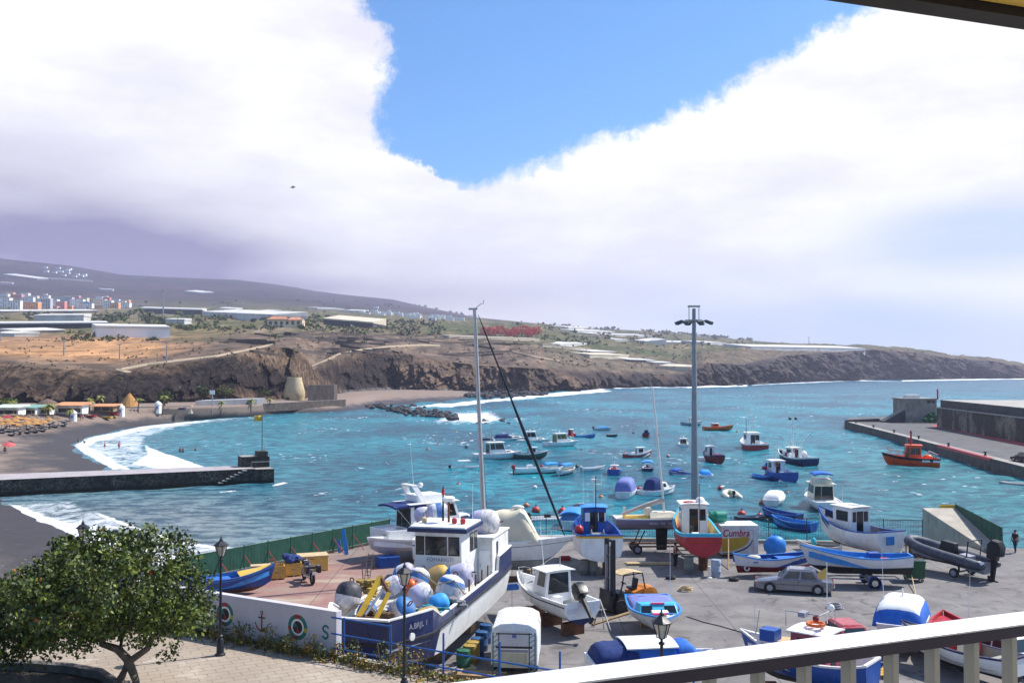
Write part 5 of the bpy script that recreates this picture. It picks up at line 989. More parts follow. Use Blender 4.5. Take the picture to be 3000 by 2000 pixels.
def wheelpart(r, c, rad, w, mat=RUBBER, rim=None):
    mb = MB(); prof = [(-w/2, rad*.6), (-w/2, rad*.92), (-w*.3, rad), (w*.3, rad), (w/2, rad*.92), (w/2, rad*.6)]; mb.lathe(c, prof, mat, 18, (0, 1, 0)); o = mb.build('wheel', r, smooth=True)
    mb = MB(); mb.lathe(c, [(-w/2-.012, .02), (-w/2-.012, rad*.58), (w/2+.012, rad*.6), (w/2+.012, .02)], rim or GREYP, 14, (0, 1, 0)); k = mb.build('rim', o); return o
tr = thing('cradle_trailer', 'rusty wheeled cradle carrying the grey racing sailboat', 'trailer', gp, R(3))
mb = MB(); 
for sg in (1, -1): mb.tube([(-2.6, sg*.7, .55), (2.6, sg*.7, .55)], .07, RUST, 6)
for x in (-2.6, -.2, 2.4): mb.tube([(x, -.7, .55), (x, .7, .55)], .06, RUST, 6)
for x, sg in ((-2.2, 1), (-2.2, -1), (1.8, 1), (1.8, -1)): mb.tube([(x, sg*.7, .55), (x*.75, sg*.95, 1.8)], .05, RUST, 6)
mb.build('frame', tr)
for x in (-2.2, 2.0):
    for sg in (1, -1): wheelpart(tr, (x, sg*.85, .36), .36, .22)
# --- red boat, stern to us
rp_ = P(2056, 1682)+Vector((.3, 4.2, 0))
def redboat(r):
    TQ = M('turquoise_paint', (.05, .42, .62), .4, .1)
    fisher(r, 8.4, B=3.05, H=1.35, side=RED, bottom=RED, stripe=TQ, rl=TQ, inner=M('ochre_paint', (.50, .36, .14), .6, .15), house=WHITE, roof=WHITE, hp=(.5, .74), hh=.2, sb=1.35, tw=.8, bul=.8, wl=.5, hw=.62, gear=False, mast=False, full=2.6, vee=6, back=[('b', .7, .92, .55, .85)])
    pole(r, 'mast', [(-2.2, 0, .7), (-2.2, 0, 4.8)], .04, WOOD); lifering(r, (.6, .35, 3.12), (0, 0, 1), .34, M('buoy_red')); MBball(r, 'raft_canister', (.7, -.5, 3.25), .34, WHITE, (1.3, 1, .8)); MBbox(r, 'blue_chest', (-1.6, -.5, .95), (.6, .6, .5), BLUE); stk = MB(); [stk.box((-2.4, .4+.2*i, .85+.03*i), (1.9, .18, .05), PALEW, rz=.5) for i in range(4)]; stk.build('planks', r); MBbox(r, 'white_box', (-1.5, .15, .95), (.7, .5, .6), WHITE)
    for i in range(5): MBbox(r, 'fish_emblem', (.9-.32*i, 1.40, 1.35), (.22, .02, .09), NAVY, .3)
ashore('fishing_boat', 'red bottomed fishing boat with a turquoise rim on drums in front of the floodlight mast', 'boat', rp_, 88, 1.12, redboat, GY)
for px, py, m_, lb in ((2018, 1680, DRK, 'tall rusty drum under the left stern of the red boat'), (2098, 1688, M('drum_pale', (.36, .42, .5), .55, .2), 'pale blue drum under the right stern of the red boat'), (2060, 1668, RUST, 'dark drum under the keel of the red boat')): drum(P(px, py), lb, m_, 1.15, .32)
mb = MB(); mb.lathe((0, 0, 0), [(0, .2), (.06, .2), (.1, .09), (.3, .06), (.6, .05), (.62, .1), (.8, .1)], WHITE2, 10); o = mb.build('boat_stand'); o.location = P(2078, 1693); tag(o, 'small white stand below the keel of the red boat', 'stand')
pole_ = MB(); pole_.tube([P(2134, 1668), P(2124, 1625)+Vector((0, -1.2, 1.4))], .05, WOOD, 6); tag(pole_.build('prop_pole'), 'wooden prop leaning beside the red boat', 'pole')
# --- sign container and tank
sc_ = P(2165, 1629); ct = thing('kiosk_container', 'white kiosk container lettered Cumbra over a golden swoosh', 'container', (sc_.x, sc_.y+1, 0), R(2))
MBbox(ct, 'body', (0, 0, 1.2), (2.8, 2.2, 2.05), M('container_white', (.60, .585, .58), .5, .08, 1.5, dirt=(.3, .25, .2), damt=.4), bev=.03); MBbox(ct, 'roof', (0, 0, 2.27), (2.86, 2.26, .1), WHITE, bev=.02)
mb = MB()
for x in (-1.2, 1.2): mb.box((x, 0, .09), (.2, 2., .18), RUST)
mb.box((0, .2, .1), (2.3, .2, .12), RUST); mb.build('skid', ct)
mb = MB(); GOLD = M('sign_gold', (.46, .29, .02), .55, .08); arc = [(-1.38, 1.35)]+[(-1.38+2.1*math.sin(t)*1.02, .38+1.05*(1-math.cos(t))) for t in np.linspace(.02, 1.5, 14)]+[(.55, 1.5), (0, 1.42), (-.7, 1.38)]
mb.add([(x, -1.106, z) for x, z in arc], [tuple(range(len(arc)))], GOLD); mb.build('emblem', ct)
mb = MB(); cv_ = [(-1.38+2.22*math.sin(t)*1.05, .27+1.1*(1-math.cos(t))) for t in np.linspace(.02, 1.5, 16)]; mb.loft([[(x, -1.108, z), (x+.04, -1.108, z-.035*(1+2*math.sin(i/5)))] for i, (x, z) in enumerate(cv_)], NAVY); mb.build('emblem_line', ct)
text('Cumbra', .72, M('sign_red', (.36, .012, .03), .5), ct, (-.28, -1.112, 1.72), (R(90), 0, 0), 'lettering', .22, .003, .86, .012)
mb = MB(); mb.box((.62, -1.106, 1.15), (.02, .01, 1.9), GREYP); mb.box((1.02, -1.106, 1.05), (.03, .01, 1.8), GREYP); mb.box((.8, -1.106, 1.95), (.45, .01, .03), GREYP); mb.build('door_seam', ct)
mb = MB(); mb.lathe((0, 0, 0), [(-.62, .2), (-.6, .42), (-.2, .44), (-.18, .46), (.2, .44), (.6, .42), (.62, .2)], M('tank_green', (.01, .25, .16), .45, .15, 2), 16, (1, .1, 0)); o = mb.build('water_tank', smooth=True); o.location = (sc_.x-1.35, sc_.y+1.1, 2.32+.46); tag(o, 'bright green tank lying on the kiosk container roof', 'tank')
# --- open boats on the right
def lring(r): mb = MB(); mb.ring((-2.05, -.30, .35), .15, .055, WHITE2, (.15, 1, 0), 12, 6); mb.build('propeller_guard', r)
wp_ = P(2272, 1686); 
ashore('rowing_boat', 'white double-ended boat with blue gunwales and dark red bottom behind the car', 'boat', wp_, 4, .25, lambda r: (openboat(r, 5.2, B=1.9, H=1.0, wl=.5, side=M('chalk_white', (.66, .63, .64), .5, .08), bottom=DRED, stripe=MATS['chalk_white'], rl=LBLUE, inner=BLUE, tw=.12, sb=.42, ss=.3, seats=3), MBbox(r, 'cover_board', (.9, 0, .95), (1.6, 1.2, .06), BLUEC), MBball(r, 'net_bundle', (-1.5, 0, 1.), .38, M('pale_net'), (1.3, .8, .5)), lring(r)), GY)
mb = MB(); q = P(2270, 1645); TARP = M('blue_tarpaulin', (.02, .22, .66), .45, .15, 3, bump=.03, dirt=(.1, .35, .7), damt=.4)
mb.ball((0, 0, 1.15), .82, TARP, (.95, .9, .95), 16, .22, 3); mb.lathe((0, 0, 0), [(.0, .55), (.5, .62), (.8, .6)], TARP, 12); mb.tube([(0, 0, 1.8), (0, 0, 2.05)], [.12, .05], TARP, 6); o = mb.build('covered_machine', smooth=True); o.location = q; tag(o, 'round bundle wrapped in shiny blue tarpaulin behind the rowing boat', 'bundle')
ashore('dinghy', 'small worn cream dinghy with a turquoise bundle aboard near the quay fence', 'boat', P(2405, 1634), 158, .15, lambda r: (openboat(r, 2.9, B=1.3, H=.75, side=CREAM, stripe=WHITE2, bottom=WHITE2, inner=WOOD, seats=2, sb=.35), MBball(r, 'bundle', (.5, 0, 1.0), .25, M('turquoise_cloth', (.05, .42, .5), .8), (.8, 1, 1.4))), GY)
bc = P(2602, 1650)+vdir(112)*3.4
def bluecabin(r):
    fisher(r, 7.6, B=3.0, H=1.55, side=WHITE, bottom=BLACKP, stripe=WHITE, rl=BLUE, inner=NAVY, house=WHITE, roof=WHITE, hp=(.42, .68), hh=.2, sb=1.1, tw=.85, bul=.75, wl=.28, hw=.6, mast=False, gear=False, vee=5, rf=-.1, back=[('b', .68, .88, .55, .85), ('b', .08, .24, .55, .85)])
    pole(r, 'roof_rail', [(-.3, -.5, 3.0), (-.3, -.5, 3.25), (-.3, .4, 3.25), (.2, .4, 3.25), (.2, .4, 3.0)], .03, GREYP); MBbox(r, 'name_board', (-3.86, .2, 1.15), (.05, .7, .6), LBLUE); anten(r, .9, .4, 3.0, 1.8)
    mb = MB(); S_ = hullshape(7.6, 3.0, 1.55, .3, 1.1, .25, .85, 2.1, .4, .2, 16, 5)
    for sg in (1, -1): mb.loft([[(a_[4][0], sg*(a_[4][1]+.01), a_[4][2]-.15), (a_[5][0], sg*(a_[5][1]+.012), a_[5][2]-.02)] for a_ in S_[11:]], M('violet_blue_paint', (.07, .06, .36), .4))
    mb.build('bow_stripe', r)
ashore('cabin_boat', 'white boat with a tall white wheelhouse and blue inner sides behind the trailer boat', 'boat', bc, 112, .55, bluecabin, GY)
for px, py, lb in ((2540, 1652, 'block under the left side of the tall wheelhouse boat'), (2640, 1652, 'block under the right side of the tall wheelhouse boat')): block(P(px, py)+Vector((0, .8, 0)), lb, (.5, .5, .55), RUST)
tp = P(2532, 1722); td = vdir(176); tp = tp+Vector((0, .9, 0))
ashore('rowing_boat', 'large white open boat with bright blue insides and black bottom on a trailer', 'boat', tp, 176, .72, lambda r: (openboat(r, 6.5, B=2.2, H=1.15, wl=.55, side=M('chalk_white'), stripe=M('chalk_white'), bottom=BLACKP, rl=LBLUE, inner=LBLUE, tw=.55, sb=.7, ss=.12, seats=3, rake=.5), MBbox(r, 'engine_box', (-.9, 0, 1.0), (.7, .7, .8), BLUE), MBbox(r, 'red_box', (-1.5, .2, .9), (.6, .5, .35), RED)), GY)
t2 = thing('boat_trailer', 'blue mudguarded trailer under the large white open boat', 'trailer', tp, R(176)); mb = MB(); mb.tube([(-2.4, .5, .5), (1.2, .5, .5), (3.4, 0, .5), (1.2, -.5, .5), (-2.4, -.5, .5), (-2.4, .5, .5)], .05, GALV, 6); mb.tube([(-.7, -.95, .34), (-.7, .95, .34)], .05, GALV, 6); mb.box((-.7, 0, .42), (.1, 1., .2), GALV); mb.tube([(3.4, 0, .5), (3.4, 0, 1.1)], .05, GALV, 6); mb.build('frame', t2)
for sg in (1, -1): wheelpart(t2, (-.7, sg*.95, .33), .33, .2, rim=STEEL); mb = MB(); mb.lathe((-.7, sg*.95, .33), [(-.14, .42), (.14, .42), (.14, .38), (-.14, .38)], BLUE, 16, (0, 1, 0)); mb.build('mudguard', t2)
mb = MB(); mb.tube([P(2665, 1683)+Vector((0, 0, .7)), P(2684, 1748)], .035, PALEW, 6); tag(mb.build('prop_pole'), 'pale pole propped against the bow of the boat on the trailer'.replace('bow', 'end'), 'pole')
# --- vehicles
CARG = M('car_glass', (.02, .03, .035), .05, .1, 1, spec=.7)
def car(r, L, Wd, Hh, paint, roofx=(.30, .78), hatch=False, plate=True, lamp=None, tail=None, belt=.60):
    h0 = .22; zb = Hh*belt; xb = lambda t: L/2-t*L
    prof = [(0, .42), (.0, .60), (.03, .66), (.2, .74), (.29, zb/1.0)] 
    pts = [(xb(.0), h0+.1), (xb(-.0)+.02, .55), (xb(.02), .68), (xb(.16), .76), (xb(.29), zb), (xb(.80 if not hatch else .97), zb+.02), (xb(.985), zb-.04), (xb(1.), .6), (xb(1.)+.02, h0+.1), (xb(.92), h0), (xb(.08), h0)]
    mb = MB(); secs = []
    for y, s in ((-Wd/2, .94), (-Wd/2+.07, 1), (0, 1.015), (Wd/2-.07, 1), (Wd/2, .94)): secs.append([(x*(.985 if abs(y) > Wd/2-.01 else 1), y, h0+(z-h0)*s) for x, z in pts])
    mb.loft(secs, paint, closed=True, cap=True); mb.build('body', r, smooth=True)
    a, b = roofx; tz = Hh; w0, w1 = Wd*.93, Wd*.74
    B_ = [(xb(a-.02), w0/2, zb-.02), (xb(b+.1 if not hatch else .97), w0/2, zb-.02)]; T_ = [(xb(a+.12), w1/2, tz), (xb(b-.02), w1/2, tz)]
    bq = [(B_[0][0], -w0/2, zb-.02), (B_[0][0], w0/2, zb-.02), (B_[1][0], w0/2, zb-.02), (B_[1][0], -w0/2, zb-.02)]; tq = [(T_[0][0], -w1/2, tz-.03), (T_[0][0], w1/2, tz-.03), (T_[1][0], w1/2, tz-.03), (T_[1][0], -w1/2, tz-.03)]
    mb = MB(); mb.add(bq+tq, [(0, 1, 5, 4), (1, 2, 6, 5), (2, 3, 7, 6), (3, 0, 4, 7), (4, 5, 6, 7)], paint); mb.box(((T_[0][0]+T_[1][0])/2, 0, tz), (T_[0][0]-T_[1][0]-.1, w1-.08, .07), paint, top=(.92, .9)); mb.build('roof', r, bevel=.03)
    F_ = [(bq[0], bq[1], tq[1], tq[0]), (bq[1], bq[2], tq[2], tq[1]), (bq[2], bq[3], tq[3], tq[2]), (bq[3], bq[0], tq[0], tq[3])]
    for f, u0, u1 in ((0, .08, .92), (2, .08, .92), (1, .1, .47), (1, .51, .88), (3, .12, .49), (3, .53, .9)): mb = MB(); mb.patch(F_[f], u0, u1, .12, .88, .008, CARG); mb.build('window', r)
    for sg in (1, -1):
        for x in (xb(.19), xb(.80)):
            mb = MB(); mb.lathe((x, sg*(Wd/2-.005), .31), [(-.01, .38), (.012, .37)], BLACK, 16, (0, sg, 0)); mb.build('wheel_well_shade', r); wheelpart(r, (x, sg*(Wd/2-.09), .31), .31, .22, rim=M('hubcap', (.42, .42, .44), .35, .1, 3, metal=.5))  # black disc stands in for the shade inside the wheel well
        MBbox(r, 'headlight', (xb(.005)+.0, sg*(Wd/2-.3), .58), (.08, .38, .16), lamp or M('headlight_glass', (.6, .6, .58), .1)); MBbox(r, 'tail_light', (xb(.998), sg*(Wd/2-.25), .66), (.06, .36, .15), M('tail_red', (.35, .02, .02), .2)); MBbox(r, 'side_trim', (0, sg*(Wd/2+.004), .56), (L*.86, .02, .045), M('bumper_grey', (.10, .10, .105), .6)); MBbox(r, 'door_handle', (xb(.56), sg*(Wd/2-.005), .74), (.16, .03, .03), BLACK); MBbox(r, 'door_seam', (xb(.50), sg*(Wd/2-.001), .52), (.012, .012, .52), BLACK); MBbox(r, 'mirror', (xb(a+.01), sg*(Wd/2+.07), zb+.08), (.1, .16, .12), paint)
    for x, nm in ((xb(-.005), 'front_bumper'), (xb(1.005), 'rear_bumper')): MBbox(r, nm, (x, 0, .42), (.12, Wd*.97, .2), M('bumper_grey', (.10, .10, .105), .6), bev=.03)
    MBbox(r, 'grille', (xb(0)+.0, 0, .58), (.06, .5, .17), BLACK); MBbox(r, 'number_plate', (xb(-.015), 0, .42), (.02, .5, .11), WHITE2); MBbox(r, 'number_plate', (xb(1.015), 0, .42), (.02, .5, .11), WHITE2)
SILVER = M('silver_paint', (.25, .25, .28), .25, .05, 2, metal=.5, coat=.4)
cp_ = (P(2257, 1733)+P(2387, 1746))/2+Vector((.35, .85, 0))
ashore('saloon_car', 'silver four door saloon parked in front of the boats at the quay', 'car', cp_, 164, 0., car, L=4.7, Wd=1.74, Hh=1.45, paint=SILVER, lamp=M('amber_lamp', (.5, .16, .06), .2))
REDC = M('car_red', (.40, .02, .035), .3, .12, 2, coat=.4, dirt=(.3, .08, .08), damt=.3)
ashore('hatchback', 'red hatchback half hidden behind the balcony rail', 'car', P(2552, 1950)+Vector((-.25, 2.1, 0)), -84, 0., car, L=3.9, Wd=1.62, Hh=1.42, paint=REDC, roofx=(.3, .86), hatch=True)
ashore('hatchback', 'white car with a pale windscreen at the right edge behind the bars', 'car', P(2985, 1990)+Vector((.6, 1.8, 0)), -70, 0., car, L=4.0, Wd=1.7, Hh=1.5, paint=WHITE, roofx=(.3, .86), hatch=True)
ashore('parked_car', 'dark car parked on the right quay', 'car', P(3000, 1352, QZ), 100, QZ, car, L=4.2, Wd=1.7, Hh=1.45, paint=M('car_black', (.015, .017, .022), .25, .1, 2, coat=.4), hatch=True, roofx=(.3, .86))
# motorbike
mk = thing('motorbike', 'dark motorbike leaning on its stand in front of the yellow fish crates', 'motorbike', P(903, 1704), R(118)); mk.scale = (1.28,)*3
for x, nm in ((-.72, 'rear'), (.72, 'front')):
    mb = MB(); mb.ring((x, 0, .33), .26, .075, RUBBER, (0, 1, 0), 20, 8); w_ = mb.build('wheel', mk, smooth=True); mb = MB(); mb.lathe((x, 0, .33), [(-.05, .04), (-.02, .2), (.02, .2), (.05, .04)], STEEL, 12, (0, 1, 0)); mb.build('rim', w_)
BK = M('bike_black', (.02, .02, .035), .25, .15, 2)
mb = MB(); mb.ball((.12, 0, .86), .24, BK, (1.5, .75, .75)); mb.build('fuel_tank', mk, smooth=True); mb = MB(); mb.box((-.42, 0, .86), (.75, .3, .12), BLACK); mb.build('seat', mk, bevel=.04); mb = MB(); mb.box((.05, 0, .48), (.55, .38, .42), GREYP); mb.tube([(.1, .2, .35), (-.9, .22, .42)], .06, STEEL, 8); mb.build('engine', mk, bevel=.03)
mb = MB(); mb.tube([(.72, .09, .33), (.42, .09, 1.05), (.42, -.09, 1.05), (.72, -.09, .33)], .035, STEEL, 6); mb.build('fork', mk); mb = MB(); mb.tube([(.3, .42, 1.08), (.42, .2, 1.1), (.42, -.2, 1.1), (.3, -.42, 1.08)], .02, BLACK, 6); mb.build('handlebar', mk); mb = MB(); mb.ball((.55, 0, .95), .16, BK, (1, 1.2, 1.1)); mb.build('fairing', mk, smooth=True)
for sg in (1, -1): MBbox(mk, 'pannier', (-.75, sg*.3, .78), (.42, .18, .36), BK, bev=.03)
MBbox(mk, 'number_plate', (-1.02, 0, .62), (.02, .2, .15), WHITE2); pole(mk, 'side_stand', [(0, .15, .3), (.1, .38, 0)], .02, BLACK)
# forklift
fk = thing('forklift', 'black forklift with a tall mast, tan canopy and orange counterweight', 'forklift', P(1826, 1800)+Vector((.3, 1.0, 0)), R(205))
FB = M('forklift_black', (.012, .012, .014), .5, .3, 3, dirt=(.06, .05, .045), damt=.5); FO = M('forklift_orange', (.66, .21, .02), .4, .15, 2, dirt=(.3, .12, .05), damt=.4)
mb = MB(); mb.box((-.05, 0, .62), (2.0, 1.25, .6), FB); mb.box((.55, 0, .9), (.7, 1.15, .5), FB); mb.build('body', fk, bevel=.04)
mb = MB(); mb.lathe((-1.25, 0, .85), [(-.62, .3), (-.6, .52), (0, .58), (.6, .52), (.62, .3)], FO, 16, (0, 1, 0)); mb.box((-1.1, 0, .6), (.9, 1.2, .6), FO); mb.build('counterweight', fk, bevel=.05)
mb = MB(); mb.box((-.55, 0, 1.05), (.75, 1.0, .35), FO, ry=.25); mb.build('engine_cover', fk, bevel=.05)
mb = MB(); mb.box((-.35, 0, 1.3), (.45, .5, .14), BLACK); mb.box((-.58, 0, 1.6), (.12, .5, .5), BLACK, ry=-.15); mb.build('seat', fk, bevel=.03)
mb = MB(); mb.tube([(.45, 0, 1.1), (.2, 0, 1.6)], .035, BLACK, 6); mb.ring((.2, 0, 1.6), .17, .02, BLACK, (-.5, 0, .85), 14, 5); mb.build('steering_wheel', fk)
for sg in (1, -1): pole(fk, 'guard_post', [(.75, sg*.52, .9), (.5, sg*.52, 2.15), (-.75, sg*.52, 2.2), (-1.0, sg*.52, 1.0)], .045, FB)
mb = MB(); mb.loft([[(-.8, -.58, 2.22), (-.8, .58, 2.22)], [(-.1, -.6, 2.33), (-.1, .6, 2.33)], [(.7, -.58, 2.2), (.7, .58, 2.2)]], PALEW); mb.loft([[(-.8, -.58, 2.18), (-.8, .58, 2.18)], [(-.1, -.6, 2.29), (-.1, .6, 2.29)], [(.7, -.58, 2.16), (.7, .58, 2.16)]], PALEW); mb.build('canopy', fk)
mb = MB()
for sg in (1, -1):
    mb.box((1.1, sg*.36, 2.2), (.22, .17, 4.0), FB); mb.box((1.2, sg*.22, 2.05), (.12, .08, 3.6), GREYP)
for z in (.6, 1.9, 3.2, 4.12): mb.box((1.12, 0, z), (.1, .8, .14), FB)
mb.tube([(1.05, 0, .5), (1.05, 0, 3.9)], .06, STEEL, 8); mb.build('mast', fk)
mb = MB(); mb.box((1.36, 0, .62), (.14, 1.35, .75), FB); mb.box((1.42, 0, 1.15), (.05, 1.2, .4), FB); mb.build('carriage', fk)
for sg in (1, -1): mb = MB(); mb.box((1.95, sg*.4, .22), (1.15, .14, .06), FB, top=(.98, 1)); mb.build('fork', fk)
for x, rr in ((.75, .42), (-.85, .34)):
    for sg in (1, -1): wheelpart(fk, (x, sg*.6, rr), rr, .28, rim=FO if x < 0 else FB)
# white cabin boat with outboard on stands
wb_ = P(1702, 1868); wbd = vdir(119); wc = wb_+wbd*3.0
def whiteout(r):
    S_ = hull(r, 6.3, 2.45, 1.15, .35, NAVY, WHITE, WHITE, WHITE, WHITE, sb=.4, ss=0, tw=.9, full=2.3, rake=.6, bul=.62, vee=3.5)
    mb = MB(); [mb.loft([[(a_[4][0], sg*(a_[4][1]+.008), a_[4][2]-.06), (a_[4][0], sg*(a_[4][1]+.008), a_[4][2])] for a_ in S_], NAVY) for sg in (1, -1)]; mb.build('stripe', r)
    cabin(r, .3, 2.5, 1.75, 1.1, .52, rf=1.2, tb=.15, mat=WHITE, name='trunk_cabin', w1=.9, win=[('s', .12, .6, .3, .8), ('p', .12, .6, .3, .8)])
    cabin(r, -.75, .75, 1.75, .75, 1.65, rf=.45, rb=-.1, tb=.15, mat=WHITE, roof=WHITE, over=.2, name='wheelhouse', win=[('f', .08, .92, .5, .92), ('s', .3, .85, .52, .92), ('p', .3, .85, .52, .92), ('b', .12, .88, .3, .93)])
    MBbox(r, 'seat', (-1.3, .4, .95), (.45, .45, .5), WHITE, bev=.03); MBbox(r, 'console', (-.5, -.5, 1.1), (.35, .4, .6), GREYP, bev=.03); outboard(r, -3.12, 1.25, 1.5, BLACK, tilt=-.75); anten(r, .1, .4, 2.5, 2.4, -.4); pole(r, 'rod_holder', [(-.3, -.4, 2.5), (-.3, -.4, 3.1)], .03, GALV); rail(r, S_, 11, 16, .45); MBbox(r, 'name_plate', (-3.16, .5, .8), (.02, .9, .25), M('chalk_white'))
ashore('cabin_boat', 'white cabin boat with a black outboard raised on stands, left of the forklift', 'boat', wc, 119, .68, whiteout, GY)
for t, s, lb in ((-2.2, .5, 'timber trestle under the stern of the white outboard boat'), (0, -.5, 'timber trestle under the middle of the white outboard boat'), (1.8, .3, 'timber trestle under the bow of the white outboard boat')): block(wc+wbd*t, lb, (.3, 1.3, .68), RUST, R(119))
mb = MB(); q = P(1770, 1842); mb.tube([q, q+Vector((-.2, .4, 1.5)), P(1740, 1835)], .04, GALV, 6); mb.tube([P(1790, 1850)+Vector((0, 0, .0)), q+Vector((-.2, .4, 1.5))], .04, GALV, 6); tag(mb.build('tripod_stand'), 'thin metal stand under the raised black outboard', 'stand')
mb = MB(); mb.tube([P(1735, 1832)+Vector((0, 0, .08)), P(1850, 1795)+Vector((0, 0, .08))], .07, WOOD, 6); tag(mb.build('timber_beam'), 'long timber lying on the concrete by the forklift fork', 'timber')
# boat bow-on with a purple cover
pb_ = P(1945, 1900)+Vector((.0, 2.9, 0))
def pinkboat(r):
    S_ = hull(r, 5.7, 2.75, .98, .3, WHITE2, WHITE, WHITE, LBLUE, WHITE, sb=.28, tw=.88, full=2.0, rake=.5, bul=.12, vee=3)
    tent(r, -2.7, .1, 2.45, .95, .34, LAVC, rf=.12); mb = MB(); TQ = M('turquoise_paint')
    cabin(r, .1, 1.1, 2.3, .95, .42, rf=.45, tb=.1, mat=TQ, name='windscreen', w1=2.0, win=[('f', .04, .32, .15, .8), ('f', .68, .96, .15, .8)]); MBbox(r, 'hatch', (1.35, 0, 1.1), (.6, .85, .12), WHITE, bev=.03); MBbox(r, 'pink_panel', (.62, 0, 1.40), (.2, .7, .06), M('pink_panel', (.55, .03, .16), .5)); MBbox(r, 'pink_panel', (1.75, -.1, 1.12), (.25, .7, .06), M('pink_panel')); MBbox(r, 'blue_cloth', (2.1, .35, 1.2), (.3, .2, .06), BLUE, .5)
    anten(r, -2.4, 1.25, 1.3, 2.6); MBbox(r, 'flag', (-2.45, 1.25, 3.5), (.1, .02, .5), ORANGE)
ashore('day_boat', 'small white boat pointing at the balcony with a lavender cover and pink panels', 'boat', pb_, -88, .34, pinkboat, GY)
block(pb_+Vector((0, 1.5, 0)), 'block under the stern of the lavender covered day boat', (1.2, .5, .34)); block(pb_-Vector((0, 1.6, 0)), 'block under the bow of the lavender covered day boat', (.4, .5, .36))
# navy covered boat below
nb = P(1905, 2060)+Vector((0, 1.4, 0))
def navyboat(r):
    S_ = hull(r, 5.0, 2.2, 1.1, .35, BLUE, WHITE, WHITE, WHITE, WHITE, sb=.3, tw=.85, bul=.2, rake=.5)
    tent(r, -2.4, -.4, 2.1, 1.1, .8, NAVYC, rf=.1); tent(r, 1.1, 2.4, 1.6, 1.2, .7, BLUEC, rf=.5); cabin(r, -.9, 1.3, 1.9, 1.05, .75, rf=.3, tb=.1, mat=BLUEC, name='cabin', roof=WHITE, over=.18, camber=.12)
ashore('cabin_boat', 'boat under navy covers with a rounded white roof just above the rail', 'boat', nb, 8, .35, navyboat, GY)
# white van body and rack
vp = P(1512, 1975)
vn_ = thing('box_van', 'white van with a rounded roof seen from behind, right of the drums', 'van', (vp.x+.05, vp.y+2.0, 0), R(86))
mb = MB(); secs = []
for x in (-1.9, -1.86, 1.4, 1.85): 
    k = .97 if x in (-1.9,) else (1 if x < 1.5 else .88); secs.append([(x, 1.08*k*a, z) for a, z in ((-1, .4), (-1, 1.7*k), (-.93, 2.05*k), (-.6, 2.24*k), (0, 2.3*k), (.6, 2.24*k), (.93, 2.05*k), (1, 1.7*k), (1, .4))])
mb.loft(secs, WHITE, closed=True, cap=True); mb.build('body', vn_, smooth=True)
for y in (-.35, .35): mb = MB(); mb.box((-1.91, y, 1.25), (.03, .66, 1.4), M('chalk_white')); mb.build('door', vn_, bevel=.01)
MBbox(vn_, 'emblem', (-1.92, 0, 1.72), (.03, .2, .14), LAVC); MBbox(vn_, 'bumper', (-1.96, 0, .42), (.12, 2.0, .16), GREYP); MBbox(vn_, 'windscreen', (1.86, 0, 1.5), (.04, 1.6, .6), GLASS)
for x in (-1.2, 1.1):
    for sg in (1, -1): wheelpart(vn_, (x, sg*.95, .34), .34, .22)
rk = thing('steel_rack', 'green steel lattice rack with cream shelf panels standing behind the white van', 'rack', P(1506, 1990), R(-4)); 
mb = MB()
for sg in (1, -1):
    for dx_ in (0, .26): mb.tube([(sg*.82+dx_-.13, 0, 0), (sg*.82+dx_-.13, 0, 2.1)], .03, DRG, 5)
    for i in range(9): mb.tube([(sg*.82-.13, 0, .1+i*.22), (sg*.82+.13, 0, .28+i*.22)], .02, GREYP, 4)
mb.tube([(-.82, 0, 2.05), (.82, 0, 2.05)], .03, BLACK, 5); mb.tube([(-.82, 0, 1.45), (.82, 0, 1.45)], .05, BLACK, 5); mb.tube([(-.82, 0, .2), (.82, 0, .2)], .05, BLACK, 5); mb.build('frame', rk)
MBbox(rk, 'shelf_panel', (0, .05, .85), (1.2, .06, .65), M('panel_cream', (.50, .47, .33), .6, .15, 2, dirt=(.3, .27, .2), damt=.5)); MBbox(rk, 'shelf_panel', (0, .05, 1.28), (1.25, .06, .14), GREYP)
# fishing boat behind the rail, blue canvas boat, white boats at lower right
fb = Vector((12.7, 43.4, 0))
def railboat(r):
    fisher(r, 5.6, B=2.4, H=1.25, side=BLUE, bottom=BLACKP, stripe=BLUE, rl=WHITE2, inner=M('chalk_white'), house=M('house_maroon', (.30, .06, .10), .5), roof=WHITE, hp=(.30, .60), hh=.2, sb=.6, tw=.7, bul=.6, wl=.4, hw=.66, gear=False, mast=False)
    mb = MB(); mb.tube([(-.9, -.7, 2.6), (-.9, -.7, 3.25), (-.9, .9, 3.25), (.6, .9, 3.25), (.6, .9, 2.6)], .025, GALV, 5); mb.box((-.2, .9, 3.22), (.3, .5, .2), GREYP); mb.ball((-.9, -.3, 3.38), .14, WHITE); mb.build('roof_frame', r); lifering(r, (-.3, -.1, 2.62), (0, 0, 1), .36); MBball(r, 'roof_light', (-.3, -.1, 2.85), .14, DRED)
    mb = MB(); [mb.box((1.2+.0*i, -.1, 1.35+i*.09), (.9, .9, .045), PALEW, rz=.1*i) for i in range(5)]; mb.build('slats', r); MBbox(r, 'blue_crate', (1.6, .3, 1.95), (.7, .7, .5), BLUE); pole(r, 'flagstaff', [(-.6, -.6, 2.6), (-.6, -.6, 5.2)], .02, WHITE, 5); mb = MB(); mb.loft([[(-.6, -.6, 4.5), (-.6, -.6, 5.0)], [(-.4, -.5, 4.45), (-.4, -.5, 4.85)], [(-.2, -.55, 4.5), (-.2, -.55, 4.7)]], M('flag_gold', (.6, .38, .1), .8)); mb.build('flag', r); anten(r, 2.4, .2, 1.9, 1.4); pole(r, 'boat_hook', [(2.3, .4, 1.6), (2., .5, 3.0)], .03, CREAM, 5)
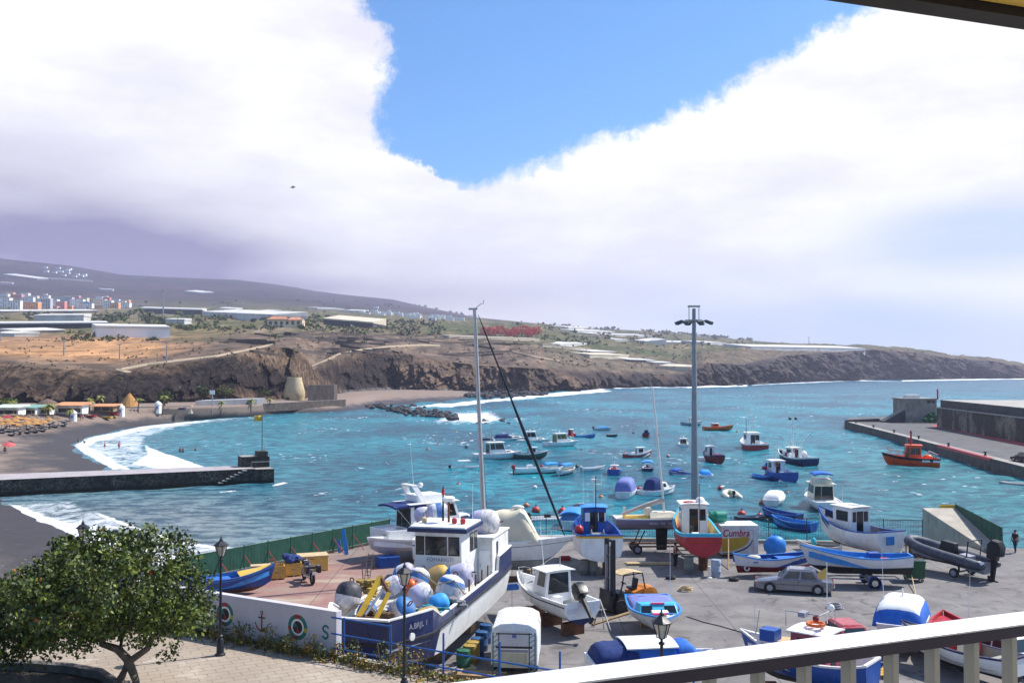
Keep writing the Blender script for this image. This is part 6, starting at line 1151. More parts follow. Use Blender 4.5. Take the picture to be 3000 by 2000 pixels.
ashore('fishing_boat', 'blue hulled fishing boat with an orange life ring on its white roof behind the rail', 'boat', fb, 140, .45, railboat, GY)
block(fb+Vector((-1.5, 0, 0)), 'dark block under the blue boat behind the balcony rail', (.5, 1.2, .45), RUST)
gb = P(2255, 1893)+Vector((0, .3, 0)); MBo = MB(); MBo.box((0, 0, .45), (.45, .5, .9), NAVY); MBo.box((-.3, -.05, .3), (.25, .4, .5), GREEN); o = MBo.build('wheeled_bin', bevel=.03); o.location = gb; tag(o, 'small navy and green bin just above the rail, left of the life ring boat', 'bin')
cb = P(2700, 1918)+Vector((0, 2.2, 0))
ashore('cabin_boat', 'white boat with deep blue side canvas and a white top behind the rail', 'boat', cb, 62, .25, lambda r: (openboat(r, 5.8, B=2.4, H=1.15, inner=WHITE), tent(r, -2.6, 1.2, 2.35, 1.05, 1.25, BLUEC, rf=.22, top=WHITE, name='canvas_canopy'), anten(r, -1.2, .8, 2.1, 2.6, .5), mastpole(r, -.4, 2.2, .4, WHITE)), GY)
ashore('open_boat', 'red decked boat right of the blue canvas boat, mostly hidden by the rail', 'boat', P(2810, 1965)+Vector((.6, 2., 0)), 75, .12, lambda r: (openboat(r, 5.4, B=2.1, H=1.3, side=RED, stripe=RED, inner=RED, bul=.15, seats=1), anten(r, .6, -.8, 1.3, 2.8, .6)), GY)
ashore('open_boat', 'white open boat with a cream console seen between the right balusters', 'boat', P(2838, 1995)+Vector((0, .9, 0)), 122, .35, lambda r: (openboat(r, 5.6, B=2.1, H=1.0, inner=M('cockpit_grey', (.3, .28, .24), .7), side=WHITE, rl=NAVY, sb=.5, seats=2), MBbox(r, 'console', (-.4, 0, 1.1), (.6, .7, .9), CREAM, bev=.05)), GY)
mb = MB()
for i in range(5): mb.box((0, -.5+i*.25, .17), (1.3, .18, .04), YELLOW)
for x in (-.55, 0, .55): mb.box((x, 0, .075), (.12, 1.15, .13), PALEW)
o = mb.build('pallet'); o.location = P(2555, 1975); o.rotation_euler = (0, 0, -.3); tag(o, 'yellow painted pallet on the concrete below the red hatchback', 'pallet')
MBo = MB(); MBo.box((.1, 0, .1), (.3, .25, .16), BLACK, rz=.4); MBo.box((-.05, .0, .06), (.2, .5, .1), RUST); o = MBo.build('tool_bag'); o.location = P(2560, 1970)+Vector((.1, .1, .2)); tag(o, 'small dark bag lying on the yellow pallet', 'bag')
# --- right side: skip, table, rib, ramp
sk = thing('waste_container', 'dark green wheeled waste container at the end of the boat on the trailer', 'container', P(2688, 1706)+Vector((0, .6, 0)), R(-8))
mb = MB(); mb.box((0, 0, .78), (1.15, .95, 1.1), M('bin_green', (.015, .085, .035), .5, .2, 2, dirt=(.05, .06, .04), damt=.5), top=(1.12, 1.1)); mb.build('body', sk, bevel=.03); mb = MB(); mb.box((0, 0, 1.35), (1.34, 1.1, .07), M('bin_green')); mb.box((0, 0, 1.36), (1.1, .85, .08), BLACK); mb.build('lid', sk)
for x in (-.45, .45):
    for y in (-.36, .36): wheelpart(sk, (x, y, .1), .1, .07)
tb_ = thing('work_bench', 'rough bench with rusty red and green side boards by the quay fence', 'bench', P(2698, 1632), R(-4)); MBbox(tb_, 'top', (0, 0, .98), (2.1, .8, .06), PALEW)
for i, m_ in enumerate((RUST, RUST, ORANGE, RUST, DRG, DRG)): MBbox(tb_, 'side_board', (-.85+.34*i, -.38, .5), (.3, .04, .92), m_)
for x in (-.98, .98): MBbox(tb_, 'leg', (x, .3, .47), (.08, .08, .94), WOOD)
rbp = P(2862, 1694); rd = vdir(124); rc = rbp+rd*2.2
HYP = M('dark_grey_hypalon', (.055, .062, .085), .55, .15, 2, dirt=(.2, .2, .22), damt=.35)
def rib(r): inflatable(r, 6.2, 2.5, .33, HYP, GREYP, BLACK, True); outboard(r, -3.15, .75, 1.9, M('engine_cover', (.012, .013, .015), .7), y=.0); mb = MB(); mb.tube([(-1.9, -.8, .5), (-1.9, -.8, 1.7), (-1.9, .8, 1.7), (-1.9, .8, .5)], .05, BLACK, 6); mb.build('arch', r); [MBbox(r, 'reflector', (-3.0, s*.92, .55), (.3, .3, .2), WHITE) for s in (1, -1)]
o = ashore('inflatable_boat', 'dark grey inflatable boat with a tall black engine, bow raised on a trailer', 'boat', rc, 124, 1.05, rib, GY); o.rotation_euler = (0, R(-7), R(124))
t3 = thing('boat_trailer', 'black trailer under the dark grey inflatable boat', 'trailer', rc, R(124)); mb = MB(); mb.tube([(-2.6, .5, .75), (.8, .5, .85), (3.4, 0, .9), (.8, -.5, .85), (-2.6, -.5, .75), (-2.6, .5, .75)], .06, BLACK, 6); mb.tube([(-1.2, -1, .34), (-1.2, 1, .34)], .06, BLACK, 6); mb.box((-1.2, .45, .55), (.1, .1, .5), BLACK); mb.box((-1.2, -.45, .55), (.1, .1, .5), BLACK); mb.tube([(3.3, 0, .9), (3.3, 0, 0)], .05, GALV, 6); mb.build('frame', t3)
for sg in (1, -1): wheelpart(t3, (-1.2, sg*1.02, .33), .33, .22)
rw = thing('slipway_wall', 'pale concrete slipway wedge beyond the fence with a yellow end panel', 'wall', (36.2, 77.5, 0))
mb = MB(); mb.prism([(0, 0), (1.2, 0), (2.8, 11), (-.2, 11)], -4, [.25, .25, 1.75, 1.75], M('slip_concrete', (.40, .36, .30), .9, .15, .6, dirt=(.2, .19, .17), damt=.5)); mb.build('ramp', rw); MBbox(rw, 'end_panel', (2.2, 11.2, 1.2), (1.6, .1, 1.6), YELLOW)
def fence(name, label, A, B, h, bay, barm, panel=None, gap=.12, props=None, zb=.15, bars=True, loc=0):
    A = Vector(A); B = Vector(B); r = thing(name, label, 'fence', A); d = (B-A); L = d.length; d = d/L; nrm = Vector((-d.y, d.x, 0)); n = max(1, round(L/bay)); s = L/n
    for i in range(n+1): mb = MB(); mb.tube([d*(s*i)-Vector((0, 0, .05)), d*(s*i)+Vector((0, 0, h+.08))], .04, barm, 6); mb.build('post', r)
    for i in range(n):
        mb = MB(); a, b = d*(s*i+.05), d*(s*(i+1)-.05)
        for z in (zb, h): mb.tube([a+Vector((0, 0, z)), b+Vector((0, 0, z))], .025, barm, 5)
        if panel: q = [a+Vector((0, 0, zb)), b+Vector((0, 0, zb)), b+Vector((0, 0, h)), a+Vector((0, 0, h))]; mb.patch(q, 0, 1, 0, 1, .006, panel)
        k = int(s/gap)
        for j in range(1, k): p = a.lerp(b, j/k); mb.tube([p+Vector((0, 0, zb)), p+Vector((0, 0, h))], .012 if not panel else .014, barm, 3, False)
        mb.build('panel', r)
        if props and i < n: mb = MB(); p = d*(s*(i+.0)); mb.tube([p+Vector((0, 0, h*.62))-nrm*.05, p-nrm*.95+d*.25+Vector((0, 0, .0))], .035, props, 5); mb.build('prop', r)
    return r
FG, FGP = M('fence_green', (.015, .10, .06), .5, .2, 2), M('fence_mesh_green', (.012, .075, .05), .8, .25, 1.5, dirt=(.03, .1, .08), damt=.5)
fence('slip_fence', 'dark green mesh fence climbing beside the slipway wedge', (37.2, 76.6, 0), (38.9, 88.5, .2), 1.9, 2.4, FG, FGP, .3)
fence('yard_fence', 'green sheeted fence with slanting red props along the left side of the yard', FEN[0]+Vector((.35, -.2, 0)), FEN[-1]+Vector((.35, -.3, 0)), 1.75, 2.15, FG, FGP, .3, M('prop_red', (.45, .06, .06), .6, .2, 3), .22)
KERB = M('kerb_concrete', (.40, .34, .27), .9, .2, 1, dirt=(.2, .17, .14), damt=.5)
for nm, A, B, lb in (('fence_kerb', FEN[0], FEN[-1], 'low concrete kerb along the foot of the green fence'), ('fence_kerb', qa, qb, 'low concrete kerb along the foot of the open quay fence')):
    d = (B-A).normalized(); nr = Vector((-d.y, d.x, 0)); mb = MB(); q = [A-nr*.05, B-nr*.05, B-nr*.35, A-nr*.35]; mb.prism([(p.x, p.y) for p in q], 0, .24, KERB); tag(mb.build(nm), lb, 'kerb')
fence('quay_fence', 'thin dark vertical bar fence along the seaward edge of the yard', qa+Vector((0, -.2, .24)), qb+Vector((0, -.2, .24)), 1.75, 2.9, M('fence_dark', (.02, .03, .03), .5, .2), None, .125)
# --- left corner things
ashore('rowing_boat', 'bright blue boat with a yellow foredeck in the corner by the green fence', 'boat', P(655, 1756)+Vector((-.2, 1.2, 0)), 22, .15, lambda r: (openboat(r, 5.4, B=2.1, H=1.0, side=BLUE, stripe=LBLUE, rl=BLUE, inner=LBLUE, bottom=RUST, tw=.6, sb=.6, seats=2), ydeck(r), MBbox(r, 'cover_board', (-.6, -.35, .9), (2.2, .9, .05), BLUEC, .1)), GY) if False else None
def ydeck(r): mb = MB(); mb.add([(2.75, 0, 1.62), (1.9, .62, 1.35), (.75, .9, 1.12), (.75, -.9, 1.12), (1.9, -.62, 1.35)], [(0, 1, 2, 3, 4)], YELLOW); mb.add([(2.75, 0, 1.58), (1.9, .62, 1.31), (.75, .9, 1.08), (.75, -.9, 1.08), (1.9, -.62, 1.31)], [(4, 3, 2, 1, 0)], YELLOW); mb.build('foredeck', r)
ashore('rowing_boat', 'bright blue boat with a yellow foredeck in the corner by the green fence', 'boat', P(655, 1756)+Vector((-.2, 1.2, 0)), 22, .12, lambda r: (openboat(r, 5.4, B=2.1, H=1.0, side=BLUE, stripe=LBLUE, rl=BLUE, inner=LBLUE, bottom=RUST, tw=.6, sb=.6, seats=2), ydeck(r), MBbox(r, 'cover_board', (-.9, -.35, 1.0), (2.2, .9, .05), BLUEC, .1)), GY)
CR = M('crate_yellow', (.66, .42, .10), .55, .12, 3, dirt=(.45, .28, .1), damt=.4)
def crate(p, label, w, d, h, rz):
    r = thing('fish_crate', label, 'crate', p, rz, 'yellow fish crates by the green fence'); t = .06; mb = MB()
    for c_, dd in (((0, -d/2, h/2+.08), (w, t, h)), ((0, d/2, h/2+.08), (w, t, h)), ((-w/2, 0, h/2+.08), (t, d-t, h)), ((w/2, 0, h/2+.08), (t, d-t, h)), ((0, 0, .12), (w, d, .06))): mb.box(c_, dd, CR)
    for x in (-w/2+.06, 0, w/2-.06): mb.box((x, 0, .04), (.1, d, .08), CR)
    mb.box((0, -d/2-.02, h+.04), (w+.06, .06, .08), CR); mb.box((0, -d/2-.035, h*.6), (w*.3, .012, .06), WOOD); mb.build('shell', r)
    return r
crate(P(804, 1698)+Vector((0, .5, 0)), 'open empty yellow fish crate next to the wire rack', 1.0, 1.0, .8, .35); crate(P(846, 1690)+Vector((.1, .7, 0)), 'yellow fish crate with blue netting heaped on it', 1.05, 1.0, .8, .35)
mb = MB(); q = P(842, 1690)+Vector((.1, .75, .95)); [mb.ball((q.x+RNG.normal(0, .35), q.y+RNG.normal(0, .25), q.z+.1+abs(RNG.normal(0, .12))), RNG.uniform(.2, .38), M('blue_net', (.03, .055, .19), .9, .4, 6), (1.2, 1, .7), 8, .4, i) for i in range(14)]; tag(mb.build('net_heap'), 'dark blue fishing net heaped on a yellow crate', 'net')
yb = thing('covered_crate', 'big yellow crate with a pale lid behind the motorbike', 'crate', P(903, 1676)+Vector((.1, 1.0, 0)), .33); MBbox(yb, 'shell', (0, 0, .5), (2.0, 1.3, .95), CR, bev=.04); MBbox(yb, 'lid', (0, 0, 1.02), (2.1, 1.4, .1), PALEW, bev=.03)
wr_ = thing('wire_rack', 'dark wire rack standing left of the open yellow crate', 'rack', P(757, 1708)+Vector((0, .6, 0)), .3); mb = MB()
for x in (-.6, .6): mb.tube([(x, -.3, 0), (x, -.3, 1.05), (x, .3, 1.05), (x, .3, 0)], .025, GALV, 5)
for z in (.2, .45, .7, .95): mb.tube([(-.6, -.3, z), (.6, -.3, z)], .02, GALV, 4); mb.tube([(-.6, .3, z), (.6, .3, z)], .02, GALV, 4)
mb.build('frame', wr_); MBbox(wr_, 'shelf', (0, 0, 1.07), (1.3, .7, .04), PALEW)
tlq = P(770, 1692)+Vector((0, 1.4, 0)); mb = MB(); mb.tube([tlq, tlq+Vector((0, 0, .95)), tlq+Vector((.45, .1, .95)), tlq+Vector((.45, .1, 0))], .03, RED, 5); mb.tube([tlq+Vector((0, 0, .5)), tlq+Vector((.45, .1, .5))], .03, RED, 5); mb.tube([tlq, tlq+Vector((.2, -.5, .05)), tlq+Vector((.45, .1, 0))], .03, RED, 5); tag(mb.build('hand_truck'), 'red hand truck standing by the green fence', 'hand truck')
for px, py, h, lb in ((1016, 1626, 1.9, 'tall bright blue plank leaning on the green fence'), (1000, 1620, .95, 'short bright blue plank beside the tall one at the fence')): q = P(px, py); mb = MB(); mb.box(q+Vector((-.2, .3, h/2)), (.3, .07, h), LBLUE, rx=-.25, ry=-.2); tag(mb.build('plank'), lb, 'plank')
q = P(1065, 1712); mb = MB(); e = P(1082, 1640)+Vector((0, -.5, .6))
for o_ in (0, .35): mb.tube([q+Vector((o_, 0, 0)), e+Vector((o_, 0, 0))], .03, BLACK, 5)
for i in range(9): a_ = q.lerp(e, (i+.5)/9); mb.tube([a_, a_+Vector((.35, 0, 0))], .02, BLACK, 4)
tag(mb.build('ladder'), 'black ladder leaning up to the small grey boat', 'ladder')
# --- floodlight mast
fm = thing('floodlight_mast', 'tall grey floodlight mast with a ring of lamps beyond the red boat', 'light mast', P(2036, 1533)); FMM = M('mast_grey', (.24, .26, .29), .45, .1, 1.5, metal=.3)
mb = MB(); mb.lathe((0, 0, 0), [(0, .55), (.04, .55), (.05, .36), (19.4, .16)], FMM, 14); mb.build('pole', fm, smooth=True)
mb = MB(); mb.tube([(-.5, -.3, 19.6), (.5, -.3, 19.6), (.5, .3, 19.6), (-.5, .3, 19.6), (-.5, -.3, 19.6)], .06, FMM, 5); mb.tube([(-.5, 0, 19.6), (.5, 0, 19.6)], .1, FMM, 6); mb.tube([(-.45, 0, 19.6), (-.45, 0, 18.3)], .04, FMM, 5); mb.tube([(.45, 0, 19.6), (.45, 0, 18.3)], .04, FMM, 5); mb.ring((0, 0, 18.3), .75, .06, FMM, (0, 0, 1), 18, 5); mb.build('head_frame', fm)
for k in range(8):
    a_ = R(45*k+10); d = Vector((math.cos(a_), math.sin(a_), 0)); c = Vector((0, 0, 18.25))+d*1.45
    mb = MB(); mb.tube([Vector((0, 0, 18.3))+d*.2, c], .04, FMM, 5); mb.box(c+Vector((0, 0, -.1)), (.62, .5, .22), M('lamp_housing', (.09, .095, .10), .45, .2), rz=a_, ry=.35); mb.box(c+Vector((0, 0, -.22)), (.5, .42, .04), GLASS, rz=a_, ry=.35); mb.build('floodlight', fm)
# --- lamp posts, wall, railing, plants, tree on the plaza
LPM = M('lamp_iron', (.014, .016, .024), .45, .2, 3); LGL = M('frosted_glass', (.50, .47, .40), .3, .1, 2)
def lamp(p, label):
    r = thing('street_lamp', label, 'street lamp', p, 0, 'lantern lamps on the plaza')
    mb = MB(); mb.lathe((0, 0, 0), [(0, .17), (.05, .17), (.08, .12), (.5, .11), (.55, .075), (.62, .09), (.66, .05), (3.0, .036), (3.02, .07), (3.06, .07), (3.08, .03), (3.16, .03)], LPM, 10); mb.build('post', r, smooth=True)
    mb = MB(); n = 6
    for i in range(n):
        a_, b_ = [Vector((math.cos(t), math.sin(t), 0)) for t in (2*math.pi*i/n, 2*math.pi*(i+1)/n)]; mb.tube([a_*.1+Vector((0, 0, 3.16)), a_*.2+Vector((0, 0, 3.5))], .012, LPM, 4); mb.tube([a_*.2+Vector((0, 0, 3.5)), b_*.2+Vector((0, 0, 3.5))], .014, LPM, 4)
    mb.lathe((0, 0, 3.14), [(0, .06), (.03, .1)], LPM, 6); mb.build('lantern_frame', r)
    mb = MB(); mb.lathe((0, 0, 3.17), [(0, .09), (.325, .185)], LGL, 6); mb.build('lantern_glass', r); mb = MB(); mb.lathe((0, 0, 3.5), [(0, .25), (.02, .25), (.13, .1), (.15, .06), (.2, .05), (.24, .02), (.3, .015)], LPM, 6); mb.build('lantern_roof', r)
lamp(P(645, 1918, DECK), 'lantern street lamp in front of the mural wall with the life rings'); lq = D(1185, 1668, 28.2); lamp((lq.x, lq.y, DECK), 'lantern street lamp standing in front of the workboat bow'); lq = D(1938, 1815, 22.7); lamp((lq.x, lq.y, DECK), 'lantern street lamp whose head rises just above the balcony rail'); lq = D(243, 1540, 36); lamp((lq.x, lq.y, DECK), 'lantern street lamp poking out above the tree crown')
mw_ = thing('mural_wall', 'pale grey wall painted with life rings, an anchor and an S', 'wall', W0, math.atan2(wd.y, wd.x)); l0, l1 = -3.6, (W1-W0).length
WG = M('wall_lavender_grey', (.50, .48, .52), .85, .07, .8, dirt=(.36, .33, .33), damt=.35, bump=.01)
MBbox(mw_, 'body', ((l0+l1)/2, .13, .72), (l1-l0, .26, 1.44), WG)
def wallpt(px, py):
    d = ray(px, py); n = Vector((-wd.y, wd.x, 0)); k = (W0-Vector((0, 0, CAM_Z))).dot(n)/d.dot(n); q = Vector((0, 0, CAM_Z))+d*k-W0; return q.dot(wd), q.z
MG, MR, MY, MW, MD = M('mural_green', (.02, .16, .13), .7), M('mural_red', (.28, .03, .03), .7), M('mural_yellow', (.5, .36, .03), .7), WHITE2, M('mural_dark', (.025, .02, .02), .7)
def mring(px, py, rr):
    x, z = wallpt(px, py); mb = MB()
    def ann(r0, r1, off, mts, n=32):
        for i in range(n):
            t0, t1 = 2*math.pi*i/n, 2*math.pi*(i+1)/n; mb.add([(x+r*math.cos(t), -off, z+r*math.sin(t)) for r, t in ((r0, t0), (r1, t0), (r1, t1), (r0, t1))], [(0, 3, 2, 1)], mts[int(i*len(mts)/n)])
    ann(.64*rr, rr, .004, [MY, MG, MG, MG, MR, MG, MG, MR, MG, MG, MG, MR, MR, MG, MG, MG][::-1]); ann(.5*rr, .66*rr, .006, [MW]); ann(.01, .5*rr, .008, [MD, MD, MG, MD, MR, MD]); mb.build('life_ring_mural', mw_)
mring(659, 1798, .40); mring(872, 1836, .41)
x, z = wallpt(767, 1822); mb = MB(); mb.box((x, -.006, z), (.05, .008, .55), MR); mb.box((x, -.006, z+.16), (.3, .008, .04), MD); mb.ring((x, -.006, z+.33), .05, .014, MD, (0, 1, 0), 12, 4, .3)
ac = [(x+.26*math.sin(t), -.006, z-.02-.26*math.cos(t)) for t in np.linspace(-1.25, 1.25, 12)]; mb.tube(ac, [.008]+[.028]*10+[.008], MR, 4); mb.tube([ac[0], (x-.3, -.006, z-.02)], .015, MD, 4); mb.tube([ac[-1], (x+.3, -.006, z-.02)], .015, MG, 4); mb.build('anchor_mural', mw_)
x, z = wallpt(953, 1850); mb = MB(); sc = [(x+.11*math.cos(t)+.02, -.006, z+.10+.10*math.sin(t)) for t in np.linspace(.2, 4.4, 12)]+[(x-.11*math.cos(t)-.0, -.006, z-.10-.10*math.sin(t)) for t in np.linspace(-1.7, -6.0+.9, 12)][::1]
mb.tube(sc[:12]+[(x, -.006, z)]+[(x+.11*math.cos(t), -.006, z-.10+.10*math.sin(t)) for t in np.linspace(1.3, -2.9, 12)], .035, MATS['mural_green'], 4); mb.build('letter_mural', mw_)
# blue railing
rlg = thing('blue_railing', 'blue tubular railing along the plaza edge in front of the workboat bow', 'railing', W1); RB = M('railing_blue', (.02, .10, .34), .4, .15, 3, dirt=(.05, .08, .15), damt=.3); ra = math.atan2(wd.y, wd.x)
tpos = []
for px, py in ((1005, 1930), (1137, 1957), (1268, 1997)):
    q = P(px, py, DECK)-W1; tpos.append(q.dot(wd))
step = tpos[2]-tpos[1]; tpos += [tpos[2]+step*i for i in (1, 2, 3, 4, 5)]
for i, t in enumerate(tpos): pole(rlg, 'post', [wd*t, wd*t+Vector((0, 0, 1.3))], .032, RB, 8)
for z, a0_ in ((1.25, 0), (.74, 0), (.28, 0)):
    e_ = tpos[1] if z > 1 else tpos[-1]; pole(rlg, 'rail', [wd*(-.2)+Vector((0, 0, z)), wd*e_+Vector((0, 0, z if z > 1 else z-.0))], .028, RB, 8)
# shrubs at the foot of the wall
def leafmesh(mb, c, rad, n, size, mats, rng, flat=1.):
    for _ in range(n):
        while True:
            v = rng.uniform(-1, 1, 3)
            if .15 < (v*v).sum() < 1: break
        p = Vector((c[0]+v[0]*rad[0], c[1]+v[1]*rad[1], c[2]+v[2]*rad[2])); s = size*rng.uniform(.6, 1.4)
        a = Vector(rng.normal(0, 1, 3)).normalized(); b = a.cross(Vector(rng.normal(0, 1, 3))).normalized()
        mb.add([p-a*s*.5, p+b*s*.28, p+a*s*.5, p-b*s*.28], [(0, 1, 2, 3)], mats[int(rng.integers(len(mats)))])
LF = [M('leaf_'+k, c, .55, .25, 3) for k, c in (('dark_green', (.026, .044, .008)), ('deep_green', (.050, .074, .011)), ('mid_green', (.098, .135, .016)), ('bright_green', (.18, .21, .024)))]
SHL = [LF[1], LF[2], M('leaf_olive', (.12, .11, .025), .6, .2), M('leaf_ochre', (.30, .20, .03), .6, .2), M('leaf_amber', (.42, .22, .03), .6, .2)]
kb = MB(); q0 = W0-wd*14; q1 = W1+wd*1.9; nn = Vector((-wd.y, wd.x, 0)); nn = nn if nn.y > 0 else -nn
for i in range(46):
    t = -3.0+i*.27+RNG.normal(0, .08); L0 = W0+wd*t-nn*abs(RNG.normal(.28, .16)); h = RNG.uniform(.22, .75)*(1.25 if i % 5 == 0 else 1); mb = MB()
    mb.tube([(0, 0, 0), (RNG.normal(0, .06), RNG.normal(0, .06), h)], [.02, .006], WOOD, 4); sel = SHL if i % 3 else SHL[2:]
    leafmesh(mb, (0, 0, h*.55), (.26, .22, h*.6), 90, .09, sel if i % 4 else SHL[:3], RNG); o = mb.build('shrub'); o.location = L0; tag(o, 'ragged yellow green shrub in the strip at the foot of the mural wall' if t < l1 else 'ragged yellow green shrub at the foot of the blue railing', 'shrub', 'shrubs at the foot of the mural wall' if t < l1 else 'shrubs at the foot of the railing')
mb = MB(); 
for i in range(2600):
    t = RNG.uniform(-4, l1+6.5); p = W0+wd*t-nn*(abs(RNG.normal(0, .33))); s = RNG.uniform(.03, .1); a = Vector((RNG.normal(), RNG.normal(), RNG.normal()*.6)).normalized(); b = a.cross(Vector(RNG.normal(0, 1, 3))).normalized(); p.z += RNG.uniform(0, .12); mb.add([p-a*s, p+b*s*.5, p+a*s, p-b*s*.5], [(0, 1, 2, 3)], (SHL+[WOOD])[int(RNG.integers(6))])
tag(mb.build('ground_cover'), 'low creeping weeds and dry leaves along the plaza edge', 'weeds', kind='stuff')
mb = MB(); a = W1+wd*.25+nn*.05; b = W1+wd*2.4+nn*.05; mb.prism([(a.x, a.y), (b.x, b.y), (b.x-nn.x*.28, b.y-nn.y*.28), (a.x-nn.x*.28, a.y-nn.y*.28)], DECK, DECK+.13, CONC); tag(mb.build('edge_kerb'), 'short pale concrete kerb at the foot of the blue railing', 'kerb')
# tree
TB = P(392, 2030, DECK); tr_ = thing('flowering_tree', 'broad dark green tree with orange red flowers over the plaza', 'tree', TB); tz = lambda px, py, d: D(px, py, d)-TB; BARK = M('tree_bark', (.13, .10, .075), .9, .3, 4, bump=.03)
d0 = TB.y
mb = MB(); T = [tz(385, 2030, d0), tz(398, 1985, d0-.1), tz(376, 1935, d0)]; mb.tube([tz(362, 2035, d0+.1), tz(352, 1990, d0+.15), tz(378, 1935, d0+.05)], [.14, .12, .11], BARK, 8); mb.tube([tz(412, 2035, d0), tz(392, 1975, d0-.1), tz(374, 1930, d0)], [.15, .12, .13], BARK, 8)
mb.tube([tz(374, 1930, d0), tz(345, 1900, d0), tz(300, 1885, d0+.1), tz(292, 1840, d0+.2), tz(230, 1780, d0+.3)], [.13, .12, .1, .1, .04], BARK, 8); mb.tube([tz(380, 1935, d0), tz(432, 1898, d0-.2), tz(455, 1850, d0-.3), tz(520, 1760, d0-.3)], [.1, .09, .07, .03], BARK, 7); mb.tube([tz(352, 1905, d0), tz(358, 1860, d0+.2), tz(380, 1760, d0+.3), tz(400, 1640, d0+.4)], [.1, .09, .07, .03], BARK, 7); mb.tube([tz(292, 1845, d0+.2), tz(180, 1850, d0+.5), tz(60, 1850, d0+.8)], [.08, .06, .02], BARK, 6); mb.build('trunk', tr_, smooth=True)
mb = MB(); r2 = np.random.default_rng(5); FLW = M('flower_orange_red', (.42, .06, .02), .6, .3)
lobes = [(400, 1668, 150, 112, 3.0), (255, 1730, 190, 118, 2.8), (335, 1612, 105, 62, 1.6), (505, 1745, 100, 102, 2.0), (80, 1790, 130, 108, 2.2), (430, 1800, 150, 72, 1.8), (200, 1830, 170, 66, 1.9), (40, 1880, 95, 60, 1.5), (-60, 1800, 120, 120, 2.), (225, 1640, 110, 85, 1.6), (555, 1800, 62, 62, 1.2), (110, 1700, 80, 40, 1.0)]
k_ = d0/F
for (px, py, rx, ry, dep) in lobes:
    c = tz(px, py, d0+r2.normal(0, .25)); nC = int(rx*ry/74)
    for i in range(nC):
        while True:
            v = r2.uniform(-1, 1, 3); q = (v*v).sum()
            if .2 < q < 1: break
        cc = (c.x+v[0]*rx*k_, c.y+v[1]*dep, c.z+v[2]*ry*k_); s = r2.uniform(.16, .34); tone = r2.random(); ms = LF[:2] if tone < .4 else (LF[1:3] if tone < .8 else LF[2:])
        leafmesh(mb, cc, (s, s, s*.8), 20, .13, ms, r2)
        if r2.random() < .022: leafmesh(mb, (cc[0], cc[1]-s*.8, cc[2]+s*.5), (.08, .08, .06), 5, .075, [FLW], r2)
for px, py in ((470, 1925), (520, 1895), (500, 1915), (240, 1905), (275, 1880), (130, 1940), (60, 1945), (20, 1935), (610, 1770), (622, 1745), (380, 1550), (445, 1555)): leafmesh(mb, tz(px, py, d0-.2), (.2, .2, .24), 34, .12, LF[:3], r2)
mb.build('crown', tr_)
pw = thing('planter_wall', 'curved dark stone planter wall in the lower left corner of the plaza', 'planter', (0, 0, 0)); mb = MB(); cpts = [P(x, y, DECK) for x, y in ((-120, 1975), (0, 1972), (110, 1974), (210, 1982), (300, 1998), (345, 2030))]; mb.loft([[p, p+Vector((0, 0, .42)), p+Vector((0, -.32, .42)), p+Vector((0, -.32, 0))] for p in cpts], M('planter_stone', (.085, .075, .075), .85, .3, 2, bump=.03, dirt=(.2, .19, .18), damt=.5), closed=True, cap=True); mb.build('coping', pw)
mb = MB(); mb.prism([(p.x, p.y-.32) for p in cpts]+[(cpts[-1].x, cpts[-1].y-3), (cpts[0].x, cpts[-1].y-3)], DECK, DECK+.2, M('planter_soil', (.02, .017, .013), .95, .3, 3)); mb.build('soil', pw)
# balcony of the viewer
BR = M('rail_paint', (.80, .79, .80), .3, .03, 1.5); BRD = M('rail_underside_shade', (.045, .03, .042), .5, .1, 2); BAL = M('baluster_beige', (.44, .39, .31), .5, .06, 4, dirt=(.3, .26, .2), damt=.3)
h_ = .60; A = P(1290, 2012, CAM_Z-h_); B = P(3000, 1797, CAM_Z-h_); bd = (B-A).normalized(); A2 = A-bd*.9; B2 = B+bd*1.2; nb_ = Vector((-bd.y, bd.x, 0)); br_ = thing('balcony_railing', 'thick white balcony rail with dark underside and beige balusters across the lower right', 'railing', A2)
L = (B2-A2).length; q = lambda s, t, z: bd*s+nb_*t+Vector((0, 0, z))
mb = MB(); prof = [(-.036, -.016), (-.039, -.011), (-.028, -.003), (.0, 0), (.028, -.003), (.039, -.011), (.036, -.016)]; mb.loft([[q(s, t, z) for t, z in prof] for s in (0, L)], BR, closed=True, cap=True); mb.build('handrail', br_, smooth=True)
mb = MB(); c = q(L/2, 0, -.029); mb.box(c, (L, .064, .028), BRD, rz=math.atan2(bd.y, bd.x)); mb.build('rail_channel', br_)  # shade under the backlit rail painted as a dark purplish strip
xsb = []
ang = math.atan2(bd.y, bd.x)
for i in range(27):
    s = .03+i*.122; mb = MB(); mb.box(q(s, 0, -.535), (.018, .032, 1.0), BAL, rz=ang+.0); mb.build('baluster', br_, bevel=.002)
mb = MB(); mb.box(q(L/2, 0, -1.02), (L, .05, .04), BAL, rz=ang); mb.build('bottom_rail', br_)
fl = MB(); p_ = [q(-.3, .12, 0), q(L+1, .12, 0), q(L+1, -2.6, 0), q(-.3, -2.6, 0)]; fl.prism([(v.x, v.y) for v in p_], -1.25, -1.1, M('balcony_tiles', (.42, .36, .30), .6, .1, 2)); o = fl.build('balcony_floor'); o.location = A2; tag(o, kind='structure')
e0, e1 = D(2440, 0, 2.0), D(3000, 92, 2.17); e0.z = e1.z = (e0.z+e1.z)/2; ev = (e1-e0).normalized(); en = Vector((-ev.y, ev.x, 0)); a, b = e0-ev*2.5, e1+ev*2
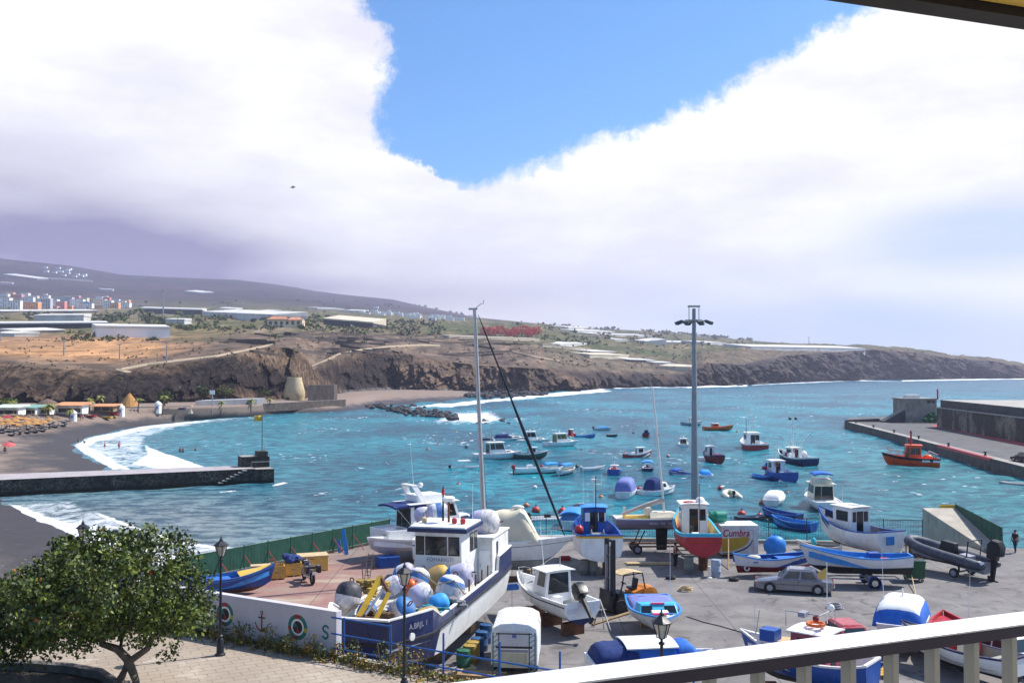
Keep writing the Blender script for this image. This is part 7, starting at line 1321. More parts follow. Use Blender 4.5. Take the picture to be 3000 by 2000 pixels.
mb = MB(); z = e0.z; qd = [a, b, b-en*.06, a-en*.06]; mb.prism([(v.x, v.y) for v in qd], z, z+.18, M('eave_dark', (.014, .011, .013), .6, .2, 2)); aw = thing('balcony_roof', 'yellow soffit with a dark edge beam in the top right corner', 'balcony roof', (0, 0, 0)); mb.build('edge_beam', aw)
mb = MB(); qd = [a-en*.063, b-en*.063, b-en*3.2, a-en*3.2]; mb.prism([(v.x, v.y) for v in qd], z+.02, z+.18, M('soffit_yellow', (.78, .52, .10), .7, .08, 2)); mb.build('soffit', aw)
# ------------------------------------------------------------------ things on the hillside
from mathutils.bvhtree import BVHTree
def bvh(o): return BVHTree.FromPolygons([v.co[:] for v in o.data.vertices], [p.vertices[:] for p in o.data.polygons])
BV = [bvh(bpy.data.objects[n]) for n in ('beach', 'cliffs', 'hillside', 'mountain')]
def land(px, py):
    d = ray(px, py).normalized(); best = None
    for b_ in BV:
        h_ = b_.ray_cast(Vector((0, 0, CAM_Z)), d)
        if h_[0] is not None and (best is None or h_[3] < best[1]): best = (h_[0], h_[3])
    return best[0] if best else hill(px, py)
def copyall(root, kids, loc, rz, sc, label):
    r = root.copy(); C.objects.link(r); r.location = loc; r.rotation_euler = (0, 0, rz); r.scale = sc if isinstance(sc, tuple) else (sc,)*3; r['label'] = label
    for k in kids: c = k.copy(); C.objects.link(c); c.parent = r
    return r
GHW, GHD, GHC = M('greenhouse_white', (.60, .585, .56), .6, .12, .08, dirt=(.36, .33, .3), dscale=.05, damt=.6), M('greenhouse_dark_net', (.05, .05, .055), .9, .3, .1), M('greenhouse_cream', (.60, .52, .39), .7, .12, .08, dirt=(.3, .26, .2), dscale=.05, damt=.6)
def slab(px0, py0, px1, py1, hpx, depth, label, roof=GHW, side=GHD, cat='greenhouse', name='greenhouse', gable=False, grp='greenhouses on the plain', roofh=.25):
    A, B = land(px0, py0), land(px1, py1); h = hpx*(A.y+B.y)/2/F; d = (B-A); L = math.hypot(d.x, d.y); n = Vector((-d.y, d.x, 0)).normalized(); n = n if n.y > 0 else -n
    r = thing(name, label, cat, A, 0, grp); mb = MB(); bz, o = -depth*.12-2, [(0, 0), (d.x, d.y), (d.x+n.x*depth, d.y+n.y*depth), (n.x*depth, n.y*depth)]
    mb.prism(o, [bz, bz+d.z, bz+d.z, bz], [h, h+d.z, h+d.z+.3, h+.3], side); mb.build('wall', r); e = h*.06+.15; mb = MB(); u = d.normalized()
    o2 = [(-u.x*e-n.x*e, -u.y*e-n.y*e), (d.x+u.x*e-n.x*e, d.y+u.y*e-n.y*e), (d.x+u.x*e+n.x*(depth+e), d.y+u.y*e+n.y*(depth+e)), (-u.x*e+n.x*(depth+e), -u.y*e+n.y*(depth+e))]
    rh = h*roofh; mb.prism(o2, [h+.02, h+d.z+.02, h+d.z+.32, h+.32], [h+rh, h+d.z+rh, h+d.z+rh+depth*.10, h+rh+depth*.10], roof); mb.build('roof', r); return r
gl = [(2, 916, 288, 914, 4, 30, 'long pale greenhouse strip just below the town'), (100, 944, 245, 943, 17, 26, 'white barrel greenhouse left of the palms below the town', GHW, GHW), (-40, 964, 316, 961, 14, 20, 'long dark sided greenhouse with a white roof edge above the tan field'), (-40, 984, 42, 986, 8, 16, 'low white shed at the left edge of the tan field', GHW, GHW), (60, 976, 190, 972, 6, 14, 'thin dark sided shed behind the tan field'),
      (283, 988, 497, 990, 27, 22, 'large plain white building above the tan field', GHW, M('limewash', (.86, .85, .83), .8, .06, .1)), (410, 917, 592, 922, 13, 30, 'long white roofed greenhouse right of the tall antenna'), (592, 926, 800, 937, 12, 40, 'broad white greenhouse stepping down left of the villa', GHW, GHW), (485, 949, 540, 950, 12, 14, 'small white shed among palms right of the white building', GHW, GHW), (948, 950, 1092, 962, 15, 60, 'cream roofed greenhouse right of the villa', GHC, GHD),
      (1315, 990, 1580, 999, 6, 8, 'long pale terrace wall below the red flowering trees', GHC, GHC), (1590, 1015, 1712, 1028, 7, 20, 'ochre terrace roof right of the red trees', GHC, GHC), (1730, 1036, 1805, 1037, 6, 24, 'upper of two white greenhouses on the sea slope', GHW, GHD), (1728, 1049, 1842, 1050, 9, 22, 'lower of two white greenhouses on the sea slope', GHC, GHC), (1843, 1060, 1922, 1062, 6, 20, 'short white greenhouse above the cliff near the floodlight mast', GHW, GHD), (1915, 1067, 1976, 1069, 5, 18, 'second short white greenhouse above the cliff near the floodlight mast', GHW, GHC), (1930, 1078, 2022, 1082, 6, 18, 'lowest cream greenhouse on the cliff edge left of the floodlight mast', GHC, GHC)]
for t in gl: slab(*t)
for (x0, y0, x1, y1, h) in ((1665, 962, 1740, 963, 3), (1690, 972, 1800, 974, 3), (1750, 982, 1910, 986, 3), (1800, 997, 1842, 998, 3), (1855, 1000, 1895, 1004, 4), (1920, 1004, 2040, 1006, 2.5), (2060, 1006, 2130, 1008, 3), (1640, 1012, 1720, 1008, 3), (2230, 1022, 2262, 1023, 4), (150, 818, 272, 826, 3), (10, 806, 108, 819, 3), (0, 832, 36, 833, 4), (290, 850, 330, 853, 4), (540, 855, 590, 860, 3), (930, 905, 1010, 908, 3), (1010, 912, 1060, 914, 3), (640, 905, 690, 908, 3), (720, 915, 760, 917, 3)):
    slab(x0, y0, x1, y1, h, 35, 'far thin white greenhouse strip on the hazy slope' if y0 < 960 else 'distant thin white greenhouse strip on the right-hand plain', GHW, GHW, grp='far greenhouse strips')
slab(2200, 1021, 2535, 1026, 5, 40, 'long white greenhouse on top of the far headland', GHW, GHW)
HC = {'w': (.86, .84, .80), 'o': (.80, .36, .13), 'p': (.75, .24, .20), 'g': (.50, .47, .50), 'c': (.78, .62, .40), 'b': (.10, .25, .50), 't': (.5, .22, .12)}
HM = {k: M('render_'+n, c, .85, .1, .1) for (k, c), n in zip(HC.items(), ('white', 'orange', 'pink', 'grey', 'cream', 'blue', 'terracotta'))}
WND = M('house_window', (.04, .045, .05), .2, .2, 1)
NM = {'w': 'white', 'o': 'orange', 'p': 'pink', 'g': 'grey', 'c': 'cream', 'b': 'blue', 't': 'terracotta'}
houses = [(-8, 22, 868, 905, 'w', ''), (22, 54, 876, 906, 'w', ''), (52, 106, 880, 906, 'o', ''), (60, 92, 866, 884, 'w', ''), (104, 142, 870, 905, 'g', ''), (142, 162, 872, 896, 'w', ''), (160, 206, 866, 884, 'g', ''), (163, 184, 878, 904, 'p', ''), (184, 206, 891, 904, 'o', ''), (206, 238, 872, 904, 'w', ''), (236, 264, 883, 904, 'w', 'b'), (268, 302, 872, 899, 'c', ''), (264, 302, 889, 902, 'o', ''), (302, 322, 876, 905, 'w', ''), (322, 342, 882, 905, 'o', ''), (340, 374, 881, 904, 'w', 't'), (120, 140, 889, 904, 'c', ''), (142, 162, 893, 905, 'p', ''), (0, 18, 856, 868, 'w', ''), (30, 58, 858, 872, 'p', ''), (78, 104, 862, 880, 'c', ''), (186, 204, 862, 874, 'w', ''), (206, 226, 862, 876, 'p', ''), (230, 250, 868, 884, 'c', ''), (300, 316, 866, 880, 'p', 't'), (326, 344, 872, 884, 'w', ''), (16, 34, 852, 866, 'o', ''), (60, 78, 854, 868, 'w', ''), (120, 138, 860, 874, 'w', 't'), (276, 294, 864, 876, 'w', ''), (352, 372, 874, 886, 'o', '')]
HG = 'houses of the hill town'; hpos = ['at the left end of', 'near the left end of', 'left of the middle of', 'in the middle of', 'right of the middle of', 'at the right end of']
seen_ = set()
for i, (x0, x1, y0, y1, c, rc_) in enumerate(houses):
    A, B = hill(x0, y1), hill(x1, y1); k = A.y/F; x0 -= 2; x1 += 3; y0 += 5; w, h = (x1-x0)*k, (y1-y0)*k; fl_ = max(1, round(h/3.6)); seat_ = hpos[min(5, int(max(0, x0)/63))]
    lb = f"{NM[c]} {'low' if fl_ <= 2 else ('three storey' if fl_ == 3 else 'tall')} house {seat_} the hill town"+(' with a blue roof room' if rc_ == 'b' else (' with a terracotta roof' if rc_ == 't' else ''))
    if lb in seen_: lb = lb.replace('house', 'house, set back,') if y0 < 870 else lb.replace('house', 'neighbour house')
    if lb in seen_: lb = lb.replace('neighbour', 'slightly lower neighbour').replace('set back', 'set farther back')
    seen_.add(lb); dd = 10+RNG.uniform(0, 5); r = thing('town_house', lb, 'house', A, 0, HG); mb = MB(); mb.box((w/2, dd/2, h/2-3), (w, dd, h+6), HM[c]); mb.build('wall', r); mb = MB(); mb.box((w/2, dd/2, h+.35), (w+.5, dd+.5, .7), HM[rc_ or 'w']); mb.build('roof', r)
    if rc_: mb = MB(); mb.box((w*.4, dd/2, h+2), (w*.5, dd*.6, 3), HM['b' if rc_ == 'b' else 'w']); mb.build('roof_room', r)
    nw = max(2, int(w/4.2))
    for f in range(fl_):
        for q in range(nw):
            if RNG.random() < .8: mb = MB(); mb.box((w*(q+.5)/nw, -.02, h*(f+.52)/fl_), (2.0, .12, h/fl_*.5), WND); mb.build('window', r)
vl = thing('villa', 'low villa with terracotta roofs between the palms', 'house', land(782, 957)); k = vl.location.y/F; w = 103*k; mb = MB(); mb.box((w/2, 6, 1.5), (w, 11, 9), HM['c']); mb.build('wall', vl)
mb = MB()
for x, ww, zz in ((w*.3, w*.62, 6.2), (w*.78, w*.44, 5.6)): mb.prism([(x-ww/2, -.6), (x+ww/2, -.6), (x+ww/2, 12.6), (x-ww/2, 12.6)], zz-.4, zz, HM['t']); mb.prism([(x-ww/2, -.6), (x+ww/2, -.6), (x+ww*.3, 6), (x-ww*.3, 6)], [zz, zz, zz+.2, zz+.2], [zz+.02, zz+.02, zz+2.6, zz+2.6], HM['t'])
mb.build('roof', vl)
for i in range(6): MBbox(vl, 'window', (w*(i+.6)/6.3, .42, 3.2), (2.2, .2, 2.6), WND)
# far village of tiny houses
src = None
for i in range(46):
    px = 1010+345*RNG.beta(2.2, 1.6); py = 912+(px-1010)*.075+RNG.normal(0, 4); q = hill(px, py)
    if src is None: mb = MB(); mb.box((0, 0, 1), (11, 9, 8), HM['w']); src = o = mb.build('village_house')
    else: o = src.copy(); C.objects.link(o)
    o.location = q; o.scale = (RNG.uniform(.6, 1.5), 1, RNG.uniform(.7, 1.2)); tag(o, 'tiny white house in the far village at the foot of the mountain', 'house', 'houses of the far village')
for i in range(16):
    q = hill(RNG.uniform(100, 300), RNG.uniform(785, 812)); o = src.copy(); C.objects.link(o); o.location = q; tag(o, 'tiny white house scattered high on the hazy mountain side', 'house', 'houses on the mountain')
def mast_(px, py, hpx, r_, label, name='antenna_mast', cat='mast'):
    q = land(px, py); h = hpx*q.y/F; mb = MB(); mb.tube([(0, 0, -1), (0, 0, h)], [r_, r_*.6], GALV, 5); mb.tube([(-r_*3, 0, h*.98), (r_*3, 0, h*.98)], r_*.6, GALV, 4); o = mb.build(name); o.location = q; tag(o, label, cat)
mast_(478, 940, 92, .8, 'tall thin antenna mast rising above the greenhouses'); mast_(2370, 1015, 28, .6, 'thin pylon on the far headland beside the long greenhouse'); mast_(187, 1040, 42, .35, 'thin pole standing in the tan field'); mast_(350, 1052, 44, .3, 'second thin pole at the right of the tan field'); mast_(2, 1000, 30, .3, 'short pole at the left edge of the tan field'); mast_(488, 1062, 60, .3, 'pole beside the footpath above the cliff')
# palms
def palm(h, cr, seed, lean=.3, fronds=15, mat=None):
    rg = np.random.default_rng(seed); mb = MB(); mb.tube([(0, 0, -1), (lean*.2, 0, h*.4), (lean, 0, h)], [.28, .2, .16], M('palm_trunk', (.16, .12, .085), .9, .3, 3), 6); tr = mb; mb2 = MB(); m = mat or M('palm_green', (.06, .095, .018), .6, .3, 2)
    for i in range(fronds):
        a = 2*math.pi*i/fronds+rg.normal(0, .2); e = rg.uniform(-.2, 1.1); d = Vector((math.cos(a), math.sin(a), 0)); s = Vector((-d.y, d.x, 0)); L = cr*rg.uniform(.8, 1.1); p = []
        for t in np.linspace(0, 1, 5): p.append(Vector((lean, 0, h))+d*L*t*(math.cos(e)*.9+.1)+Vector((0, 0, L*(math.sin(e)*t-.75*t*t))))
        w = [.1, .3, .34, .24, .03]; mb2.loft([[q-s*ww*cr*.5-Vector((0, 0, ww*.25*cr)), q, q+s*ww*cr*.5-Vector((0, 0, ww*.25*cr))] for q, ww in zip(p, w)], m)
    return tr, mb2
def putpalm(px, py, hpx, label, seed, on=land, mat=None, cr=None, grp=None):
    q = on(px, py); h = hpx*q.y/F; r = thing('palm_tree', label, 'palm tree', q, 0, grp); t, c = palm(h*.82, cr or max(1.6, h*.42), seed, h*.05, mat=mat); t.build('trunk', r); c.build('crown', r)
PY_ = M('palm_yellow_green', (.22, .22, .03), .6, .3, 2)
for i, (x, y, h, lb) in enumerate(((405, 950, 52, 'tall palm left of the antenna mast'), (440, 948, 40, 'palm beside the tall palm above the white building'), (520, 950, 44, 'palm right of the small white shed'), (903, 962, 34, 'palm at the left end of the cream greenhouse'), (932, 962, 46, 'tall palm in front of the cream greenhouse'), (1165, 966, 28, 'palm right of the cream greenhouse'), (1262, 978, 30, 'lone palm left of the yacht mast'), (805, 1012, 40, 'dark lone palm at the top of the footpath'))): putpalm(x, y, h, lb, i)
# red flowering trees, bushes
RFL = [M('blossom_red', (.52, .05, .04), .7, .3), M('blossom_coral', (.62, .13, .09), .7, .3), LF[1]]
for i in range(11):
    q = land(1420+16*i+RNG.normal(0, 4), 984+RNG.normal(0, 3)+i*.5); s = q.y/F; r = thing('flame_tree', 'red flowering tree in the clump above the pale terrace wall', 'tree', q, 0, 'red flowering trees'); mb = MB(); mb.tube([(0, 0, -2), (0, 0, 7*s)], .4, WOOD, 5); mb.build('trunk', r); mb = MB(); leafmesh(mb, (0, 0, RNG.uniform(14, 26)*s), (15*s, 10*s, 14*s), 420, 3.6*s, RFL[:2], RNG); mb.build('crown', r)
BSH = [M('bush_'+n, c, .85, .3, .5) for n, c in (('green', (.075, .11, .022)), ('dark', (.035, .052, .016)), ('olive', (.15, .145, .04)), ('dry', (.17, .135, .08)), ('grey', (.12, .105, .085)))]
mb = MB(); rb = np.random.default_rng(21)
def clump(q, s, m):
    n = 5; v = []; 
    for i in range(7):
        c = Vector((rb.normal(0, .45), rb.normal(0, .45), abs(rb.normal(.35, .3))))*s+q; a = Vector(rb.normal(0, 1, 3)).normalized(); b_ = a.cross(Vector(rb.normal(0, 1, 3))).normalized(); u = s*rb.uniform(.35, .75)
        mb.add([c-a*u, c+b_*u*.8, c+a*u, c-b_*u*.8], [(0, 1, 2, 3)], m)
def belt(n, x0, x1, y0, y1, s0, s1, ms):
    for _ in range(n):
        x, y = rb.uniform(x0, x1), rb.uniform(y0, y1); 
        if float(fbm(x*.02, y*.06, 3)) < -.12: continue
        q = land(x, y); clump(q, rb.uniform(s0, s1)*q.y/F, ms[int(rb.integers(len(ms)))])
belt(520, 520, 1000, 928, 968, 4, 10, BSH[:3]); belt(260, 1000, 1300, 940, 985, 4, 9, BSH[:4]); belt(320, 300, 560, 928, 958, 5, 10, BSH[:3]); belt(200, 180, 480, 975, 1000, 5, 11, [BSH[2], BSH[3], BSH[0]]); belt(320, 0, 800, 990, 1085, 2, 5, BSH[2:]); belt(500, 640, 1500, 965, 1045, 2, 6, BSH[2:]); belt(520, 1500, 2200, 950, 1012, 3, 8, BSH[:3]); belt(260, 1500, 2100, 1010, 1080, 2, 6, BSH[1:]); belt(200, 0, 400, 918, 940, 4, 8, BSH[:2]); belt(260, 0, 1500, 1045, 1150, 2, 6, BSH[1:]); belt(150, 2100, 2950, 1020, 1090, 2, 5, BSH[2:]); belt(220, 0, 1400, 880, 925, 3, 6, BSH[:3])
tag(mb.build('scrub'), 'scattered scrub and bushes over the dry hillside', 'scrub', kind='stuff')
# terrace walls
TW = M('dry_stone', (.075, .058, .048), .95, .3, .4)
for i in range(44):
    y = 968+rb.random()**.8*72; x0 = rb.uniform(640, 1420); L_ = rb.uniform(70, 240); ps = [land(x0+L_*t, y+5*math.sin(t*3+i)+(x0+L_*t-1000)*.012) for t in np.linspace(0, 1, 9)]
    if max(abs(a.y-b.y) for a, b in zip(ps, ps[1:])) > 60: continue
    mb = MB(); h = rb.uniform(.8, 1.7); mb.loft([[p+Vector((0, -.5, -1)), p+Vector((0, -.5, h)), p+Vector((0, .5, h)), p+Vector((0, .5, -1))] for p in ps], TW); tag(mb.build('terrace_wall'), 'low dry stone terrace wall across the brown slope', 'wall', 'terrace walls on the brown slope')

# ------------------------------------------------------------------ the beach
KM = M('kiln_plaster', (.56, .45, .27), .8, .12, .6, bump=.05, dirt=(.4, .3, .17), damt=.4)
q = land(862, 1172); k = q.y/F; kl = thing('lime_kiln', 'squat cream masonry kiln tower with a flat top at the cliff foot', 'tower', q); mb = MB(); mb.lathe((0, 0, 0), [(-2, 28*k), (0, 28*k), (12*k, 31*k), (24*k, 31*k), (40*k, 27*k), (58*k, 22.5*k), (67*k, 21*k), (67.01*k, 18*k), (64*k, 17.5*k)], KM, 22); mb.build('wall', kl, smooth=True); MBbox(kl, 'opening', (-13*k, -27*k, 5*k), (8*k, 5*k, 9*k), BLACK)
def stone(px0, px1, pyb, hpx, dep, label, mat, name='stone_wall', cat='wall', top=None):
    A, B = land(px0, pyb), land(px1, pyb); h = hpx*A.y/F; mb = MB(); mb.prism([(A.x, A.y), (B.x, B.y), (B.x, B.y+dep), (A.x, A.y+dep)], A.z-2, A.z+h, mat, top); return tag(mb.build(name), label, cat)
DST = M('bastion_stone', (.085, .07, .06), .95, .35, .6, bump=.2, dirt=(.2, .16, .12), damt=.4)
stone(902, 978, 1174, 46, 8, 'dark stone bastion right of the cream kiln', DST, 'stone_bastion', 'wall'); stone(770, 1010, 1190, 8, 3, 'low dark promenade wall in front of the cream kiln', DST, top=CONC); stone(572, 752, 1188, 14, 12, 'long grey terrace building behind the right end of the sunbeds', M('terrace_grey', (.22, .22, .24), .9, .15, .4), 'beach_terrace', 'building', M('terrace_roof', (.36, .38, .42), .8, .1, .4)); stone(380, 560, 1196, 5, 2, 'pale low wall along the promenade behind the beach', KERB)
def stall(px0, px1, pyb, hpx, roofm, wallm, label):
    A, B = land(px0, pyb), land(px1, pyb); k = A.y/F; w = (px1-px0)*k; h = hpx*k; r = thing('beach_stall', label, 'stall', A); MBbox(r, 'wall', (w/2, 3, h*.36), (w*.94, 4, h*.75), wallm); MBbox(r, 'counter', (w/2, .85, h*.3), (w*.8, .3, h*.34), BLACK); mb = MB(); mb.prism([(-.5, -.8), (w+.5, -.8), (w+.5, 6), (-.5, 6)], [h*.72, h*.72, h*.8, h*.8], [h*.76, h*.76, h, h], roofm); mb.build('roof', r)
    for x in (.1, .5, .9): pole(r, 'post', [(w*x, -.6, 0), (w*x, -.6, h*.74)], .1, WOOD, 5)
AW1, AW2 = M('awning_orange', (.55, .26, .12), .8, .15, 1), M('awning_pale', (.50, .54, .46), .8, .15, 1)
stall(160, 238, 1212, 33, AW1, HM['w'], 'white beach bar with an orange roof behind the sunbeds'); stall(-20, 50, 1216, 30, AW2, HM['w'], 'white stall under a pale awning at the left edge of the beach'); stall(52, 100, 1215, 28, M('awning_green', (.18, .34, .28), .8), HM['w'], 'stall with a greenish awning left of the orange roofed bar'); stall(104, 142, 1214, 28, M('awning_brown', (.2, .15, .1), .9), HM['w'], 'stall with a brown thatched awning beside the orange roofed bar'); stall(268, 330, 1206, 22, AW1, WOOD, 'timber stall with an orange roof right of the white bar')
for x, y, lb in ((215, 1233, 'white domed kiosk in front of the orange roofed bar'), (355, 1216, 'white domed kiosk in the middle of the promenade'), (463, 1206, 'white domed kiosk at the right end of the stalls')):
    q = land(x, y); k = q.y/F; r = thing('kiosk', lb, 'kiosk', q); mb = MB(); mb.lathe((0, 0, 0), [(-.5, 9.5*k), (22*k, 9.5*k)], HM['w'], 10); mb.build('wall', r); mb = MB(); mb.lathe((0, 0, 22*k), [(0, 11*k), (5*k, 8*k), (9*k, 3*k), (10*k, .2)], WHITE, 10); mb.build('roof', r); MBbox(r, 'window', (0, -9.5*k, 13*k), (8*k, .3, 8*k), M('shade_blue', (.2, .24, .4), .5))
THM = M('thatch', (.42, .21, .065), .95, .3, 2, bump=.05)
q = land(345, 1196); k = q.y/F; mb = MB(); mb.lathe((0, 0, 0), [(-1, 30*k), (2*k, 32*k), (20*k, 20*k), (40*k, 5*k), (42*k, .3)], THM, 14); o = mb.build('thatched_hut'); o.location = q+Vector((0, 9, 0)); tag(o, 'big straw thatched hut roof behind the promenade palms', 'hut')
q = land(98, 1196); mb = MB(); mb.lathe((0, 0, 0), [(-1, 40*k), (6*k, 36*k), (18*k, 20*k), (24*k, 5*k), (25*k, .3)], M('brown_thatch', (.15, .10, .07), .95, .3, 2), 14); o = mb.build('thatched_hut'); o.location = q+Vector((0, 9, 0)); tag(o, 'brown thatched hut roof behind the left stalls', 'hut')
q = land(622, 1200); k = q.y/F; sg_ = thing('sign_post', 'white square sign on a tall post above the grey terrace', 'sign', q); pole(sg_, 'post', [(0, 0, -1), (0, 0, 46*k)], .18, GREYP); MBbox(sg_, 'panel', (0, -.2, 51*k), (14*k, .2, 12*k), WHITE)
for i, (x, y, h, lb) in enumerate(((140, 1240, 64, 'tallest yellow green palm in front of the stalls'), (262, 1204, 42, 'palm right of the orange roofed bar'), (290, 1200, 46, 'taller palm beside the timber stall'), (405, 1206, 44, 'palm in front of the thatched hut'), (478, 1202, 48, 'palm beside the round green tree'), (203, 1236, 42, 'young yellow palm left of the domed kiosk'), (648, 1202, 30, 'small palm under the grey terrace'), (735, 1198, 34, 'palm at the right end of the grey terrace'), (790, 1190, 26, 'small palm left of the cream kiln'), (30, 1210, 40, 'palm behind the pale awning stall'))): putpalm(x, y, h, lb, 30+i, mat=PY_)
for i, (x, y, rx, h, lb, ms) in enumerate(((482, 1190, 26, 46, 'round dark green tree behind the promenade', LF[:2]), (592, 1170, 22, 40, 'dark tree at the cliff foot above the grey terrace', LF[:2]), (20, 1196, 34, 30, 'low bright green bush behind the left stalls', LF[1:]), (770, 1162, 26, 24, 'olive bush on the slope left of the cream kiln', [BSH[2], LF[1]]), (660, 1160, 30, 24, 'grey green bush at the cliff foot', [BSH[0], BSH[2]]))):
    q = land(x, y); k = q.y/F; r = thing('beach_tree', lb, 'tree', q); mb = MB(); mb.tube([(0, 0, -1), (0, 0, h*k*.5)], .3, WOOD, 6); mb.build('trunk', r); mb = MB(); leafmesh(mb, (0, 0, h*k*.6), (rx*k, rx*k*.8, h*k*.42), 520, .8, ms, RNG); mb.build('crown', r)
# sunshades and sunbeds
def onb(px, py): return land(px, py)
rows_ = [('back', [(22, 1243, 'r'), (50, 1250, ''), (73, 1251, ''), (97, 1250, ''), (143, 1250, ''), (-8, 1246, '')]), ('middle', [(-10, 1256, ''), (20, 1256, ''), (42, 1258, ''), (78, 1259, ''), (100, 1257, ''), (121, 1256, '')]), ('front', [(5, 1264, ''), (28, 1266, ''), (49, 1266, ''), (76, 1264, ''), (103, 1266, ''), (127, 1262, '')])]
SUN = 'straw sunshades on the beach'; ordn = ['first', 'second', 'third', 'fourth', 'fifth', 'sixth']; ps_ = pk = None
for nm_, L_ in rows_:
    for i, (x, y, c) in enumerate(sorted(L_)):
        q = onb(x, y); lb = f'{ordn[i]} straw sunshade from the left in the {nm_} row'
        if ps_ is None or c:
            r = thing('beach_umbrella', lb, 'sunshade', q, 0, SUN); mb = MB(); mb.tube([(0, 0, -.3), (0, 0, 2.1)], .06, WOOD, 5); a_ = mb.build('pole', r); mb = MB(); mb.lathe((0, 0, 1.65), [(0, 1.35), (.04, 1.35), (.45, .5), (.65, .05)], RED if c else THM, 9); b_ = mb.build('canopy', r)
            if c: r['label'] = 'red sunshade behind the straw ones'
            if ps_ is None and not c: ps_, pk = r, [a_, b_]
        else: copyall(ps_, pk, q, RNG.uniform(0, 6), RNG.uniform(.9, 1.15), lb)
BTH = M('brown_straw', (.20, .13, .08), .95, .3, 2)
for i, (x, y) in enumerate(((60, 1238), (84, 1240), (108, 1239), (132, 1241), (156, 1240), (170, 1246), (12, 1238), (36, 1237))):
    q = onb(x, y); r = thing('beach_umbrella', f'{ordn[i] if i < 6 else ["leftmost", "second leftmost"][i-6]} dull brown sunshade '+('from the left in the rearmost row' if i < 6 else 'behind the red one'), 'sunshade', q, 0, SUN); mb = MB(); mb.tube([(0, 0, -.3), (0, 0, 2.1)], .06, WOOD, 5); mb.build('pole', r); mb = MB(); mb.lathe((0, 0, 1.65), [(0, 1.3), (.04, 1.3), (.4, .5), (.55, .05)], BTH, 9); mb.build('canopy', r)
bs = None; BDW = M('sunbed_pale', (.34, .32, .33), .7, .15, 2)
beds = [('front', [(35, 1277), (58, 1273), (82, 1270), (105, 1268), (126, 1265), (8, 1270)]), ('second', [(28, 1267), (50, 1265), (120, 1257), (142, 1255), (162, 1253), (6, 1262)]), ('back', [(85, 1260), (150, 1245), (187, 1249), (190, 1240), (112, 1247), (64, 1245)])]
for nm_, L_ in beds:
    for i, (x, y) in enumerate(sorted(L_)):
        q = onb(x, y)+Vector((0, 0, .05)); lb = f'{ordn[i]} pale sunbed from the left in the {nm_} row of beds'
        if bs is None:
            bs = thing('sunbed', lb, 'sunbed', q, -.5, 'sunbeds on the beach'); mb = MB(); mb.box((-.25, 0, .36), (1.5, .7, .1), BDW); a_ = mb.build('seat', bs); mb = MB(); mb.box((.75, 0, .58), (.75, .7, .09), BDW, ry=-.65); b_ = mb.build('backrest', bs); mb = MB(); mb.box((-.2, 0, .15), (1.2, .5, .32), BLACK); c_ = mb.build('frame', bs); bk = [a_, b_, c_]
        else: copyall(bs, bk, q, -.5+RNG.normal(0, .25), 1.15, lb)
for x, y, lb in ((330, 1216, 'upturned red and white boat on the beach in front of the timber stall'), (262, 1222, 'red canoe lying on the sand right of the domed kiosk'), (525, 1200, 'dark boat lying on the sand below the grey terrace'), (310, 1226, 'yellow board lying flat on the sand')): 
    q = onb(x, y); r = thing('beached_boat', lb, 'boat', q, 2.7); openboat(r, 4.5, B=1.5, H=.6, side=RED if 'red' in lb else (YELLOW if 'yellow' in lb else NAVY), inner=WHITE2, seats=2)
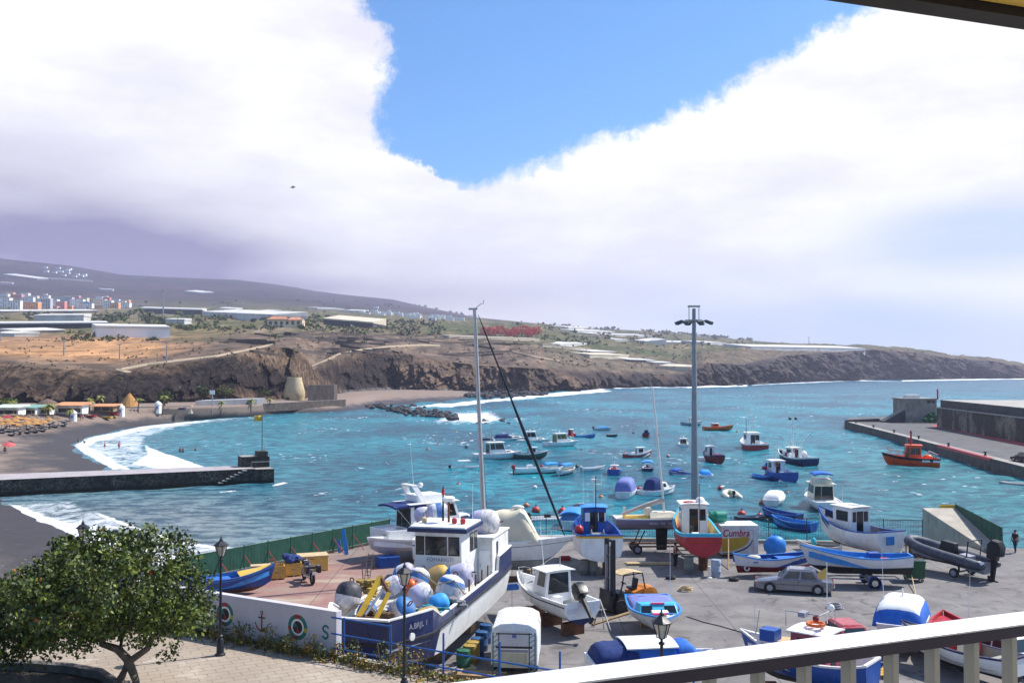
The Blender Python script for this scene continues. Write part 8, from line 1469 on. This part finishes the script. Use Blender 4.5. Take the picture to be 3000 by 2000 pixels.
# ------------------------------------------------------------------ people
def addskin(me):
    bm = bmesh.new(); bm.from_mesh(me); bm.verts.layers.skin.verify(); bm.to_mesh(me); bm.free()
def person(label, p, face, shirt, legs, skin=(.36, .2, .13), pose='stand', hair=(.03, .02, .015), h=1.72, bare=False):
    s = h/1.72; r = thing('person', label, 'person', p, R(face)); SK = M('skin_%d' % int(skin[0]*100), skin, .6, .08)
    sit = pose == 'sit'; bend = pose == 'bend'; dz = -.52 if sit else 0
    J = {'pel': (0, 0, .95+dz), 'sp': (.02, 0, 1.15+dz), 'ch': (.02, 0, 1.36+dz), 'nk': (.0, 0, 1.5+dz), 'hd': (.02, 0, 1.63+dz), 'tp': (.0, 0, 1.71+dz), 'ns': (.12, 0, 1.61+dz)}; rad = {'pel': .15, 'sp': .135, 'ch': .15, 'nk': .06, 'hd': .098, 'tp': .06, 'ns': .018}
    E = [('pel', 'sp'), ('sp', 'ch'), ('ch', 'nk'), ('nk', 'hd'), ('hd', 'tp'), ('hd', 'ns')]
    for sd, y in (('l', 1), ('r', -1)):
        sw = .10*y if pose == 'walk' else 0
        if sit: K = {'hp': (.02, .1*y, .40), 'kn': (.44, .13*y, .47), 'an': (.75, .12*y, .07), 'to': (.93, .14*y, .05)}
        else: K = {'hp': (0, .1*y, .88), 'kn': (.05+sw, .11*y, .48), 'an': (-.02+sw*1.4, .11*y, .08), 'to': (.15+sw*1.4, .13*y, .04)}
        f = .22 if bend else .03
        K.update({'sh': (.0, .2*y, 1.43+dz), 'el': (.0+f, .27*y, 1.14+dz), 'wr': (.1+f*1.4, .27*y, .9+dz+f*.6), 'pm': (.13+f*1.5, .27*y, .83+dz+f*.6)})
        for i in range(4): K['f%d' % i] = (.12+f*1.5+.02*(1.5-i), .27*y, .735+dz+f*.6+.008*abs(i-1.5))
        K['th'] = (.19+f*1.5, .24*y, .79+dz+f*.6)
        rd = {'hp': .095, 'kn': .06, 'an': .042, 'to': .036, 'sh': .066, 'el': .043, 'wr': .03, 'pm': .034, 'th': .011, 'f0': .01, 'f1': .01, 'f2': .01, 'f3': .009}
        for k_2, v in K.items(): J[sd+k_2] = v; rad[sd+k_2] = rd[k_2]
        E += [('pel', sd+'hp'), (sd+'hp', sd+'kn'), (sd+'kn', sd+'an'), (sd+'an', sd+'to'), ('ch', sd+'sh'), (sd+'sh', sd+'el'), (sd+'el', sd+'wr'), (sd+'wr', sd+'pm'), (sd+'pm', sd+'th')]+[(sd+'pm', sd+'f%d' % i) for i in range(4)]
    def skin_(name, keys, mat, grow, cut={}):
        ks = [k2 for k2 in J if k2 in keys]; ix = {k2: i for i, k2 in enumerate(ks)}; me = bpy.data.meshes.new(name)
        def pt(k2): a = Vector(J[k2]); return (a.lerp(Vector(J[cut[k2][0]]), cut[k2][1]) if k2 in cut else a)*s
        me.from_pydata([pt(k2)[:] for k2 in ks], [(ix[a], ix[b_]) for a, b_ in E if a in ix and b_ in ix], []); o = bpy.data.objects.new(name, me); C.objects.link(o); o.parent = r; me.materials.append(mat)
        md = o.modifiers.new('skin', 'SKIN'); md.use_smooth_shade = True; addskin(me)
        for i, k2 in enumerate(ks): v = me.skin_vertices[0].data[i]; v.radius = ((rad[k2]+grow)*s,)*2; v.use_root = (i == 0)
        sub = o.modifiers.new('sub', 'SUBSURF'); sub.levels = sub.render_levels = 1; return o
    return r, skin_, J, rad, SK, s, hair
def mkperson(label, p, face, shirt, legs, **kw):
    r, sk, J, rad, SK, s, hair = person(label, p, face, shirt, legs, **kw)
    allk = list(J); sk('body', allk, SK, 0)
    if shirt: sk('shirt', ['pel', 'sp', 'ch', 'lsh', 'rsh', 'lel', 'rel'], M('cloth_'+shirt[0], shirt[1], .85, .15), .014, {'lel': ('lsh', .35), 'rel': ('rsh', .35)})
    sk('trousers', ['pel', 'lhp', 'rhp', 'lkn', 'rkn']+(['lan', 'ran'] if legs[2] else []), M('cloth_'+legs[0], legs[1], .85, .15), .016, {} if legs[2] else {'lkn': ('lhp', .25), 'rkn': ('rhp', .25)})
    mb = MB(); hd = Vector(J['hd'])*s; mb.ball(hd+Vector((-.02, 0, .045)), .108*s, M('hair_dark', hair, .8), (1, .95, .85), 10); mb.build('hair', r, smooth=True)
    mb = MB()
    for y in (1, -1): mb.ball(hd+Vector((.088, .035*y, .0))*s, .012*s, BLACK, n=6); mb.ball(hd+Vector((0, .098*y, -.01))*s, .025*s, SK, (.6, .4, 1), 6)
    mb.box(hd+Vector((.09, 0, -.065))*s, (.02, .045, .012), M('lip', (.25, .08, .07))); mb.build('face', r)
    return r
DK, GRY, NVY, RDC, WHC, BGC, BLC = ('dark', (.02, .02, .025)), ('grey', (.2, .2, .2)), ('navy', (.02, .03, .09)), ('red', (.38, .03, .03)), ('white', (.7, .7, .7)), ('maroon', (.16, .02, .05)), ('blue', (.04, .13, .4))
T1 = lambda c: (*c, True); T0 = lambda c: (*c, False)
q = P(1978, 1662); mkperson('worker in a maroon top and dark trousers standing beside the red boat', q, 20, BGC, T1(DK), pose='bend')
q = P(2975, 1619); mkperson('person in dark clothes walking beside the slipway fence', q, 205, DK, T1(NVY), pose='walk')
for x, y, lb, fc in ((307, 1317, 'bather in red shorts standing in the surf, left one of two', 200), (349, 1317, 'bather in red shorts standing in the surf, right one of two', 160)): mkperson(lb, P(x, y, SEA-.15), fc, None, T0(RDC), skin=(.42, .17, .12), h=1.75)
for x, y, lb, d in ((528, 1334, 'dark haired swimmer waist deep outside the breaker, left one', .75), (536, 1335, 'taller swimmer waist deep outside the breaker, beside another', .7), (573, 1335, 'swimmer up to the chest farthest out from the breaker', 1.05)): mkperson(lb, P(x, y, SEA-d), 250, None, T0(NVY), skin=(.44, .22, .16))
q = land(229, 1303); mkperson('bather in dark clothes at the tip of the surf', q, 20, DK, T0(NVY)); q = land(247, 1306); mkperson('bather in a white shirt wading at the tip of the surf', q, 330, WHC, T0(DK), pose='walk')
q = land(14, 1326); mkperson('sunbather sitting on the sand beside a red parasol', q, 300, None, T0(BLC), pose='sit')
q = land(236, 1232); mkperson('person in red standing by the domed kiosk', q, 280, RDC, T0(GRY)); q = land(243, 1232); mkperson('person in white standing by the domed kiosk', q, 200, WHC, T0(NVY)); q = land(154, 1233); mkperson('person in dark clothes walking behind the sunbeds', q, 120, DK, T1(GRY), pose='walk')
q = land(22, 1326); r = thing('beach_umbrella', 'red parasol tilted over a sunbather on the open sand', 'sunshade', q); pole(r, 'pole', [(0, 0, -.3), (.2, 0, 1.9)], .04, WHITE); mb = MB(); mb.lathe((.2, 0, 1.45), [(0, 1.15), (.03, 1.15), (.4, .4), (.5, .03)], M('parasol_red', (.55, .10, .10), .8), 10, (.15, -.2, 1)); mb.build('canopy', r)
q = land(8, 1305); mb = MB(); mb.box((0, 0, .06), (3.4, .9, .1), M('towel_cream', (.6, .5, .35), .9), rz=.05); o = mb.build('beach_mat'); o.location = q; tag(o, 'pale mat stretched on the open sand above the red parasol', 'mat')
q = land(30, 1301); mb = MB(); mb.ball((0, 0, .35), .5, M('bag_dark', (.05, .05, .09), .8), (1.2, .8, .8), 8, .3); o = mb.build('beach_bag'); o.location = q; tag(o, 'dark bundle at the end of the pale mat', 'bag')
# gull
q = D(858, 549, 105); gr = thing('seagull', 'gull gliding high over the bay', 'bird', q, .2); GW = M('gull_grey', (.30, .30, .33), .7, .15, 8)
mb = MB(); n = 7
secs = []
for x, rr, z in ((-.30, .01, .01), (-.2, .05, 0), (-.05, .085, 0), (.12, .075, .01), (.2, .05, .035), (.26, .045, .045), (.30, .02, .04), (.36, .006, .035)): secs.append([(x, rr*math.cos(t), z+rr*.9*math.sin(t)) for t in np.linspace(0, 2*math.pi, 9)[:-1]])
mb.loft(secs, GW, closed=True, cap=True)
for s_ in (1, -1):
    w = [((.10, -.08), .05*s_, .02), ((.14, -.06), .28*s_, .10), ((.08, -.06), .52*s_, .07), ((-.02, -.07), .70*s_, .0)]; mb.loft([[(a, y, z+.008), (b, y, z+.004), (b, y, z-.004), (a, y, z-.006)] for (a, b), y, z in w], GW, closed=True, cap=True)
mb.loft([[(-.28, -.03, .0), (-.28, .03, .0)], [(-.42, -.07, .0), (-.42, .07, .0)]], GW); mb.build('body', gr, smooth=True)

# small clutter of the yard
def tyre(p, label, z=0): mb = MB(); mb.ring((0, 0, .11), .24, .11, RUBBER, (0, 0, 1), 18, 8); o = mb.build('old_tyre', smooth=True); o.location = (p.x, p.y, z); tag(o, label, 'tyre')
tyre(P(1640, 1712), 'old tyre on the concrete behind the white outboard boat'); tyre(P(2150, 1700), 'old tyre lying left of the silver car'); tyre(P(2330, 1702), 'old tyre under the middle of the white rowing boat'); tyre(P(1965, 1695), 'old tyre by the tall rusty drum')
def fbox(p, label, m, rz): mb = MB(); d = (.75, .45, .28); [mb.box(c, s_, m) for c, s_ in (((0, 0, .03), (d[0], d[1], .05)), ((0, d[1]/2, .14), (d[0], .03, .28)), ((0, -d[1]/2, .14), (d[0], .03, .28)), ((d[0]/2, 0, .14), (.03, d[1], .28)), ((-d[0]/2, 0, .14), (.03, d[1], .28)))]; o = mb.build('fish_box'); o.location = p; o.rotation_euler = (0, 0, rz); tag(o, label, 'box')
FBB = M('fish_box_blue', (.03, .14, .4), .5, .2); fbox(P(1500, 1725), 'blue fish box on the ground behind the workboat stern', FBB, .3); fbox(P(1560, 1690), 'white fish box under the yacht hull', WHITE2, 1.); fbox(P(2225, 1650), 'white fish box beside the blue tarpaulin bundle', WHITE2, .2); fbox(P(2470, 1660), 'orange fish box left of the tall wheelhouse boat', ORANGE, .5); fbox(P(1655, 1640), 'red fish box left of the blue and yellow boat', RED, .1)
def coil(p, label, m): mb = MB(); [mb.ring((RNG.normal(0, .05), RNG.normal(0, .05), .05+.05*i), .42-.03*i, .035, m, (RNG.normal(0, .06), RNG.normal(0, .06), 1), 18, 5) for i in range(5)]; o = mb.build('rope_coil', smooth=True); o.location = p; tag(o, label, 'rope')
coil(P(1600, 1745), 'coil of blue rope on the concrete left of the forklift', LBLUE); coil(P(2010, 1730), 'coil of pale rope in front of the red boat', PALEW); coil(P(2445, 1780), 'coil of dark rope on the concrete behind the life ring boat', GREYP); coil(P(1180, 1700), 'coil of orange rope on the red painted floor left of the workboat', ORANGE)
stack(1560, 1662, 'grey plank pile beside the yacht', 5, (1.8, .22, .07), GREYP, .1); stack(1900, 1652, 'pale planks lying under the racing sailboat cradle', 4, (3.2, .25, .07), PALEW, .05); stack(2330, 1642, 'brown plank pile along the quay fence', 6, (2.6, .25, .09), WOOD, 0.)
for px, py, lb in ((1493, 1665, 'rusty prop standing against the yacht stern'), (1556, 1690, 'rusty prop standing under the yacht middle')): mb = MB(); q = P(px, py); mb.tube([q, q+Vector((.1, .6, 1.4))], .045, RUST, 6); mb.box(q+Vector((0, 0, .04)), (.4, .4, .06), RUST); tag(mb.build('prop_pole'), lb, 'pole')
mb = MB(); pts_ = [P(*q)+Vector((0, 0, .025)) for q in ((2012, 1806), (2060, 1822), (2110, 1834), (2165, 1850), (2200, 1858))]; mb.tube(pts_, .025, BLACK, 5); tag(mb.build('hose'), 'thin dark hose lying across the empty concrete', 'hose')

# nets and ropes among the floats
for px, py, d, n, m, sp_, lb in ((1085, 1720, 45.6, 22, M('net_ochre', (.38, .26, .07), .9, .4, 6), .35, 'tangle of ochre netting behind the crane on the workboat'), (1270, 1790, 44.6, 16, M('net_teal', (.03, .20, .28), .9, .4, 6), .28, 'teal net bunched between the yellow and sky blue buoys'), (1130, 1800, 43.9, 16, M('net_brown', (.13, .085, .05), .9, .4, 6), .3, 'brown net lying at the foot of the crane'), (1335, 1765, 45.8, 14, M('net_grey', (.2, .2, .22), .9, .4, 6), .25, 'grey net hanging below the largest speckled buoy')):
    c = D(px, py, d); mb = MB()
    for i in range(n): mb.ball((c.x+RNG.normal(0, sp_), c.y+RNG.normal(0, sp_*.7), c.z+RNG.normal(0, sp_*.45)), RNG.uniform(.1, .24), m, (1.3, 1, .6), 7, .6, i)
    tag(mb.build('net_heap'), lb, 'net')
for pts_, lb in (([(1150, 1700, 46.3), (1190, 1672, 48.4), (1232, 1675, 47.6), (1280, 1712, 46.2), (1330, 1700, 46.4), (1362, 1740, 46.)], 'tan rope slung across the heap of buoys'), ([(1010, 1800, 43.8), (1040, 1770, 43.9), (1075, 1765, 43.7), (1100, 1790, 43.3)], 'tan rope hanging over the front left buoys')):
    mb = MB(); mb.tube([D(*q) for q in pts_], .035, M('rope_tan', (.36, .27, .15), .9, .3, 8), 5); tag(mb.build('rope', smooth=True), lb, 'rope')
